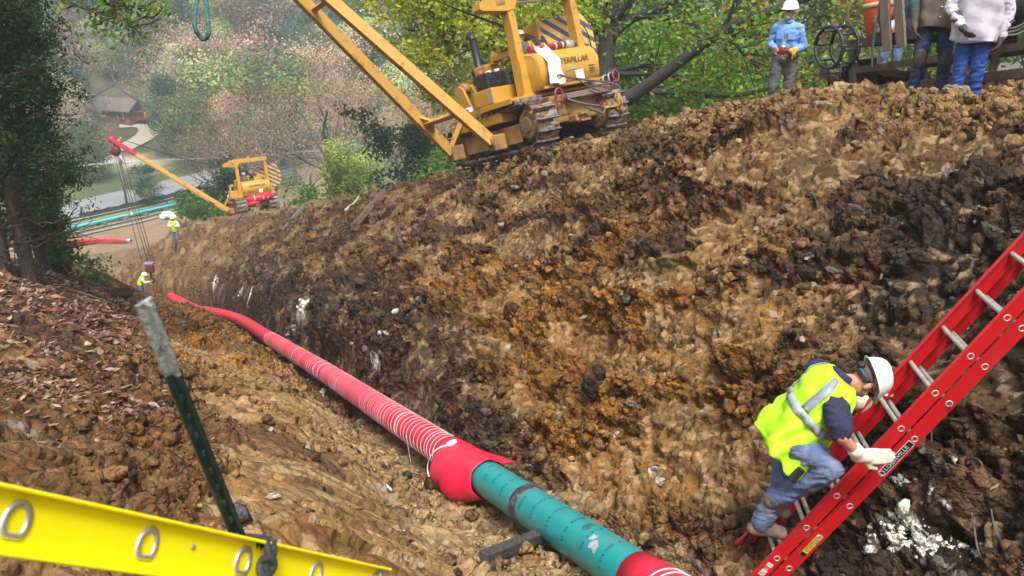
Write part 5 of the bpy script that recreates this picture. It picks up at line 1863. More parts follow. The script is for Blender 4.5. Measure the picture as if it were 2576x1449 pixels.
def person(label, root, J, wear, vox=.014, face=(0, 1, 0), group=None, seed=1):
    """J: joint positions relative to the root; wear: list of garment calls"""
    p = empty('person', root)
    tag(p, label, 'person', group)
    J = {k: (v if isinstance(v, (int, float)) else Vector(v)) for k, v in J.items()}
    lat = (J['shR'] - J['shL']).normalized()
    spine = (J['neck'] - J['pelvis']).normalized()
    fw = spine.cross(lat) * -1
    fw = fw.normalized()
    if fw.dot(Vector(face)) < 0: fw = -fw
    T = axes(lat, fw, spine)
    chest = J['pelvis'].lerp(J['neck'], .68)
    belly = J['pelvis'].lerp(J['neck'], .30)
    hd, A, HP = head_prims(J['head'], J.get('hup', (0, 0, 1)), J.get('hfw', face))
    W = wear

    def torso(g, full=True):
        return ([] if not full else []) + [('e', J['pelvis'] + spine * .02, T, (.165 + g, .115 + g, .13 + g)), ('e', belly, T, (.150 + g, .112 + g, .17 + g)),
                ('e', chest, T, (.178 + g, .118 + g, .19 + g)), ('c', J['shL'], .062 + g, J['shR'], .062 + g), ('c', chest, .10 + g, J['neck'] - spine * .05, .075 + g)]
    arms = []
    for s_ in 'LR':
        arms += [('c', J['sh' + s_], .050, J['el' + s_], .040), ('c', J['el' + s_], .039, J['wr' + s_], .028)]
    legs = []
    for s_ in 'LR':
        legs += [('c', J['hip' + s_], .082, J['kn' + s_], .056), ('c', J['kn' + s_], .053, J['an' + s_], .038)]
    neck = [('c', J['neck'] - spine * .04, .056, J['head'] - Vector(J.get('hup', (0, 0, 1))).normalized() * .05, .054)]
    hands_ = []
    if W.get('bare_hands'):
        for s_ in W['bare_hands']:
            hands_ += hand(None, J['wr' + s_], J.get('hd' + s_, J['wr' + s_] - J['el' + s_]), J.get('hn' + s_, -lat if s_ == 'R' else lat), 1.0, J.get('curl' + s_, .5), 1 if s_ == 'L' else -1)
    body_ = blob('body', hd + neck + torso(0) + arms + legs + hands_, vox if vox > .02 else .0085, M_SKIN, p, 2)
    if 'trousers' in W:
        g = .018
        tp_ = [('e', J['pelvis'], T, (.168 + g, .122 + g, .12 + g))]
        for s_ in 'LR':
            ank = J['kn' + s_].lerp(J['an' + s_], .93)
            tp_ += [('c', J['hip' + s_], .084 + g, J['kn' + s_], .060 + g), ('c', J['kn' + s_], .058 + g, ank, .046 + g), ('c', J['pelvis'], .10, J['hip' + s_], .09 + g)]
        blob('trousers', tp_, vox, W['trousers'], p, 3, .030, .085, seed)
    if 'shirt' in W:
        g = W.get('shirt_gap', .022)
        sp_ = torso(g)
        if W.get('tucked'):
            sp_ = [('e', belly + spine * .04, T, (.150 + g, .112 + g, .13))] + sp_[2:]
        for s_ in 'LR':
            if W.get('sleeve', 'long') == 'long':
                ga = W.get('arm_gap', g)
                sp_ += [('c', J['sh' + s_], .056 + ga, J['el' + s_], .044 + ga), ('c', J['el' + s_], .043 + ga, J['el' + s_].lerp(J['wr' + s_], .93), .034 + ga * .6)]
            elif W['sleeve'] == 'short':
                sp_ += [('c', J['sh' + s_], .080, J['sh' + s_].lerp(J['el' + s_], .74), .076)]
        if W.get('tail'):
            sp_ += [('e', J['pelvis'] - Vector((0, 0, W['tail'] - .05)), T, (.178 + g, .13 + g, W['tail'] + .05))]
        blob('shirt', sp_, vox, W['shirt'], p, 3, .024, .08, seed + 1)
        cl = J['neck'] + spine * .01
        MB().lathe([(.066, -.02), (.085, -.035), (.078, .02), (.066, .03)], 18, T.to_4x4() if False else zframe(spine, cl)).build('collar', W['shirt'], p)
    if 'vest' in W:
        g = W.get('vest_gap', .040)
        vp = [q for q in torso(g)]
        vp = [(q if q[0] == 'e' or q is not vp[3] else ('c', J['shL'].lerp(J['shR'], .12), .066 + g * .8, J['shL'].lerp(J['shR'], .88), .066 + g * .8)) for q in vp]
        if W.get('vest_tail'):
            vp.append(('e', J['pelvis'] - spine * (W['vest_tail'] - .05), T, (.185 + g, .135 + g, W['vest_tail'] + .04)))
        blob('vest', vp, vox, W['vest'], p, 3, .016, .11, seed + 2)
    for s_ in 'LR':
        an = J['an' + s_]
        to = J.get('toe' + s_, an + fw * .15 + Vector((0, 0, -.06)))
        heel = an + (an - to).normalized() * .03
        dwn = J.get('sole', Vector((0, 0, -1)))
        bt = [('c', an + (J['kn' + s_] - an) * .20, .058, an, .056), ('c', an + (to - an) * .25, .054, to, .047),
              ('c', an + Vector((0, 0, -.040)) - (to - an).normalized() * .045, .048, to + Vector((0, 0, -.006)), .040)]
        blob('boot', bt, max(vox * .8, .009), W['boots'], p, 2)
        sp0 = an + Vector((0, 0, -.075)) - (to - an).normalized() * .06
        sp1 = to + (to - an).normalized() * .035 + Vector((0, 0, -.036))
    gl = W.get('gloves', {})
    for s_, (gm, cuff) in gl.items():
        hp = hand(None, J['wr' + s_], J.get('hd' + s_, J['wr' + s_] - J['el' + s_]), J.get('hn' + s_, -lat if s_ == 'R' else lat), 1.12, J.get('curl' + s_, .5), 1 if s_ == 'L' else -1, 1.1)
        dv = (J['el' + s_] - J['wr' + s_]).normalized()
        hp.append(('c', J['wr' + s_], .040, J['wr' + s_] + dv * cuff, .040 + cuff * .16))
        blob('glove', hp, min(vox, .0075) if vox < .02 else vox, gm, p, 1)
    if W.get('hat'):
        hh = hard_hat(p, HP(0, -.004, .040), A, .98, W['hat'] if W['hat'] is not True else None)
    if W.get('belt'):
        MB().torus(T.to_4x4().inverted().inverted() if False else frame(lat * 1.15, fw * .84, spine, J['pelvis'] + spine * .11), .165, .018, 24, 6).build('belt', M_BLACK, p)
    return p, T, A, HP, spine, lat, fw


def standing(h=1.8, **kw):
    """local standing skeleton, facing +y, feet at the root"""
    k = h / 1.8
    J = dict(pelvis=(0, 0, .98), neck=(0, -.01, 1.50), head=(0, .035, 1.665), shL=(-.185, 0, 1.43), shR=(.185, 0, 1.43), elL=(-.25, -.02, 1.13), elR=(.25, -.02, 1.13),
             wrL=(-.25, .06, .88), wrR=(.25, .06, .88), hipL=(-.095, 0, .92), hipR=(.095, 0, .92), knL=(-.11, .02, .50), knR=(.11, .02, .50), anL=(-.12, -.02, .10), anR=(.12, -.02, .10))
    J.update(kw)
    return {a: (b if isinstance(b, (int, float)) else Vector(b) * k) for a, b in J.items()}


def turn(J, az):
    """az: compass bearing of the face, 0 = away (+y), clockwise"""
    Rm = Matrix.Rotation(-az, 3, 'Z')
    return {k: (Rm @ Vector(v) if isinstance(v, (Vector, tuple)) else v) for k, v in J.items()}


def coat(p, J, T, spine, lat, fw, mat, hem, a_, b_, name='coat', seed=0, open_front=False):
    """straight jacket body: rings from the shoulders to an open hem"""
    n, m = 56, 26
    vs, fs = [], []
    L_ = (J['neck'] - J['pelvis']).length
    for i_ in range(m):
        t = 1.0 - (1.0 + hem / L_) * i_ / (m - 1)
        c_ = J['pelvis'] + spine * L_ * t
        k = float(np.interp(t, [-1, 0, .3, .62, .84, .95, 1.0], [1.04, 1.04, 1.0, 1.0, .95, .62, .42]))
        for q in range(n):
            ph = 2 * math.pi * q / n
            f = .013 * math.sin(ph * 4 + t * 5 + seed) * (1.1 - t) + .005 * math.sin(ph * 7 - t * 9 + seed) + .003 * math.sin(t * 19 + ph * 2)
            e_ = 2.6
            x_ = math.copysign(abs(math.cos(ph)) ** (2 / e_), math.cos(ph)) * (a_ * k + f)
            y_ = math.copysign(abs(math.sin(ph)) ** (2 / e_), math.sin(ph)) * (b_ * k + f)
            vs.append(c_ + lat * x_ + fw * y_ + Vector((0, 0, .02 * math.sin(ph * 3 + seed) * (i_ == m - 1))))
    for i_ in range(m - 1):
        for q in range(n):
            fs.append([i_ * n + q, i_ * n + (q + 1) % n, (i_ + 1) * n + (q + 1) % n, (i_ + 1) * n + q])
    o = MB().add(vs, fs, True).build(name, mat, p)
    o.modifiers.new('t', 'SOLIDIFY').thickness = .012
    return o


# ---- the man climbing the red ladder
root = LO + LR * STEP * -.9 * 0
far = lambda t, n=-.094, a=.5: L0 + LR * STEP * t + LY * LW * a + LN * n     # a point on a rung
rootp = far(6.0)
Jw = dict(pelvis=D(1990, 1096, 5.74), neck=D(2118, 950, 5.62), head=D(2178, 956, 5.58),
          shR=D(2104, 1030, 5.44), shL=D(2056, 932, 5.84), elR=D(2118, 1100, 5.34), wrR=D(2166, 1147, 5.42),
          elL=D(2140, 1010, 5.98), wrL=D(2172, 1018, 6.02),
          hipR=D(2012, 1122, 5.62), hipL=D(1970, 1078, 5.86), knR=D(2090, 1180, 5.50), knL=D(1975, 1205, 5.80),
          anR=D(1948, 1258, 5.84), anL=D(1912, 1322, 5.98), toeR=D(1972, 1288, 5.90), toeL=D(1964, 1340, 5.98))
Jc = {k: v - rootp for k, v in Jw.items()}
Jc['hup'] = (D(2275, 930, 5.55) - D(2178, 956, 5.58))           # crown of the head points up and to the right
Jc['hfw'] = (D(2206, 1050, 5.72) - D(2178, 956, 5.58))
Jc['hdR'] = D(2225, 1150, 5.40) - D(2165, 1148, 5.42)
Jc['hnR'] = LN * .5 + LY * .9
Jc['curlR'] = .35
Jc['hdL'] = (D(2200, 1000, 6.0) - D(2178, 1018, 6.02))
Jc['hnL'] = LN * 1.0 - LY * .3
Jc['curlL'] = .7
climber, T, A, HP, spn, lat, fwd_ = person('person in a lime safety vest, white hard hat and jeans climbing the red ladder', rootp, Jc,
    dict(trousers=M_JEANS, shirt=M_NAVY, sleeve='short', boots=M_BOOT, gloves={'R': (M_GLOVE, .06), 'L': (M_GLOVE, .06)}, hat=True, shirt_gap=.008), vox=.0105, face=(1, 0, -.3), seed=3)


def vest_surface(J, spine, lat, fw, r0, rows, n=64, hole=None):
    """open vest: ellipse rings up the spine"""
    out_ = []
    for (t, cx, a_, b_) in rows:
        c_ = J['pelvis'].lerp(J['neck'], t) + fw * cx
        ring_ = []
        for k in range(n):
            ph = 2 * math.pi * k / n
            ring_.append((c_, ph, a_, b_))
        out_.append(ring_)
    return out_


# the vest: rings up the spine, hem flaring, with reflective bands lying on it
def vest_point(t, ph, g=0.0):
    rows = [(-.24, .235, .205), (-.05, .228, .198), (.15, .212, .178), (.40, .208, .165), (.62, .215, .160), (.80, .222, .148), (.90, .205, .125), (.96, .165, .110), (1.03, .095, .085)]
    ts = [r[0] for r in rows]
    a_ = float(np.interp(t, ts, [r[1] for r in rows])) + g
    b_ = float(np.interp(t, ts, [r[2] for r in rows])) + g
    c_ = Jc['pelvis'] + (Jc['neck'] - Jc['pelvis']) * t
    e_ = 2.5
    cx, sy = math.cos(ph), math.sin(ph)
    x_ = math.copysign(abs(cx) ** (2 / e_), cx) * a_
    y_ = math.copysign(abs(sy) ** (2 / e_), sy) * b_
    # the far back is rounder; folds gather at the waist and sag at the hem
    fold = .020 * math.sin(ph * 5 + t * 6) * (1 - t) + .012 * math.sin(ph * 11 - t * 14) * (1 - .6 * t) + .006 * math.sin(ph * 3 + t * 19)
    droop = Vector((0, 0, -.075 - .03 * math.sin(ph * 4 + 1))) * max(0, (.12 - t) / .36) * (1.0 if sy > -.2 else .35)
    return c_ + lat * (x_ * (1 + fold / a_)) + fwd_ * (y_ * (1 + fold / b_)) + droop


nT, nP = 34, 72
vs, fs = [], []
for i_ in range(nT):
    t = -.17 + 1.20 * i_ / (nT - 1)
    for k in range(nP):
        vs.append(vest_point(t, 2 * math.pi * k / nP))
for i_ in range(nT - 1):
    for k in range(nP):
        t = -.17 + 1.20 * (i_ + .5) / (nT - 1); ph = 2 * math.pi * (k + .5) / nP
        arm_ = min(abs((ph + math.pi) % (2 * math.pi) - math.pi), abs(ph - math.pi))
        if .58 < t < .88 and arm_ < .40 * math.sin((t - .58) / .30 * math.pi) ** .5 + .03: continue     # arm holes
        fs.append([i_ * nP + k, i_ * nP + (k + 1) % nP, (i_ + 1) * nP + (k + 1) % nP, (i_ + 1) * nP + k])
v = MB().add(vs, fs, True).build('vest', M_HIVIS, climber)
v.modifiers.new('t', 'SOLIDIFY').thickness = .006


def vest_band(pts, name='reflective_band'):
    """pts: [(t, ph)] centre line, w: half width along the surface"""
    vs, fs = [], []
    for k, (t0_, p0_, t1_, p1_) in enumerate(pts):
        vs += [vest_point(t0_, p0_, .010), vest_point(t1_, p1_, .010)]
        if k: fs.append([2 * k - 2, 2 * k, 2 * k + 1, 2 * k - 1])
    o = MB().add(vs, fs, True).build(name, M_REFLECT, v)
    o.modifiers.new('t', 'SOLIDIFY').thickness = .003
    return o


vest_band([(.36, 2 * math.pi * k / 60, .47, 2 * math.pi * k / 60) for k in range(61)])
for pc in (-math.pi / 2 + .62, -math.pi / 2 - .62):
    vest_band([(.47 + .53 * k / 14, pc - .19 + .1 * (k / 14) * (1 if pc > -1.57 else -1), .47 + .53 * k / 14, pc + .19 + .1 * (k / 14) * (1 if pc > -1.57 else -1)) for k in range(15)])
# hat suspension band, dial, glasses strap, hair
c = HP(0, -.006, .018)
Mh = A.to_4x4(); Mh.translation = c
vs, fs = [], []
for k in range(25):
    a = math.pi + .35 + (math.pi - .7) * k / 24
    for z_ in (-.014, .014):
        vs.append(Mh @ Vector((.088 * math.cos(a), .112 * math.sin(a), z_ - .012 + .03 * math.sin(a))))
    if k: fs.append([2 * k - 2, 2 * k, 2 * k + 1, 2 * k - 1])
o = MB().add(vs, fs, True).build('hat_band', pmat('band_grey', (.035, .045, .055), rough=.5), climber)
o.modifiers.new('t', 'SOLIDIFY').thickness = .006
MB().lathe([(.001, .022), (.020, .022), (.024, .014), (.024, -.004)], 16, frame(A.col[0], A.col[2], -A.col[1], HP(0, -.118, -.012))).build('hat_dial', M_BLACK, climber)
for sg in (-1, 1): MB().tube([HP(sg * .080, -.02, .004), HP(sg * .082, .05, .012), HP(sg * .070, .085, .012)], .005, 6).build('glasses_arm', M_BLACK, climber)
for sg in (-1, 1):
    MB().box((0, 0, 0), (.052, .006, .034), M=frame(A.col[0], A.col[1], A.col[2], HP(sg * .036, .092, .004)), bev=.002).build('lens', M_BLACK, climber)
blob('hair', [('e', HP(0, -.030, .012), A, (.079, .083, .062))], .01, M_HAIR, climber, 2)
# phone pouch on his belt
MB().box((0, 0, 0), (.09, .05, .11), M=frame(lat, fwd_, spn, Jc['pelvis'] + lat * .21 + fwd_ * .06 - spn * .10), bev=.012).build('belt_pouch', M_BLACK, climber)

# ---- the man in a blue shirt on the crest
bp = at(778, 121, 14.0)
bx, by = bp.x, bp.y
bz = bp.z
az = R(205)
J = standing(1.80, shL=(-.168, 0, 1.43), shR=(.168, 0, 1.43), hipL=(-.09, 0, .93), knR=(.12, .10, .52), anR=(.12, .04, .12), elL=(-.25, -.05, 1.15), elR=(.25, -.05, 1.15), wrL=(-.12, .20, 1.10), wrR=(.12, .24, 1.13), curlL=.9, head=(0, .03, 1.67))
J['curlL'] = .9; J['curlR'] = .9
J = turn(J, az)
J['hfw'] = Vector((math.sin(R(228)), math.cos(R(228)), -.12)); J['curlL'] = .9; J['curlR'] = .8
J['hdL'] = Vector((.15, -.7, -.1)) * 1.0; J['hdR'] = Vector((-.3, -.7, .0))
pb_, T_, A_, HP_, sp_, la_, fw_ = person('person with white hard hat, blue shirt and grey trousers on the crest', Vector((bx, by, bz)), J,
    dict(trousers=M_GREYTR, shirt=M_BLUESH, shirt_gap=.006, arm_gap=.012, tucked=True, boots=M_BOOT, gloves={'L': (M_GLOVEY, .07)}, bare_hands='R', hat=True, belt=True), vox=.016, face=(math.sin(az), math.cos(az), 0), seed=11)
blob('beard', [('c', HP_(-.03, .070, -.095), .022, HP_(.03, .070, -.095), .022), ('c', HP_(0, .078, -.09), .024, HP_(0, .075, -.12), .018), ('c', HP_(-.028, .09, -.052), .010, HP_(.028, .09, -.052), .010)], .009, M_BEARD, pb_, 2)
for sg in (-1, 1):
    MB().box((0, 0, 0), (.05, .006, .03), M=frame(A_.col[0], A_.col[1], A_.col[2], HP_(sg * .034, .094, .012)), bev=.002).build('lens', M_BLACK, pb_)
    Mq = frame(la_, fw_, sp_, J['pelvis'].lerp(J['neck'], .66) + la_ * sg * .085 + fw_ * .152)
    MB().box((0, 0, 0), (.11, .008, .12), M=Mq, bev=.003).build('shirt_pocket', M_BLUESH, pb_)
hx = (J['wrL'] + J['wrR']) / 2 + fw_ * .10 + Vector((bx, by, bz))
o = MB().lathe([(.001, -.06), (.035, -.06), (.035, .05), (.02, .08), (.001, .08)], 14, frame(la_, fw_, sp_, (0, 0, 0))).build('red_cup', pmat('red_cup', (.55, .02, .02), rough=.5)); o.location = hx
tag(o, 'red cup with silver lid in the hands of the man in blue', 'cup')
MB().lathe([(.036, .05), (.036, .075), (.001, .078)], 14, frame(la_, fw_, sp_, (0, 0, 0))).build('lid', M_STEEL, o)

# ---- two men on the bench at the right edge
def bench_man(u, v, d, label, az, wear, Jkw, h, seed, tilt=None):
    p0 = at(u, v, d)
    z0 = min(gz(p0.x, p0.y) + .03, p0.z + .15)
    J = standing(h, **Jkw)
    extra = {k: J.pop(k) for k in list(J) if k.startswith(('hd', 'hn'))}
    J = turn(J, az)
    for k, v_ in extra.items(): J[k] = Matrix.Rotation(-az, 3, 'Z') @ v_
    for k in ('curlL', 'curlR'):
        J[k] = .75
    J['hfw'] = Vector((math.sin(az), math.cos(az), 0))
    return (J,) + person(label, Vector((p0.x, p0.y, p0.z)), J, wear, vox=.014, face=(math.sin(az), math.cos(az), 0), seed=seed)


W1 = dict(trousers=M_JEANSB, shirt=M_COATL, shirt_gap=.02, arm_gap=.030, boots=M_BOOT, gloves={'R': (M_GLOVED, .20), 'L': (M_GLOVED, .18)})
J, m1, T_, A_, HP_, sp_, la_, fw_ = bench_man(961, 112, 10.7, 'person in pale lavender jacket and bright blue jeans, head out of the picture', R(215), W1,
    dict(elR=(.30, .05, 1.17), wrR=(.12, .22, .98), elL=(-.28, -.06, 1.15), wrL=(-.27, .0, .88), anL=(-.10, -.02, .10), anR=(.10, .0, .10), knR=(.09, .03, .5), knL=(-.09, .03, .5)), 1.84, 21)
coat(m1, J, T_, sp_, la_, fw_, M_COATL, .17, .245, .185, 'jacket', 1)
W2 = dict(trousers=M_JEANSD, shirt=M_COATB, shirt_gap=.02, boots=M_BOOTG, gloves={'R': (M_GLOVEG, .22), 'L': (M_GLOVEG, .2)}, sleeve='none')
J2, m2, T_, A2_, HP2, sp2, la2, fw2 = bench_man(923, 101, 11.2, 'person in brown waistcoat with green sleeve and knee pads beside the lavender jacket', R(195), W2,
    dict(elR=(.27, -.02, 1.16), wrR=(.25, .06, .92), elL=(-.28, -.02, 1.16), wrL=(-.25, .10, .90), anL=(-.17, .02, .10), anR=(.14, -.02, .10), knL=(-.16, .06, .5), knR=(.13, .05, .5)), 1.84, 22)
coat(m2, J2, T_, sp2, la2, fw2, M_COATB, .10, .225, .165, 'waistcoat', 4)
for s_ in 'LR':
    blob('sleeve', [('c', J2['sh' + s_], .085, J2['el' + s_], .068), ('c', J2['el' + s_], .066, J2['el' + s_].lerp(J2['wr' + s_], .4), .06)], .014, M_GREENSL, m2, 2, .016, .08, 5)
    k_ = J2['kn' + s_]
    A3 = axes(la2, fw2, sp2)
    blob('knee_pad', [('e', k_ + fw2 * .045 + Vector((0, 0, .03)), A3, (.075, .06, .135))], .012, M_KNEEPAD, m2, 2)
for k in range(4):
    MB().lathe([(.001, .008), (.010, .007), (.012, 0)], 10, frame(la2, sp2, -fw2 * -1, J2['pelvis'].lerp(J2['neck'], .05 + .22 * k) + fw2 * .172)).build('snap', M_STEEL, m2)

# ---- small distant people
p0 = hit(177, 247, 40)
J = standing(1.8, elL=(-.30, .02, 1.2), elR=(.30, .02, 1.2), wrL=(-.14, .20, 1.25), wrR=(.14, .20, 1.25)); J = turn(J, R(180)); J['curlL'] = J['curlR'] = .8; J['hfw'] = Vector((0, -1, 0))
W3 = dict(trousers=pmat('pale_jeans', (.16, .19, .25), rough=.9), shirt=pmat('white_shirt', (.62, .58, .60), rough=.8), vest=M_HIVIS, boots=M_BOOT, hat=True, bare_hands='LR')
person('person in lime vest and white hard hat standing far down by the trench end', p0, J, W3, vox=.028, face=(0, -1, 0), seed=31)
p0 = at(141.5, 291, 45.0)
J = standing(1.75, neck=(0, .16, 1.30), head=(0, .27, 1.42), shL=(-.185, .12, 1.25), shR=(.185, .12, 1.25), elL=(-.26, .22, 1.0), elR=(.26, .30, 1.1), wrL=(-.22, .42, .9), wrR=(.20, .52, 1.12)); J = turn(J, R(75)); J['curlL'] = J['curlR'] = .6; J['hfw'] = Vector((math.sin(R(75)), math.cos(R(75)), -.3))
W4 = dict(trousers=M_JEANS, shirt=pmat('pale_shirt', (.55, .5, .45), rough=.8), vest=M_HIVIS, boots=M_BOOT, hat=True, bare_hands='LR')
person('person bent down inside the trench beside the hook, white hard hat and lime vest', p0 - Vector((0, 0, .55)), J, W4, vox=.028, face=(math.sin(R(75)), math.cos(R(75)), 0), seed=32)


def operator(M, label, off, az_off, shirt, hatm, seed, extra=None):
    """seated man: hips on the seat, hands on the levers"""
    J = dict(pelvis=(0, 0, .12), neck=(0, .02, .62), head=(0, .05, .79), shL=(-.185, 0, .55), shR=(.185, 0, .55), elL=(-.27, .10, .32), elR=(.27, .10, .32), wrL=(-.24, .34, .34), wrR=(.24, .34, .34),
             hipL=(-.10, .04, .08), hipR=(.10, .04, .08), knL=(-.15, .46, .10), knR=(.15, .46, .10), anL=(-.14, .52, -.28), anR=(.14, .52, -.28))
    Rm = M.to_3x3().normalized() @ Matrix.Rotation(az_off, 3, 'Z')
    J = {k: Rm @ Vector(v) for k, v in J.items()}
    J['toeL'] = J['anL'] + Rm @ Vector((0, .15, -.05)); J['toeR'] = J['anR'] + Rm @ Vector((0, .15, -.05))
    J['hup'] = Rm @ Vector((0, 0, 1)); J['hfw'] = Rm @ Vector((0, 1, 0)); J['curlL'] = J['curlR'] = .8
    W = dict(trousers=M_GREYTR, shirt=shirt, boots=M_BOOT, hat=hatm, bare_hands='LR', shirt_gap=.03)
    if extra: W.update(extra)
    return person(label, M @ Vector(off), J, W, vox=.022, face=Rm @ Vector((0, 1, 0)), seed=seed)


M_HATG = pmat('stickered_hat', (.62, .64, .64), (.04, .16, .13), 11, .60, .66, rough=.35)
operator(MP1, 'person driving the near pipelayer, grey hard hat with stickers above the tank', (-.20, -.50, 1.86), .5, pmat('grey_jacket', (.10, .10, .095), rough=.9), M_HATG, 41, dict(vest=None) if False else None)
operator(MP2, 'person driving the far pipelayer, white hard hat between the yellow posts', (-.30, -.45, 1.66), .3, pmat('dark_jacket', (.09, .09, .10), rough=.9), True, 42)
# ---------------------------------------------------------------- steel sled with welding gear on the bench
M_RUSTSTEEL = pmat('rusty_steel', (.085, .055, .045), (.16, .11, .085), 5, .45, .65, rough=.75, metal=.2, bump=.35, bscale=20)
M_ORANGE = pmat('orange_bucket', (.60, .085, .022), (.45, .07, .03), 5, .55, .7, rough=.45, bump=.05)
sp0 = at(853, 96, 13.0)
kd = Vector((.39, -.89, .235)).normalized()
qd = Vector((.9165, .4, 0)); qd = (qd - kd * qd.dot(kd)).normalized()
ud = qd.cross(kd)
if ud.z < 0: ud = -ud
sled = empty('steel_sled', sp0)
tag(sled, 'rusty steel sled frame with shelf standing on the bench behind two people', 'sled')


def sp(a, b, c): return kd * a + qd * b + ud * c


SW = 1.35
for b_ in (0, SW):
    MB().beam(sp(-.05, b_, .05), sp(5.6, b_, .05), .10, .12, up=ud, bev=.006).build('runner', M_RUSTSTEEL, sled)
    MB().beam(sp(.0, b_, .05), sp(-.62, b_, .42), .10, .12, up=ud, bev=.006).build('runner_nose', M_RUSTSTEEL, sled)
    for a_ in (.03, 1.9, 3.75, 5.5):
        MB().beam(sp(a_, b_, .0), sp(a_, b_, .72 if a_ < 3 else 1.0), .10, .10, up=kd, bev=.006).build('post', M_RUSTSTEEL, sled)
    MB().beam(sp(0, b_, .36), sp(5.5, b_, .36), .05, .09, up=ud).build('rail', M_RUSTSTEEL, sled)
    MB().beam(sp(-.1, b_, .72), sp(2.2, b_, .72), .06, .11, up=ud).build('shelf_beam', M_RUSTSTEEL, sled)
for a_ in (.0, .75, 1.5, 2.2):
    MB().beam(sp(a_, 0, .72), sp(a_, SW, .72), .08, .06, up=ud).build('cross_bar', M_RUSTSTEEL, sled)
MB().beam(sp(-.08, SW / 2, .785), sp(2.2, SW / 2, .785), SW, .015, up=ud).build('shelf_plate', M_RUSTSTEEL, sled)
MB().beam(sp(1.35, SW * .72, .62), sp(1.9, SW * .72, .62), .03, .34, up=ud).build('side_plate', M_RUSTSTEEL, sled)
MB().beam(sp(-.18, .25, .30), sp(-.16, .62, .30), .03, .45, up=ud).build('nose_plate', M_RUSTSTEEL, sled)
# things on it
o = empty('bucket', sp0 + sp(.25, .30, .795)); tag(o, 'orange plastic bucket with pale tape round its rim on the sled', 'bucket')
Mu = zframe(ud, (0, 0, 0))
MB().lathe([(.001, .0), (.185, .0), (.195, .03), (.192, .05), (.198, .06), (.222, .46), (.222, .60), (.21, .60), (.18, .10), (.001, .1)], 28, Mu).build('bucket_body', M_ORANGE, o)
MB().lathe([(.224, .40), (.230, .40), (.231, .47), (.224, .47)], 28, Mu, True, True).build('tape_band', pmat('pale_tape', (.55, .45, .25), (.3, .25, .15), 20, rough=.6), o)
MB().tube([Mu @ Vector((.22, 0, .42)), Mu @ Vector((.26, -.05, .30)), Mu @ Vector((.22, -.1, .42))], .008, 5).build('bucket_handle', M_STEEL, o)
M_CLAMP = pmat('dark_green_steel', (.018, .035, .038), (.06, .05, .04), 9, .55, .7, rough=.5, metal=.3)
o = empty('pipe_clamp', sp0 + sp(-.10, -.18, .72)); tag(o, 'dark green ring cage of a pipe clamp hanging on the sled front', 'pipe clamp')
fx = (kd * .05 + qd).normalized()
gx = Vector((-fx.y, fx.x, 0)).normalized()
for k, dd in enumerate((-.14, .14)):
    Mr = frame(gx, fx.cross(gx) * -1, fx, fx * dd)
    pts = [Mr @ Vector((.30 * math.cos(a), .30 * math.sin(a), 0)) for a in [2 * math.pi * j / 12 for j in range(13)]]
    MB().tube(pts, .028, 8).build('clamp_ring', M_CLAMP, o)
    for j in range(8):
        a = 2 * math.pi * j / 8 + .2
        MB().tube([Mr @ Vector((.27 * math.cos(a), .27 * math.sin(a), 0)), Mr @ Vector((.35 * math.cos(a), .35 * math.sin(a), 0))], .012, 5).build('stud', M_GALV, o)
for j in range(8):
    a = 2 * math.pi * j / 8
    v_ = gx * .29 * math.cos(a) + Vector((0, 0, 1)) * .29 * math.sin(a)
    MB().tube([v_ - fx * .14, v_ + fx * .14], .018, 6).build('clamp_bar', M_CLAMP, o)
MB().tube([Vector((0, 0, -.28)) - fx * .1, Vector((-.05, -.05, -.60))], .02, 6).tube([Vector((.1, 0, -.28)), Vector((.09, -.05, -.52))], .015, 6).build('clamp_lever', M_CLAMP, o)
MB().tube([Vector((-.2, 0, -.38)), Vector((.16, 0, -.36))], .014, 6).build('clamp_bar', M_CLAMP, o)


def hose(pts, r, name, label, c, cat='hose'):
    o = MB().tube(curve_pts([sp0 + sp(*p) for p in pts], 7), r, 7).build(name, pmat(name + '_mat', c, rough=.55))
    return tag(o, label, cat)


hose([(.58, .15, .9), (.63, -.05, 1.12), (.58, -.10, .95), (.50, -.10, .62), (.46, -.08, .34)], .018, 'hose', 'green and red welding hose looping down in front of the shelf', (.05, .12, .10))
hose([(.50, .2, 1.45), (.55, .1, 1.2), (.62, .15, 1.0), (.68, .2, 1.25), (.66, .25, 1.5)], .028, 'hose', 'dark red hose bundle hanging behind the orange bucket', (.16, .03, .03))
hose([(.62, .0, 1.5), (.60, -.06, 1.1), (.62, -.04, .8), (.68, .0, .62)], .020, 'cable', 'grey cable hanging beside the upright boards on the sled', (.09, .09, .09), 'cable')
hose([(-.05, .1, .9), (-.1, .05, 1.2), (-.02, .2, 1.4), (.2, .3, 1.30), (.35, .25, 1.28)], .016, 'cable', 'red brown cable curving over the pipe clamp to the bucket', (.20, .06, .04), 'cable')
o = blob('blue_jug', [('c', sp0 + sp(.02, .62, .92), .11, sp0 + sp(.02, .62, 1.14), .11), ('c', sp0 + sp(.02, .62, 1.2), .06, sp0 + sp(.02, .62, 1.32), .05)], .012, pmat('blue_plastic', (.03, .14, .50), rough=.4), None, 2)
tag(o, 'blue plastic jug behind the pipe clamp, left of the orange bucket', 'jug')
o = blob('rag_bundle', [('c', sp0 + sp(.46, .1, .88), .08, sp0 + sp(.54, .15, .92), .10), ('c', sp0 + sp(.44, .1, 1.02), .07, sp0 + sp(.48, .12, 1.06), .06), ('c', sp0 + sp(.56, .1, .86), .06, sp0 + sp(.62, .1, .86), .06)], .014, pmat('pale_rag', (.50, .44, .50), (.12, .10, .10), 8, .5, .6, rough=.9), None, 2, .03, .07, 4)
tag(o, 'bundle of pale grey rags on the sled shelf right of the bucket', 'rags')
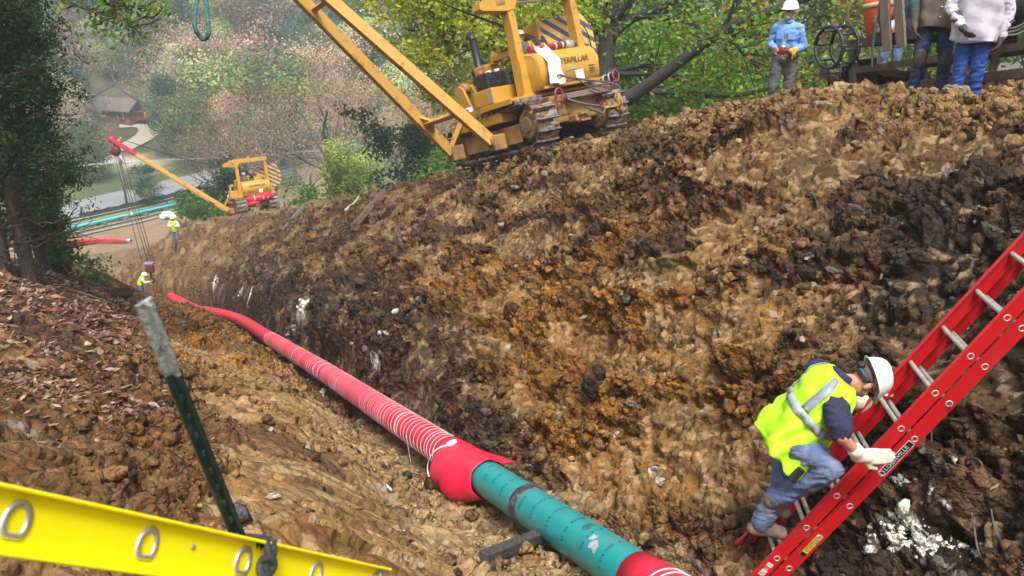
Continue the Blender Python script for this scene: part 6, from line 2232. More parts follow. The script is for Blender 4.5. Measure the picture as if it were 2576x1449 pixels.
for k, (a_, lb) in enumerate(((.74, 'weathered upright board on the sled, left one of the pair'), (.98, 'weathered upright board on the sled, right one of the pair'))):
    o = MB().beam(sp0 + sp(a_ + .03, -.10, .55 + .02 * k), sp0 + sp(a_ - .03, -.10, 1.75), .15, .04, up=qd, bev=.004).build('upright_board', pmat('board_brown', (.20, .15, .115), (.11, .08, .06), 6, .45, .65, rough=.85, bump=.4, bscale=20, stretch=(4, 4, .4)))
    tag(o, lb, 'board', 'upright boards on the sled')
# coils of cable at the far end
co = empty('cable_coil', at(1012, 6, 11.0)); tag(co, 'coil of grey welding cable hanging at the top right corner', 'cable coil')
rg = random.Random(4)
for k in range(11):
    rr = .30 + .035 * rg.uniform(-1, 1.2)
    Mr = frame((1, 0, 0), (0, .1, 1), (0, -1, .1), (rg.uniform(-.04, .04), rg.uniform(-.08, .08), rg.uniform(-.05, .05))) @ Matrix.Rotation(rg.uniform(-.15, .15), 4, 'X')
    MB().torus(Mr, rr, .013, 30, 6).build('cable_turn', pmat('coil_cable', (.10, .095, .09) if k % 3 else (.03, .03, .03), rough=.55), co)
MB().lathe([(.001, -.1), (.22, -.1), (.22, .1), (.001, .1)], 20, frame((1, 0, 0), (0, 0, 1), (0, -1, 0), (0, .05, 0))).build('cable_reel', M_BLACKP, co)
MB().beam((0, .15, 0), (.05, .25, -1.6), .10, .10).build('reel_post', M_RUSTSTEEL, co)
# spoil heap behind the sled's rail
hp = at(885, 72, 13.8)
P_, F_ = rock_shapes(4, 1, 77)[0]
nz_ = fbm(P_[:, 0] * 3 + 5, P_[:, 1] * 3 + P_[:, 2] * 2, 55, 4)
P_ = P_ * (1 + .6 * (nz_ - .5))[:, None] * np.array([.95, .75, .42])
m_ = np_mesh('soil_heap', P_, F_, np.tile(C_DARK * 1.3, (len(P_), 1)) * (.7 + .6 * nz_)[:, None]); m_.materials.append(M_CLOD)
o = link('soil_heap', m_); o.location = hp - Vector((0, 0, .15)); tag(o, 'dark brown heap of soil under the sled frame', 'soil heap')
# someone's legs behind the sled
lg = at(888, 66, 15.0)
J = turn(standing(1.8), R(180)); J['hfw'] = Vector((0, -1, 0)); J['curlL'] = J['curlR'] = .5
person('person mostly hidden behind the sled, blue jeans showing under the shelf', Vector((lg.x, lg.y, lg.z - .35)), J, dict(trousers=M_JEANS, shirt=M_NAVY, shirt_gap=.02, boots=M_BOOT), vox=.022, face=(0, -1, 0), seed=51)

# ---------------------------------------------------------------- vegetation
M_LEAF = vcol_mat('leaf', rough=.6, translucent=.5, spec=.25)
M_LEAFFAR = vcol_mat('leaf_far', rough=.8, translucent=.12, spec=.1)
_nt = M_LEAFFAR.node_tree                       # every tree a little lighter, darker or redder than its neighbour
_oi = _nt.nodes.new('ShaderNodeObjectInfo')
_mr = _nt.nodes.new('ShaderNodeMapRange'); _mr.inputs['To Min'].default_value = .42; _mr.inputs['To Max'].default_value = 1.25
_nt.links.new(_oi.outputs['Random'], _mr.inputs['Value'])
_mx = _nt.nodes.new('ShaderNodeMix'); _mx.data_type = 'RGBA'; _mx.blend_type = 'MULTIPLY'; _mx.inputs['Factor'].default_value = 1
_vc = [n_ for n_ in _nt.nodes if n_.type == 'VERTEX_COLOR'][0]
_to = [l_.to_socket for l_ in _vc.outputs['Color'].links]
_nt.links.new(_vc.outputs['Color'], _mx.inputs['A']); _nt.links.new(_mr.outputs[0], _mx.inputs['B'])
for q_ in _to: _nt.links.new(_mx.outputs['Result'], q_)
M_BARK = pmat('bark', (.030, .025, .021), (.075, .068, .058), 9, .48, .66, rough=.95, bump=.9, bscale=18, stretch=(3, 3, .7))
M_BARKG = pmat('grey_bark', (.13, .12, .105), (.06, .05, .04), 9, .45, .65, rough=.95, bump=.6, bscale=14)


def quads_at(Pc, size, cols, rg, flat=.0, aspect=1.5, out=None):
    n = len(Pc)
    a = rg.normal(size=(n, 3)); a /= np.linalg.norm(a, axis=1, keepdims=True)
    b = rg.normal(size=(n, 3)); b[:, 2] *= (1 - flat); a[:, 2] *= (1 - flat)
    a /= np.linalg.norm(a, axis=1, keepdims=True)
    if out is not None:                          # leaf masses face outwards from their bough
        o_ = out / (np.linalg.norm(out, axis=1, keepdims=True) + 1e-9) + rg.normal(size=(n, 3)) * .45
        o_ /= np.linalg.norm(o_, axis=1, keepdims=True)
        a -= o_ * (a * o_).sum(1, keepdims=True); a /= np.linalg.norm(a, axis=1, keepdims=True) + 1e-9
        b = np.cross(o_, a)
    b -= a * (a * b).sum(1, keepdims=True); b /= np.linalg.norm(b, axis=1, keepdims=True) + 1e-9
    s_ = (size * rg.uniform(.6, 1.35, n))[:, None]
    A, B = a * s_ * aspect * .5, b * s_ * .5
    V = np.stack([Pc - A, Pc - B * .9 + A * .1, Pc + A, Pc + B * .9 + A * .1], 1).reshape(-1, 3)
    F = (np.arange(n)[:, None] * 4 + np.arange(4)[None]).astype(np.int32)
    return V, F, np.repeat(cols, 4, 0)


def leaf_cols(n, base, rg, var=.35, alt=None, altp=.15):
    c = np.tile(np.array(base), (n, 1)) * rg.uniform(1 - var, 1 + var, (n, 1))
    c[:, 0] *= rg.uniform(.8, 1.25, n)
    if alt is not None:
        m = rg.random(n) < altp
        c[m] = np.array(alt) * rg.uniform(.7, 1.3, (m.sum(), 1))
    return np.clip(c, .003, .8)


def grow(pos, d, length, r_, depth, rg, segs, tips, spread=.75, up=.12, n=4, kids=(3, 5), taper=.55, wig=.18):
    pts, rs = [Vector(pos)], [r_]
    d = Vector(d).normalized()
    for k in range(n):
        d = (d + Vector((rg.normal(0, wig), rg.normal(0, wig), rg.normal(0, wig) + up * .3))).normalized()
        pts.append(pts[-1] + d * length / n)
        rs.append(r_ * (1 - (1 - taper) * (k + 1) / n))
    segs.append((pts, rs))
    if depth == 0:
        tips += pts[1:]
        return
    for _ in range(int(rg.integers(kids[0], kids[1] + 1))):
        t = rg.uniform(.35, 1.0) * (len(pts) - 1)
        i_ = min(int(t), len(pts) - 2)
        p = pts[i_].lerp(pts[i_ + 1], t - i_)
        ax = Vector((rg.normal(), rg.normal(), rg.normal() * .6)).normalized()
        dd = (d + ax * spread + Vector((0, 0, up))).normalized()
        grow(p, dd, length * rg.uniform(.5, .75), rs[i_ + 1] * rg.uniform(.5, .75), depth - 1, rg, segs, tips, spread, up, n if depth > 1 else 3, kids, taper, wig)


def wood_mesh(segs, name, n=6, minr=.0):
    mb = MB()
    for pts, rs in segs:
        if max(rs) < minr: continue
        mb.tube(pts, [max(q, .004) for q in rs], n if rs[0] > .05 else 4, caps=False)
    me = bpy.data.meshes.new(name)
    me.from_pydata(mb.v, [], mb.f)
    me.polygons.foreach_set('use_smooth', [True] * len(mb.f))
    return me


# ---- kinds of far trees: each a trunk mesh and a crown mesh, copied
def far_kind(seed, base, alt, altp, shape, nleaf, lsize, bare=0.0, dark=None):
    """unit tree about 10 m high; shape: (crown radius, crown height, base height, lobes)"""
    rg = np.random.default_rng(seed)
    cr, chh, bh, lobes = shape
    segs, tips = [], []
    grow((0, 0, -2.5), (0, 0, 1), bh + 2.5 + chh * .35, .24, 0, rg, segs, [], n=5, wig=.05)
    for k in range(9):
        a = 2 * math.pi * k / 9 + rg.uniform(-.3, .3)
        z_ = bh + chh * rg.uniform(-.1, .35)
        grow((0, 0, z_), (math.cos(a), math.sin(a), rg.uniform(.5, 1.3)), cr * rg.uniform(.8, 1.25), .09, 1 if not bare else 2, rg, segs, tips, n=4, kids=(3, 4))
    tips = np.array([t[:] for t in tips])
    cs, rr = [], []
    for k in range(lobes):
        a = rg.uniform(0, 2 * math.pi); q = math.sqrt(rg.uniform(0, 1)) * .72
        zz = rg.uniform(.12, .88)
        w_ = math.sin(math.pi * (.12 + .80 * zz)) ** .7
        cs.append((cr * q * w_ * math.cos(a), cr * q * w_ * math.sin(a), bh + chh * zz)); rr.append(cr * rg.uniform(.30, .50))
    cs, rr = np.array(cs), np.array(rr)
    n1 = int(nleaf * (1 - bare))
    w_ = rg.integers(0, lobes, n1)
    dirs = rg.normal(size=(n1, 3)); dirs /= np.linalg.norm(dirs, axis=1, keepdims=True)
    rad_ = rr[w_] * (1 - rg.uniform(0, 1, n1) ** 2 * .65)
    P1 = cs[w_] + dirs * rad_[:, None] * np.array([1, 1, .8])
    lob = rg.uniform(.75, 1.3, lobes)
    c1 = leaf_cols(n1, base, rg, .14) * lob[w_][:, None]
    la = rg.random(lobes) < altp                 # whole boughs that have turned
    c1 = np.where(la[w_][:, None], leaf_cols(n1, alt, rg, .14) * lob[w_][:, None], c1)
    n2 = nleaf - n1
    if n2 > 0 and len(tips):
        k = rg.integers(0, len(tips), n2)
        P2 = tips[k] + rg.normal(size=(n2, 3)) * .38
        P1 = np.concatenate([P1, P2]); tb = rg.uniform(.75, 1.2, len(tips))
        c1 = np.concatenate([c1, leaf_cols(n2, base, rg, .14, alt, altp) * tb[k][:, None]])
    V, F, C = quads_at(P1, np.full(len(P1), lsize), c1, rg, out=dirs if n2 <= 0 else np.concatenate([dirs, rg.normal(size=(n2, 3))]))
    cm = np_mesh('crown', V, F, C); cm.materials.append(M_LEAFFAR)
    tm = wood_mesh(segs, 'trunk', 6, .02 if bare else .03)
    tm.materials.append(M_BARKG if bare else M_BARK)
    return cm, tm


GREEN, YGREEN, RUSSET, TANB, DKGREEN, PALE, BLUEG, SALMON = (.15, .25, .08), (.36, .42, .08), (.46, .26, .18), (.46, .36, .24), (.035, .095, .05), (.42, .47, .22), (.07, .19, .13), (.42, .21, .12)
KINDS = {
    'green': [far_kind(1, GREEN, YGREEN, .15, (4.2, 8.4, 1.2, 24), 5600, .20), far_kind(2, (.075, .115, .035), TANB, .12, (4.8, 8.0, 1.3, 26), 5600, .20)],
    'ygreen': [far_kind(3, YGREEN, GREEN, .25, (4.0, 8.0, 1.0, 24), 5600, .19)],
    'russet': [far_kind(4, RUSSET, TANB, .35, (4.4, 7.8, 1.6, 24), 5600, .17, .25), far_kind(5, TANB, RUSSET, .3, (4.6, 7.4, 2.0, 22), 5600, .16, .35)],
    'dark': [far_kind(6, DKGREEN, GREEN, .25, (3.4, 8.6, .9, 24), 5600, .19)],
    'pale': [far_kind(7, PALE, YGREEN, .3, (4.6, 8.2, .9, 26), 5600, .20)],
    'blue': [far_kind(8, BLUEG, GREEN, .3, (4.2, 8.6, .9, 26), 5600, .20)],
    'salmon': [far_kind(9, SALMON, TANB, .4, (4.8, 6.2, 3.2, 20), 5200, .075, .92)],
    'bare': [far_kind(10, TANB, RUSSET, .3, (4.8, 6.5, 3.0, 20), 2600, .075, .95)],
}
FAR_LABEL = {
    'green': ('broadleaf_tree', 'rounded green broadleaf tree in the hazy woods across the valley', 'green trees across the valley'),
    'ygreen': ('broadleaf_tree', 'yellow green leafy tree in the hazy woods across the valley', 'yellow green trees across the valley'),
    'russet': ('autumn_tree', 'russet and tan autumn tree in the hazy woods across the valley', 'russet trees across the valley'),
    'dark': ('evergreen_tree', 'dark evergreen tree in the hazy woods across the valley', 'evergreens across the valley'),
    'pale': ('broadleaf_tree', 'pale green tree in the hazy woods across the valley', 'pale green trees across the valley'),
    'blue': ('broadleaf_tree', 'deep bluish green tree in the hazy woods across the valley', 'bluish green trees across the valley'),
    'salmon': ('autumn_tree', 'thin crowned orange autumn tree with bare grey limbs beyond the spoil bank', 'orange autumn trees beyond the bank'),
    'bare': ('autumn_tree', 'nearly leafless grey brown tree beyond the spoil bank', 'nearly leafless trees beyond the bank'),
}


def far_tree(x, y, h, kind, label=None, rz=None, wide=1.0, group=True, sink=0.0):
    nm, lb, gr = FAR_LABEL[kind]
    cm, tm = random.choice(KINDS[kind])
    r_ = empty(nm, (x, y, gz(x, y) - sink))
    tag(r_, label or lb, 'tree', gr if group and not label else None)
    k = h / 9.8
    r_.scale = (k * wide, k * wide, k)
    r_.rotation_euler = (0, 0, rz if rz is not None else random.uniform(0, 6.28))
    link('crown', cm, r_); link('trunk', tm, r_)
    return r_


placed = []
HOUSES = [hit(126, 116), hit(262, 80)]


def ok_spot(x, y, dmin):
    for (a, b) in placed:
        if (a - x) ** 2 + (b - y) ** 2 < dmin ** 2: return False
    return True


def at_base(u, d):
    r = at(u, 150, 1.0)
    k = d
    return r.x * k, r.y * k


# picked-out trees of the middle distance: (u, depth, height, kind, wide, label)
for (u, d, h, kind, wd, lb) in [
    (62, 122, 11.5, 'pale', 1.1, 'pale yellow green round tree beside the cedar trunks across the valley'),
    (80, 106, 8.0, 'green', 1.1, 'wide olive tree between the road and the brown house'),
    (163, 150, 17.0, 'green', .95, 'tall pale green tree rising right of the brown roofed house'),
    (108, 178, 17.0, 'russet', 1.0, 'large russet tree above the brown roofed house'),
    (168, 118, 12.0, 'dark', .62, 'narrow dark evergreen right of the driveway'),
    (192, 112, 11.5, 'green', .8, 'slim green tree behind the far boom, yellowish at the top'),
    (236, 158, 9.0, 'ygreen', .9, 'small bright green tree left of the blue roofed house'),
    (205, 140, 10.0, 'russet', 1.0, 'tan round tree standing left of the bright green one'),
    (140, 96, 5.0, 'dark', 1.2, 'low dark evergreen bush under the far boom by the road'),
    (212, 92, 9.5, 'salmon', 1.0, 'orange tinted autumn tree nearest the far boom, thin crown'), (243, 98, 11.5, 'salmon', 1.05, 'orange autumn tree straight above the far pipelayer'), (268, 94, 10.0, 'bare', 1.1, 'grey leafless tree right above the far counterweight'),
    (228, 115, 10.0, 'russet', 1.0, 'russet tree behind the orange tree above the far pipelayer'), (292, 104, 10.5, 'salmon', 1.05, 'pinkish autumn tree left of the forked tree'), (330, 72, 10.5, 'salmon', 1.2, 'forked orange autumn tree with grey limbs standing tallest beyond the boards'),
    (356, 88, 9.5, 'salmon', 1.0, 'orange autumn tree just right of the forked tree'), (376, 96, 9.5, 'bare', 1.1, 'leafless grey tree behind the dark cedar bush'), (345, 62, 5.0, 'ygreen', 1.0, 'low yellow green tree under the forked orange tree'),
    (398, 92, 8.5, 'bare', 1.0, 'leafless tree touching the left leg of the near boom'), (412, 104, 9.0, 'salmon', 1.0, 'orange autumn tree seen between the near boom legs'), (308, 80, 5.0, 'bare', 1.3, 'low tangled grey tree left of the forked tree base'), (365, 66, 4.6, 'ygreen', 1.1, 'low yellow green bushy tree right of the forked tree'),
    (428, 78, 6.0, 'bare', 1.1, 'low leafless tree between boom foot and boom leg'), (446, 90, 7.0, 'russet', 1.0, 'small russet tree in front of the near hood'), (280, 128, 13.0, 'russet', 1.3, 'wide russet tree below the blue roofed house'), (300, 150, 12.0, 'bare', 1.3, 'wide bare grey tree right of the blue roofed house'), (318, 140, 13.0, 'russet', 1.2, 'russet tree standing behind the forked tree'),
    (345, 150, 10.0, 'bare', 1.2, 'bare grey tree high behind the forked tree'), (412, 120, 8.0, 'russet', 1.2, 'russet tree between the boom legs, farther one'), (440, 110, 7.0, 'russet', 1.2, 'small russet tree above the boom foot'), (250, 120, 10.0, 'russet', 1.2, 'russet tree left of the blue roofed house, lower slope'),
]:
    x, y = at_base(u, d)
    far_tree(x, y, h, kind, lb, wide=wd)
    placed.append((x, y))
hid = 0
rgt = random.Random(11)
for tries in range(12000):
    uu_, dd_ = rgt.uniform(20, 500), rgt.uniform(105, 215)
    x, y = at_base(uu_, dd_)
    s_, w_ = (float(q) for q in to_sw(np.array(x), np.array(y)))
    if s_ < 108: continue
    d = y * CP - gz(x, y) * SP
    u = 512 + FPX * x / d
    if u < 20 or u > 500: continue
    v = 288 - FPX * (y * SP + gz(x, y) * CP) / d
    if s_ < 118 and u < 260: continue
    if abs(w_ - 66 + (s_ - 150) * .25) < 11: continue                    # the cleared strip going up the hill
    if any((x - q.x) ** 2 + (y - q.y) ** 2 < 9 ** 2 for q in HOUSES): continue
    if v < -12: continue
    if 80 < u < 160 and 92 < v < 175: continue
    if 88 < u < 170 and 106 < v < 175: continue                          # lawn and drive
    if 240 < u < 290 and 70 < v < 100: continue
    if not ok_spot(x, y, 4.3 if u < 300 else 6.5): continue
    placed.append((x, y))
    z = rgt.random()
    up_hill = s_ > 150
    kind = ('blue' if z < .28 else 'green' if z < .44 else 'russet' if z < .64 else 'dark' if z < .74 else 'pale' if z < .90 else 'ygreen') if up_hill else ('green' if z < .20 else 'russet' if z < .48 else 'salmon' if z < .60 else 'pale' if z < .74 else 'ygreen' if z < .80 else 'dark' if z < .90 else 'blue')
    hgt_ = rgt.uniform(10, 15.5) if rgt.random() < .6 else rgt.uniform(5, 9)
    zone = ('just right of the cedars' if u < 105 else 'above the brown roofed house' if u < 175 else 'below the teal sling' if u < 228 else 'around the blue roofed house' if u < 300 else 'left of the near boom' if u < 385 else 'behind the near boom' if u < 470 else 'behind the near pipelayer')
    tier = 'high on the hill' if s_ > 185 else 'halfway up the hill' if s_ > 150 else 'at the hill foot'
    adj = {'green': 'green', 'ygreen': 'yellow green', 'russet': 'russet', 'dark': 'dark evergreen', 'pale': 'pale green', 'blue': 'bluish green', 'bare': 'nearly bare', 'salmon': 'thin orange'}[kind]
    size_ = 'tall' if hgt_ > 13.4 else 'small' if hgt_ < 11.0 else 'middling'
    r_ = far_tree(x, y, hgt_, kind, '%s %s tree %s, %s' % (size_, adj, tier, zone), wide=rgt.uniform(.85, 1.2))
    r_['group'] = FAR_LABEL[kind][2]
    hid += 1
    if hid > 290: break


# where two still read alike, say which is nearer
_seen = {}
for o in [q for q in col.objects if q.get('category') == 'tree' and q.get('group')]:
    _seen.setdefault(o['label'], []).append(o)
for lb, os_ in _seen.items():
    if len(os_) > 1:
        os_.sort(key=lambda q: (q.location.x / q.location.y))
        names = ['leftmost', 'rightmost'] if len(os_) == 2 else ['leftmost', 'middle', 'rightmost'] if len(os_) == 3 else ['leftmost', 'second', 'third', 'rightmost'] if len(os_) == 4 else None
        if names:
            for q, nm_ in zip(os_, names): q['label'] = nm_ + ' ' + lb


# ---- near trees with their own foliage
def near_leaves(segs_tips, nper, spread, size, base, alt, altp, rg, flat=.25, var=.35):
    t = np.array([p[:] for p in segs_tips])
    k = rg.integers(0, len(t), nper)
    P = t[k] + rg.normal(size=(nper, 3)) * spread * np.array([1, 1, .7])
    tw = rg.uniform(.7, 1.3, len(t))
    c = np.clip(leaf_cols(nper, base, rg, var, alt, altp) * tw[k][:, None], 0, .6)
    return quads_at(P, np.full(nper, size), c, rg, flat)


def leafy(name, label, base, h, cr, nleaf, lsize, c, alt, altp, seed, trunk_r=.09, cat='tree', lean=(0, 0), group=None, spread=.30):
    rg = np.random.default_rng(seed)
    r_ = empty(name, base)
    tag(r_, label, cat, group)
    segs, tips = [], []
    grow((0, 0, -1.2), (lean[0], lean[1], 1), h * .75 + 1.2, trunk_r, 0, rg, segs, [], n=6, wig=.07)
    tr = segs[0][0]
    for k in range(15):
        i_ = int(rg.integers(2, len(tr)))
        a = rg.uniform(0, 2 * math.pi)
        grow(tr[i_ - 1].lerp(tr[i_], rg.random()), (math.cos(a), math.sin(a), rg.uniform(.1, .9)), cr * rg.uniform(.6, 1.1), trunk_r * .4, 2, rg, segs, tips, kids=(3, 4))
    V, F, C = near_leaves(tips, nleaf, spread, lsize, c, alt, altp, rg)
    cm = np_mesh('crown', V, F, C); cm.materials.append(M_LEAF)
    tm = wood_mesh(segs, 'trunk', 6, .006); tm.materials.append(M_BARK)
    link('crown', cm, r_); link('trunk', tm, r_)
    return r_


# the big dark tree behind the near machine
big = empty('broad_tree', at(604, 100, 27)); tag(big, 'big dark trunked tree with long bare limbs behind the near pipelayer', 'tree')
BO = big.location.copy()
rgb = np.random.default_rng(77)
segs, tips = [], []


def limb(pix, r0, r1, twigs, tl, depth=1):
    pts = curve_pts([at(*p) - BO for p in pix], 6)
    n_ = len(pts)
    rs = [r0 + (r1 - r0) * k / (n_ - 1) for k in range(n_)]
    segs.append((pts, rs))
    for _ in range(twigs):
        i_ = int(rgb.integers(int(n_ * .25), n_ - 1))
        d = (pts[i_ + 1] - pts[i_]).normalized()
        ax = Vector((rgb.normal(), rgb.normal(), rgb.normal() + .25)).normalized()
        grow(pts[i_], (d * .6 + ax).normalized(), tl * rgb.uniform(.6, 1.2), max(rs[i_] * .4, .014), depth, rgb, segs, tips, kids=(3, 4))


limb([(601, 150, 27), (603, 95, 27), (606, 50, 27), (612, 0, 27), (618, -90, 27), (622, -180, 27.5)], .34, .18, 5, 2.2)
limb([(597, 110, 27.2), (592, 60, 27.4), (590, 20, 27.4), (594, -60, 27.6), (600, -150, 28)], .22, .12, 5, 2.0)
limb([(626, 100, 24.5), (655, 80, 24), (690, 54, 23.5), (720, 33, 23), (748, 20, 22.5), (790, 4, 22), (840, -14, 22)], .19, .09, 12, 1.6)
limb([(602, 96, 26.5), (640, 92, 26), (690, 93, 25.5), (735, 95, 25), (780, 86, 25)], .13, .05, 9, 1.3)
limb([(604, 74, 26.8), (640, 66, 26.3), (662, 70, 26), (690, 86, 25.5)], .10, .035, 6, 1.2)
limb([(603, 74, 26.8), (650, 74, 26), (700, 76, 25.5)], .085, .03, 6, 1.2)
limb([(606, 44, 27), (628, 22, 26.5), (660, 8, 26), (710, -12, 25.5)], .15, .08, 8, 1.6)
limb([(635, 16, 26.3), (680, 20, 25.8), (715, 36, 25.3), (768, 56, 25)], .09, .03, 9, 1.2)
limb([(607, 30, 27), (640, -8, 26.5), (690, -40, 26)], .12, .06, 6, 1.8)
limb([(592, 46, 27.3), (560, 44, 26.8), (520, 45, 26), (478, 47, 25.5), (440, 40, 25), (405, 28, 25)], .13, .03, 16, 1.5)
limb([(540, 45, 26.4), (515, 25, 26), (480, 10, 25.5), (445, 2, 25.3)], .06, .02, 12, 1.3)
limb([(500, 45, 25.8), (470, 22, 25.4), (440, 12, 25), (408, 8, 25)], .05, .018, 12, 1.2)
limb([(591, 20, 27.4), (560, 2, 27), (520, -12, 26.5), (460, -25, 26)], .10, .03, 14, 1.6)
limb([(478, 46, 25.5), (455, 56, 25), (425, 66, 25)], .03, .012, 7, .9)
limb([(530, 30, 26.2), (560, 25, 26.3), (575, 10, 26.5)], .05, .02, 8, 1.2)
tm = wood_mesh(segs, 'limbs', 7, .005); tm.materials.append(M_BARK)
link('trunk', tm, big)
tl = np.array([t[:] for t in tips])
tx = tl[:, 0]
uu = np.array([512 + FPX * (t + BO).x / ((t + BO).y * CP - (t + BO).z * SP) for t in tips])
def sub(mask, n, size, c, alt, altp, seed):
    rg = np.random.default_rng(seed)
    t = [tips[i_] for i_ in np.where(mask)[0]]
    return near_leaves(t, n, .30, size, c, alt, altp, rg)
parts = [sub(uu < 590, 15000, .105, (.33, .43, .022), (.52, .42, .04), .22, 1), sub(uu >= 590, 5200, .10, (.17, .31, .026), (.34, .24, .05), .2, 2)]
V = np.concatenate([p[0] for p in parts]); F = np.concatenate([parts[0][1], parts[1][1] + len(parts[0][0])]); C = np.concatenate([p[2] for p in parts])
cm = np_mesh('crown', V, F, C); cm.materials.append(M_LEAF); link('crown', cm, big)

BR = (.12, .30, .03); BRY = (.34, .43, .04); OLV = (.24, .26, .05); DK = (.03, .075, .018)
k_ = 0
for (u, d, h, cr, nl, ls, c, alt, ap, lb) in [
    (650, 33, 6.5, 2.6, 5200, .16, BR, BRY, .25, 'bright green young tree between the striped counterweight and the long limb'),
    (700, 36, 8.0, 3.0, 5600, .17, (.075, .16, .025), BRY, .3, 'green leafy tree behind the long diagonal limb'),
    (745, 38, 8.5, 3.0, 5400, .17, (.085, .15, .03), OLV, .4, 'green and olive tree left of the man in blue'),
    (800, 34, 7.0, 2.5, 4200, .15, OLV, (.22, .13, .03), .3, 'olive brown thin leaved tree right of the man in blue'),
    (835, 40, 9.0, 2.8, 4600, .16, (.12, .15, .028), (.25, .17, .03), .35, 'yellowish olive tree behind the pipe clamp'),
    (890, 36, 8.0, 3.0, 5200, .17, (.11, .18, .03), BRY, .4, 'yellow green tree seen through the sled frame'),
    (950, 34, 8.0, 3.0, 5400, .17, BR, BRY, .4, 'bright green tree behind the two standing people'),
    (1015, 30, 8.0, 3.0, 5600, .16, (.10, .20, .03), BRY, .45, 'light green tree at the right edge behind the cable coil'),
    (620, 44, 11.0, 3.4, 5200, .20, (.065, .13, .03), BRY, .25, 'tall green tree behind the big dark trunk'),
    (545, 48, 10.0, 3.2, 4600, .20, (.085, .15, .03), BRY, .4, 'tall yellow green tree behind the operator'),
]:
    x, y = at_base(u, d)
    leafy('young_tree', lb, (x, y, gz(x, y)), h, cr, nl, ls, c, alt, ap, 300 + k_, .10)
    k_ += 1
for (u, d, h, cr, nl, lb, c) in [
    (660, 29, 2.6, 1.5, 3600, 'bright green bush on the ground right of the right track', BR), (700, 29, 2.4, 1.5, 3600, 'green bush under the crossing limbs behind the crest', BR),
    (740, 28, 2.2, 1.4, 3200, 'bright green low bush behind the crest left of the boulder', (.06, .17, .02)), (790, 27, 2.2, 1.4, 2800, 'olive bush behind the boulder on the crest', OLV),
    (645, 32, 3.0, 1.6, 3400, 'green bush between the right track and the big trunk', BR), (835, 22, 2.4, 1.4, 2800, 'green bush behind the nose of the sled', (.09, .16, .03)),
    (725, 32, 3.2, 1.7, 3400, 'taller green bush behind the middle of the crossing limbs', (.07, .16, .02)), (680, 33, 3.4, 1.7, 3400, 'leafy green bush behind the lower limb', (.065, .15, .02)),
]:
    x, y = at_base(u, d)
    leafy('bush', lb, (x, y, gz(x, y) - .2), h, cr, nl, .12, c, BRY, .25, 340 + k_, .035, 'bush', spread=.26)
    k_ += 1
for (u, d, h, cr, nl, lb, c) in [
    (405, 47, 4.6, 1.7, 5200, 'dark green cedar bush left of the near pipelayer tracks', (.016, .05, .016)), (206, 60, 4.2, 1.6, 4200, 'dark green cedar bush left of the far pipelayer', (.018, .06, .018)),
    (222, 62, 3.4, 1.5, 3600, 'dark green bush just behind the far pipelayer boom', (.02, .065, .02)), (432, 44, 1.6, 1.0, 1800, 'bright green weeds at the crest by the boom foot', (.10, .22, .03)),
    (192, 58, 1.3, 1.5, 2400, 'light green weeds below the far boom', (.09, .19, .035)), (215, 57, 1.2, 1.5, 2400, 'light green weeds left of the far left track', (.09, .20, .035)), (300, 58, 1.4, 1.2, 1600, 'green weeds at the crest right of the far pipelayer', (.09, .19, .03)),
    (340, 52, 1.8, 1.2, 1800, 'yellow green weeds at the crest above the boards', (.14, .21, .03)),
]:
    x, y = at_base(u, d)
    leafy('bush', lb, (x, y, gz(x, y) - .1), h, cr, nl, .15, c, None, 0, 360 + k_, .04, 'bush', spread=.28)
    k_ += 1


# ---- cedars at the left edge
def cedar(u, d, h, cr, nl, seed, label, trunks=((0, 0, 1),)):
    rg = np.random.default_rng(seed)
    x, y = at_base(u, d)
    r_ = empty('cedar_tree', (x, y, gz(x, y)))
    tag(r_, label, 'tree')
    segs, pts_ = [], []
    for tr in trunks:
        grow((rg.uniform(-.25, .25), rg.uniform(-.25, .25), -.5), tr, h * .92, .13, 0, rg, segs, [], n=8, wig=.03, taper=.2)
        T_ = segs[-1][0]
        for k in range(95):
            f = rg.uniform(.12, 1.0)
            i_ = min(int(f * 8), 7)
            p = T_[i_].lerp(T_[i_ + 1], f * 8 - i_)
            a = rg.uniform(0, 2 * math.pi)
            ln = cr * (1.15 - .75 * f) * rg.uniform(.55, 1.2) * (1 if f > .3 else .7)
            before = len(segs)
            tt = []
            grow(p, (math.cos(a), math.sin(a), rg.uniform(.0, .5)), ln, .022, 1, rg, segs, tt, kids=(4, 6), n=4, spread=.6)
            if f > .20: pts_ += tt
    t = np.array([p[:] for p in pts_])
    k = rg.integers(0, len(t), nl)
    P = t[k] + rg.normal(size=(nl, 3)) * np.array([.10, .10, .10])
    tw = rg.uniform(.55, 1.45, len(t))
    c = leaf_cols(nl, (.034, .082, .024), rg, .4, (.05, .085, .02), .10) * tw[k][:, None]
    V, F, C = quads_at(P, np.full(nl, .033), c, rg, 0, 2.6)
    cm = np_mesh('crown', V, F, C); cm.materials.append(M_LEAF)
    tm = wood_mesh(segs, 'trunk', 6, .004); tm.materials.append(pmat('cedar_bark', (.06, .042, .032), (.12, .095, .075), 9, .5, .65, rough=.95, bump=.7, bscale=16, stretch=(4, 4, .5)))
    link('crown', cm, r_); link('trunk', tm, r_)


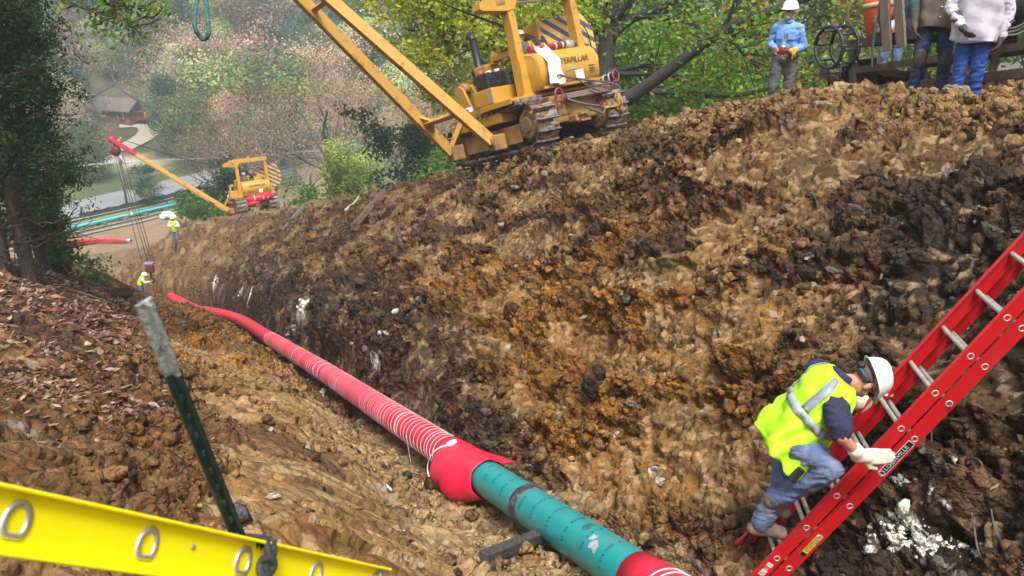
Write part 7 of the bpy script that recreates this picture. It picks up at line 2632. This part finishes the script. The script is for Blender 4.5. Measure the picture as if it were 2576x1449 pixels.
cedar(-6, 14.0, 9.5, 1.25, 46000, 1, 'big dark cedar tree at the left edge, nearest of the cedars', ((0, 0, 1), (.05, .02, 1)))
cedar(30, 17.5, 10.0, 1.05, 36000, 2, 'dark cedar tree with reddish trunk, right of the nearest cedar', ((.0, 0, 1),))
cedar(44, 22.0, 11.5, 1.0, 28000, 3, 'slim dark cedar tree with bare lower trunk, farthest right of the cedars', ((0, 0, 1),))
cedar(-45, 19.0, 11.0, 1.7, 16000, 4, 'broad dark cedar tree mostly beyond the left edge', ((0, 0, 1),))
for (u, d, h, cr, nl, lb) in [(26, 19.0, 2.4, .30, 1500, 'light green leafy shrub among the cedar trunks'), (46, 20.0, 2.2, .28, 1200, 'small green shrub at the right foot of the cedars'), (4, 18.0, 2.0, .30, 1200, 'light green shrub at the lower left foot of the cedars'), (64, 24.0, .9, .28, 700, 'low grey green brush right of the cedars')]:
    x, y = at_base(u, d)
    leafy('shrub', lb, (x, y, gz(x, y) - .1), h, cr, nl, .085, (.085, .17, .025), (.17, .24, .04), .3, 400 + k_, .02, 'shrub', spread=.17)
    k_ += 1
# leafy limb hanging in at the top left
hb_ = empty('hanging_branch', at(30, -25, 12.5)); tag(hb_, 'overhanging branch with yellow green leaves at the top left', 'branch')
HO = hb_.location.copy()
rgb = np.random.default_rng(5)
segs, tips = [], []
BO = HO
for pix, tw_, l_ in (([(30, -25, 12.5), (70, 2, 12.4), (100, 14, 12.3), (128, 20, 12.2), (142, 30, 12.2)], 16, .38), ([(95, 10, 12.3), (115, 2, 12.2), (140, 10, 12.2), (155, 22, 12.1)], 10, .3), ([(40, -20, 12.5), (75, -6, 12.4), (105, -4, 12.3)], 10, .35)):
    limb(pix, .022, .006, tw_, l_, 1)
tm = wood_mesh(segs, 'twigs', 5, .0); tm.materials.append(M_BARK); link('twigs', tm, hb_)
V, F, C = near_leaves(tips, 520, .10, .058, (.13, .24, .025), (.45, .26, .02), .07, rgb, .2)
cm = np_mesh('leaves', V, F, C); cm.materials.append(M_LEAF); o = link('foliage', cm, hb_)

# ---- leaf litter, brush, roots on the left bank
lm = ((WE_ < -2.5) & (WE_ > -8) & (S_ > -4.5) & (S_ < 16)).astype(float) * (.03 + sstep(-2.8, -3.6, WE_)) * sstep(-.6, 1.6, S_)
lm *= sstep(.38, .55, fbm(S_ * .9, WE_ * .9, 444, 3)) + .1
lm /= lm.sum()
n = 24000
idx = rng.choice(len(lm), n, p=lm)
P = V0 = GV.reshape(-1, 3)[idx] + GN.reshape(-1, 3)[idx] * rng.uniform(.005, .035, (n, 1)) + rng.normal(size=(n, 3)) * .02
pal = np.array([(.13, .055, .03), (.17, .085, .05), (.09, .045, .028), (.23, .135, .085), (.16, .062, .028), (.30, .22, .16)])
c = pal[rng.integers(0, 6, n)] * rng.uniform(.6, 1.35, (n, 1))
V, F, C = quads_at(P, np.clip(.0048 * r_all[idx] * rng.uniform(.6, 1.5, n), .018, .07), c, rng, .72, 2.0)
o = link('leaf_litter', np_mesh('leaf_litter', V, F, C), mat=vcol_mat('dry_leaf', rough=.7, translucent=.1)); tag(o, 'dry reddish brown leaves scattered over the left bank', 'leaves', kind='stuff')
n = 170
lm2 = ((WE_ < 3) & (S_ < 12) & (r_all > 2.3)).astype(float); lm2 /= lm2.sum()
idx = rng.choice(len(lm2), n, p=lm2)
P = GV.reshape(-1, 3)[idx] + GN.reshape(-1, 3)[idx] * .02
c = np.array([(.30, .23, .17), (.26, .10, .05), (.36, .32, .28)])[rng.integers(0, 3, n)]
V, F, C = quads_at(P, np.clip(.008 * r_all[idx], .03, .07), c, rng, .6, 1.6)
o = link('leaf_litter', np_mesh('leaf_litter', V, F, C), mat=bpy.data.materials['dry_leaf']); tag(o, 'few pale dead leaves strewn over the dug clay', 'leaves', kind='stuff')
mb = MB()
rg = random.Random(9)
for k in range(150):
    u, v = rg.uniform(-20, 150), 0
    v = 262 + 16 * rg.random() + 14 * (1 - abs(u - 40) / 120) * rg.random() + max(0, u - 100) * .12
    p = hit(u, v, 6)
    if p.length > 24: continue
    a = rg.gauss(.25, .5); L_ = rg.uniform(.5, 2.0)
    d = Vector((math.cos(a), math.sin(a), rg.uniform(-.08, .22)))
    z0 = rg.uniform(.02, .22)
    pts = []
    for j in range(5):
        q = p + d * L_ * j / 4 + Vector((rg.gauss(0, .05), rg.gauss(0, .05), 0))
        pts.append(Vector((q.x, q.y, gz(q.x, q.y) + z0 + d.z * L_ * j / 4 * .6 + .02)))
    r0 = rg.uniform(.007, .022)
    mb.tube(pts, [r0, r0 * .9, r0 * .75, r0 * .6, r0 * .35], 5)
o = mb.build('brush_pile', pmat('dead_branch', (.15, .125, .115), (.085, .065, .055), 7, rough=.95)); tag(o, 'pile of grey dead branches at the foot of the cedars', 'brush', kind='stuff')
mb = MB()
for pix, r_ in [([(268, 1050), (277, 1090), (270, 1130), (250, 1180), (236, 1205)], .006), ([(120, 1215), (190, 1235), (245, 1265), (262, 1290)], .006), ([(400, 1230), (440, 1222), (490, 1205)], .005), ([(180, 1150), (178, 1200)], .005), ([(455, 1210), (450, 1250)], .004),
                 ([(20, 1405), (70, 1430), (120, 1440)], .005), ([(330, 1180), (262, 1196)], .004)]:
    P = [hitD(*q) for q in pix]
    RT = globals().get('RT', -1) + 1
    mb = MB().tube(curve_pts([Vector((p.x, p.y, gz(p.x, p.y) + .05 + .03 * (k % 2))) for k, p in enumerate(P)], 4), [r_ * 1.3] * 4 + [r_] * (4 * (len(P) - 1) - 3), 5)
    o = mb.build('root', pmat('root_brown', (.16, .09, .05), (.07, .04, .025), 12, rough=.9))
    tag(o, ['long thin brown root hanging in a curve on the ochre left bank', 'brown root lying flat above the yellow ladder at the left', 'thin root lying behind the green post', 'short upright twig left of the long hanging root', 'short upright twig just left of the green post foot', 'pale root under the yellow ladder at the lower left corner', 'straight thin root above the middle of the yellow ladder'][RT], 'root', 'thin roots on the left bank')

# ---------------------------------------------------------------- the valley
def drape(pix_line, w, name, mat, lift, kind=None, samples=60, pts=None, hgt=None):
    L_ = pts if pts is not None else [hit(*p, 30) for p in pix_line]
    P = curve_pts(L_, max(2, samples // (len(L_) - 1)))
    vs, fs = [], []
    for k, p in enumerate(P):
        t = (P[min(k + 1, len(P) - 1)] - P[max(k - 1, 0)]); t.z = 0; t.normalize()
        n_ = Vector((-t.y, t.x, 0))
        for q in (-1, -.34, .34, 1):
            a = p + n_ * w / 2 * q
            vs.append((a.x, a.y, gz(a.x, a.y) + lift))
        if k:
            for j in range(3):
                fs.append([4 * k - 4 + j, 4 * k + j, 4 * k + j + 1, 4 * k - 4 + j + 1])
    o = MB().add(vs, fs, True).build(name, mat)
    if kind: o['kind'] = kind
    return o


M_ROAD = pmat('asphalt_pale', (.20, .205, .215), (.25, .25, .255), .4, rough=.9)
rd = []
for w_ in (-90, -60, -30, -9.7, -1.4, 8.4, 25, 45, 70, 100, 130):
    s_ = 102 + (w_ + 1.4) * .52
    x, y = to_xy(s_, w_)
    rd.append(Vector((x, y, 0)))
o = drape(None, 6.4, 'road', M_ROAD, .16, 'structure', 120, rd); tag(o, 'pale grey country road crossing the valley floor')
o = drape([(118, 152), (143, 139), (150, 130), (141, 125), (120, 125)], 3.2, 'driveway', pmat('gravel_drive', (.42, .36, .28), (.35, .29, .22), 1, rough=.95), .2, 'structure'); tag(o, 'pale gravel driveway curving up to the brown roofed house')
# stripes of straw and matting by the road
for k in range(5):
    pl_ = []
    for w_ in (-60, -30, -12, 0, 8, 16):
        s_ = 97.5 - k * 1.7 + (w_ + 1.4) * .50
        x, y = to_xy(s_, w_); pl_.append(Vector((x, y, 0)))
    o = drape(None, .55, 'matting_strip', pmat('matting', (.19, .24, .15) if k % 2 else (.26, .27, .20), rough=.95), .12, 'structure', 40, pl_)
a_, b_ = [], []
P = curve_pts([hit(u, v, 30) for u, v in ((80, 219), (100, 215), (140, 206), (182, 196), (205, 190))], 8)
vs, fs = [], []
for k, p in enumerate(P):
    z0 = gz(p.x, p.y)
    lean = Vector((.02 * math.sin(k * 1.7), .05 * math.sin(k * 2.3), 0))
    vs += [Vector((p.x, p.y, z0 - .1)), Vector((p.x, p.y, z0 + .62 + .06 * math.sin(k * 2))) + lean]
    if k: fs.append([2 * k - 2, 2 * k, 2 * k + 1, 2 * k - 1])
o = MB().add(vs, fs).build('silt_fence', pmat('black_fabric', (.02, .02, .022), (.05, .045, .04), 2, rough=.8)); o.modifiers.new('t', 'SOLIDIFY').thickness = .04
tag(o, 'low black silt fence between the road verge and the worked strip', 'silt fence')
# pipes lying in the valley
A_ = hit(50, 238, 30); B_ = hit(176, 209, 30); C_ = hit(291, 179, 30)
fp = empty('far_pipe', A_); tag(fp, 'long bright teal pipe raised across the valley strip far away', 'pipe')
up_ = Vector((0, 0, .55))
MB().tube([A_ - A_ + up_, B_ - A_ + up_, C_ - A_ + up_ * 2], .17, 12).build('pipe_string', pmat('far_teal', (.05, .40, .40), rough=.5), fp)
for k in range(6):
    c_ = A_.lerp(B_, .05 + k * .17)
    MB().box(Vector((c_.x, c_.y, gz(c_.x, c_.y) + .15)) - A_, (.9, .3, .5)).build('timber_block', M_WOODG, fp)
for t_ in (.12, .63):
    c_ = A_.lerp(B_, t_) - A_ + up_
    d_ = (B_ - A_).normalized() * .25
    MB().tube([c_ - d_, c_ + d_], .18, 12).build('pale_joint', M_STWHITE, fp)
q0, q1, q2, q3 = hit(63, 251, 30), hit(72, 245, 30), hit(85, 244, 30), hit(127, 243.5, 30)
fr = empty('far_red_pipe', q2); tag(fr, 'short red wrapped pipe with bent end lying by the trench end', 'pipe')
up_ = Vector((0, 0, .30))
pp = curve_pts([q - q2 + up_ for q in (q0, q1, q2, q3)], 5)
MB().tube(pp, .20, 14).build('red_pipe', M_REDWRAP, fr)
dr = (q3 - q2).normalized()
MB().tube([pp[-1], pp[-1] + dr * .5], .165, 14).build('pipe_end', pmat('pale_blue_end', (.35, .48, .52), rough=.5), fr)
MB().tube([pp[-1] + dr * .45, pp[-1] + dr * .52], .14, 14).build('mouth_shade', M_BLACK, fr)  # black plug paints the shade inside the pipe's open end
bgp = hit(168, 219, 30)
o = blob('plastic_bags', [('c', bgp + Vector((-.55, 0, .25)), .32, bgp + Vector((-.2, .1, .42)), .36), ('c', bgp + Vector((0, 0, .5)), .38, bgp + Vector((.4, 0, .45)), .34), ('c', bgp + Vector((.5, 0, .3)), .3, bgp + Vector((.7, 0, .2)), .22)], .07, M_WHITE, None, 1, .12, .3, 3)
tag(o, 'heap of crumpled white plastic bags beyond the man in the lime vest', 'bags')


# poles and wires
def pole(u, v0, v1, d, label, arm=True, h=None):
    b = at(u, v0, d); zb_ = gz(b.x, b.y)
    top = at(u, v1, d).z
    r_ = empty('utility_pole', (b.x, b.y, zb_)); tag(r_, label, 'utility pole')
    hh = max(top - zb_, 4)
    MB().tube([(0, 0, -.5), (.05, 0, hh)], [.16, .10], 8).build('pole_shaft', pmat('pole_wood', (.14, .11, .09), (.2, .17, .14), 5, rough=.9), r_)
    if arm:
        MB().box((0, 0, hh - .7), (2.4, .12, .14)).build('crossarm', pmat('arm_wood', (.42, .42, .40), rough=.9), r_)
        for x_ in (-1.1, -.4, .4, 1.1):
            MB().lathe([(.05, 0), (.06, .15), (.001, .2)], 8, Matrix.Translation((x_, 0, hh - .63))).build('insulator', M_WHITE, r_)
        MB().lathe([(.001, -.35), (.16, -.35), (.16, .35), (.001, .35)], 10, Matrix.Translation((.25, -.2, hh - .25))).build('transformer', pmat('transformer_grey', (.45, .47, .48), rough=.5), r_)
    return Vector((b.x, b.y, zb_ + hh - .6))


t1 = pole(126, 199, 152, 98, 'wooden utility pole with crossarm and transformer by the far boom cables')
t2 = pole(200, 57, 38, 165, 'distant thin utility pole in the woods below the teal sling')
for k in range(3):
    a = t1 + Vector((-.9 + .8 * k, 0, 0)); b = t1 + Vector((-48, -14 + 2 * k, 2.5)); c2 = t1 + Vector((60, 26 + 2 * k, 2))
    pts = [b.lerp(a, q / 8) - Vector((0, 0, 1.6 * (1 - (2 * q / 8 - 1) ** 2))) for q in range(9)] + [a.lerp(c2, q / 8) - Vector((0, 0, 1.8 * (1 - (2 * q / 8 - 1) ** 2))) for q in range(1, 9)]
    o = MB().tube(pts, .022, 4).build('power_line', pmat('wire_pale', (.4, .45, .46), rough=.5)); tag(o, ('lowest', 'middle', 'topmost')[k] + ' thin overhead power line running past the utility pole', 'power line', 'power lines over the valley')


# houses
def house(p, w, dp, hw, hr, rz, wall, roofc, trimc, label, door=True):
    r_ = empty('house', (p.x, p.y, gz(p.x, p.y))); r_.rotation_euler = (0, 0, rz)
    tag(r_, label, 'house')
    MB().box((0, 0, hw / 2 - .5), (w, dp, hw + 1)).build('wall', wall, r_)
    for y_ in (-1, 1):
        MB().add([(w / 2 * 1, y_ * dp / 2, hw), (w / 2, 0, hw + hr), (w / 2, -y_ * dp / 2, hw)], [[0, 1, 2]])
    for x_ in (-1, 1):
        MB().prism([(-dp / 2, hw), (dp / 2, hw), (0, hw + hr - .05)], .12, frame((0, 1, 0), (1, 0, 0), (0, 0, 1), (x_ * (w / 2 - .07), 0, 0))).build('gable', wall if trimc is None else trimc, r_)
    for y_ in (-1, 1):
        sl_ = math.hypot(dp / 2 + .5, hr * (dp / 2 + .5) / (dp / 2))
        MB().add([(-w / 2 - .5, 0, hw + hr + .06), (w / 2 + .5, 0, hw + hr + .06), (w / 2 + .5, y_ * (dp / 2 + .5), hw + .06 - hr * .5 / (dp / 2)), (-w / 2 - .5, y_ * (dp / 2 + .5), hw + .06 - hr * .5 / (dp / 2)),
                  (-w / 2 - .5, 0, hw + hr - .1), (w / 2 + .5, 0, hw + hr - .1), (w / 2 + .5, y_ * (dp / 2 + .5), hw - .1 - hr * .5 / (dp / 2)), (-w / 2 - .5, y_ * (dp / 2 + .5), hw - .1 - hr * .5 / (dp / 2))],
                 [[0, 1, 2, 3], [4, 5, 6, 7], [0, 1, 5, 4], [2, 3, 7, 6], [1, 2, 6, 5], [0, 3, 7, 4]]).build('roof', roofc, r_)
    for x_ in (-.25, .25):
        f_ = MB().box((x_ * w, -dp / 2 - .02, hw * .55), (1.1, .08, 1.2)).build('window', M_STWHITE, r_)
        MB().box((x_ * w, -dp / 2 - .06, hw * .55), (.9, .06, 1.0)).build('pane', pmat('dark_glass', (.03, .04, .05), rough=.15), f_)
    MB().box((w / 2 + .02, .4, 1.2), (.10, 2.0, 2.5)).build('garage_door', pmat('door_dark_blue', (.03, .05, .10), rough=.6), r_)
    MB().box((w / 2 + .02, -dp * .28, 1.5), (.10, .9, 1.1)).build('side_window', pmat('blue_window', (.06, .12, .22), rough=.3), r_)
    return r_


M_BRICKW = pmat('brick_wall', (.22, .11, .07), (.16, .08, .055), 3, rough=.9)
M_BROWNROOF = pmat('brown_roof', (.17, .13, .125), (.13, .10, .095), 2, rough=.9)
M_BLUEROOF = pmat('blue_grey_roof', (.25, .33, .46), (.20, .27, .38), 2, rough=.7)
h1 = hit(122, 119, 60); h2 = hit(262, 84, 60)
dd1 = h1.y * CP - h1.z * SP
house(h1, 6.2, 3.9, 2.0, 1.2, R(-18), M_BRICKW, M_BROWNROOF, None, 'brown roofed brick house among the trees left of the tall green tree')
house(h2 + Vector((0, 0, 0)), 7.0, 6.0, 3.0, 2.2, R(-35), M_WHITE, M_BLUEROOF, M_WHITE, 'white gabled house with blue grey roof in the middle of the woods')
# red pickup on the drive
tp_ = hit(139, 124, 60)
tr = empty('pickup_truck', (tp_.x, tp_.y, gz(tp_.x, tp_.y) + .25)); tr.rotation_euler = (0, 0, R(12)); tag(tr, 'dark red pickup truck parked on the drive below the brown house', 'pickup truck')
M_CARRED = pmat('dark_red_paint', (.20, .02, .03), rough=.3)
MB().prism([(-2.6, .45), (2.6, .45), (2.6, .95), (1.3, 1.05), (.75, 1.75), (-.55, 1.75), (-.75, 1.05), (-2.6, 1.05)], 1.8).build('truck_body', M_CARRED, tr)
MB().prism([(-.45, 1.10), (1.05, 1.10), (.68, 1.66), (-.42, 1.66)], 1.84).build('window', pmat('car_glass', (.02, .025, .03), rough=.1), tr)
for x_ in (-1.6, 1.6):
    for y_ in (-.85, .85):
        MB().lathe([(.001, -.12), (.38, -.12), (.38, .12), (.001, .12)], 16, frame((1, 0, 0), (0, 0, 1), (0, -1, 0), (x_, y_, .38))).build('wheel', M_BLACK, tr)
MB().box((2.62, 0, .8), (.05, 1.5, .2)).build('headlight', M_WHITE, tr)
# orange safety fence on the cleared strip
P = [hit(u, v, 30) for u, v in ((463, 62), (473, 67), (466, 76), (457, 85), (449, 85.5))]
P = curve_pts(P, 6)
vs, fs = [], []
for k, p in enumerate(P):
    z0 = gz(p.x, p.y)
    vs += [Vector((p.x, p.y, z0 - .05)), Vector((p.x, p.y, z0 + 1.25 + .08 * math.sin(k * 2.1)))]
    if k: fs.append([2 * k - 2, 2 * k, 2 * k + 1, 2 * k - 1])
o = MB().add(vs, fs).build('safety_fence', pmat('orange_mesh', (.75, .10, .02), rough=.7)); o.modifiers.new('t', 'SOLIDIFY').thickness = .05
tag(o, 'orange plastic safety fence bending across the cleared strip on the far hill', 'safety fence')
# a worker far below among the trees
p0 = hit(355, 167, 50)
J = turn(standing(1.8), R(180)); J['hfw'] = Vector((0, -1, 0)); J['curlL'] = J['curlR'] = .5
person('tiny far person in lime vest among the trees right of the forked tree', p0, J, dict(trousers=M_JEANS, shirt=M_HIVIS, boots=M_BOOT, hat=True, shirt_gap=.03), vox=.04, face=(0, -1, 0), seed=61)

# ---------------------------------------------------------------- the valley air
hz = MB().box((0, 60, 24), (1400, 1400, 120)).build('haze', None) if False else None
mh = bpy.data.materials.new('haze')
mh.use_nodes = True
for n_ in list(mh.node_tree.nodes): mh.node_tree.nodes.remove(n_)
ov = mh.node_tree.nodes.new('ShaderNodeOutputMaterial')
vp_ = mh.node_tree.nodes.new('ShaderNodeVolumePrincipled')
vp_.inputs['Color'].default_value = (.78, .92, 1.0, 1)
vp_.inputs['Density'].default_value = .0013
vp_.inputs['Anisotropy'].default_value = .2
mh.node_tree.links.new(vp_.outputs[0], ov.inputs['Volume'])
zs = [float(Z2.min()) - 1.2, float(max(Z2.max(), 2)) + 18]
print('haze', zs)
hz = MB().box((0, 0, (zs[0] + zs[1]) / 2), (790, 790, zs[1] - zs[0])).build('haze', mh)
tag(hz, kind='stuff')
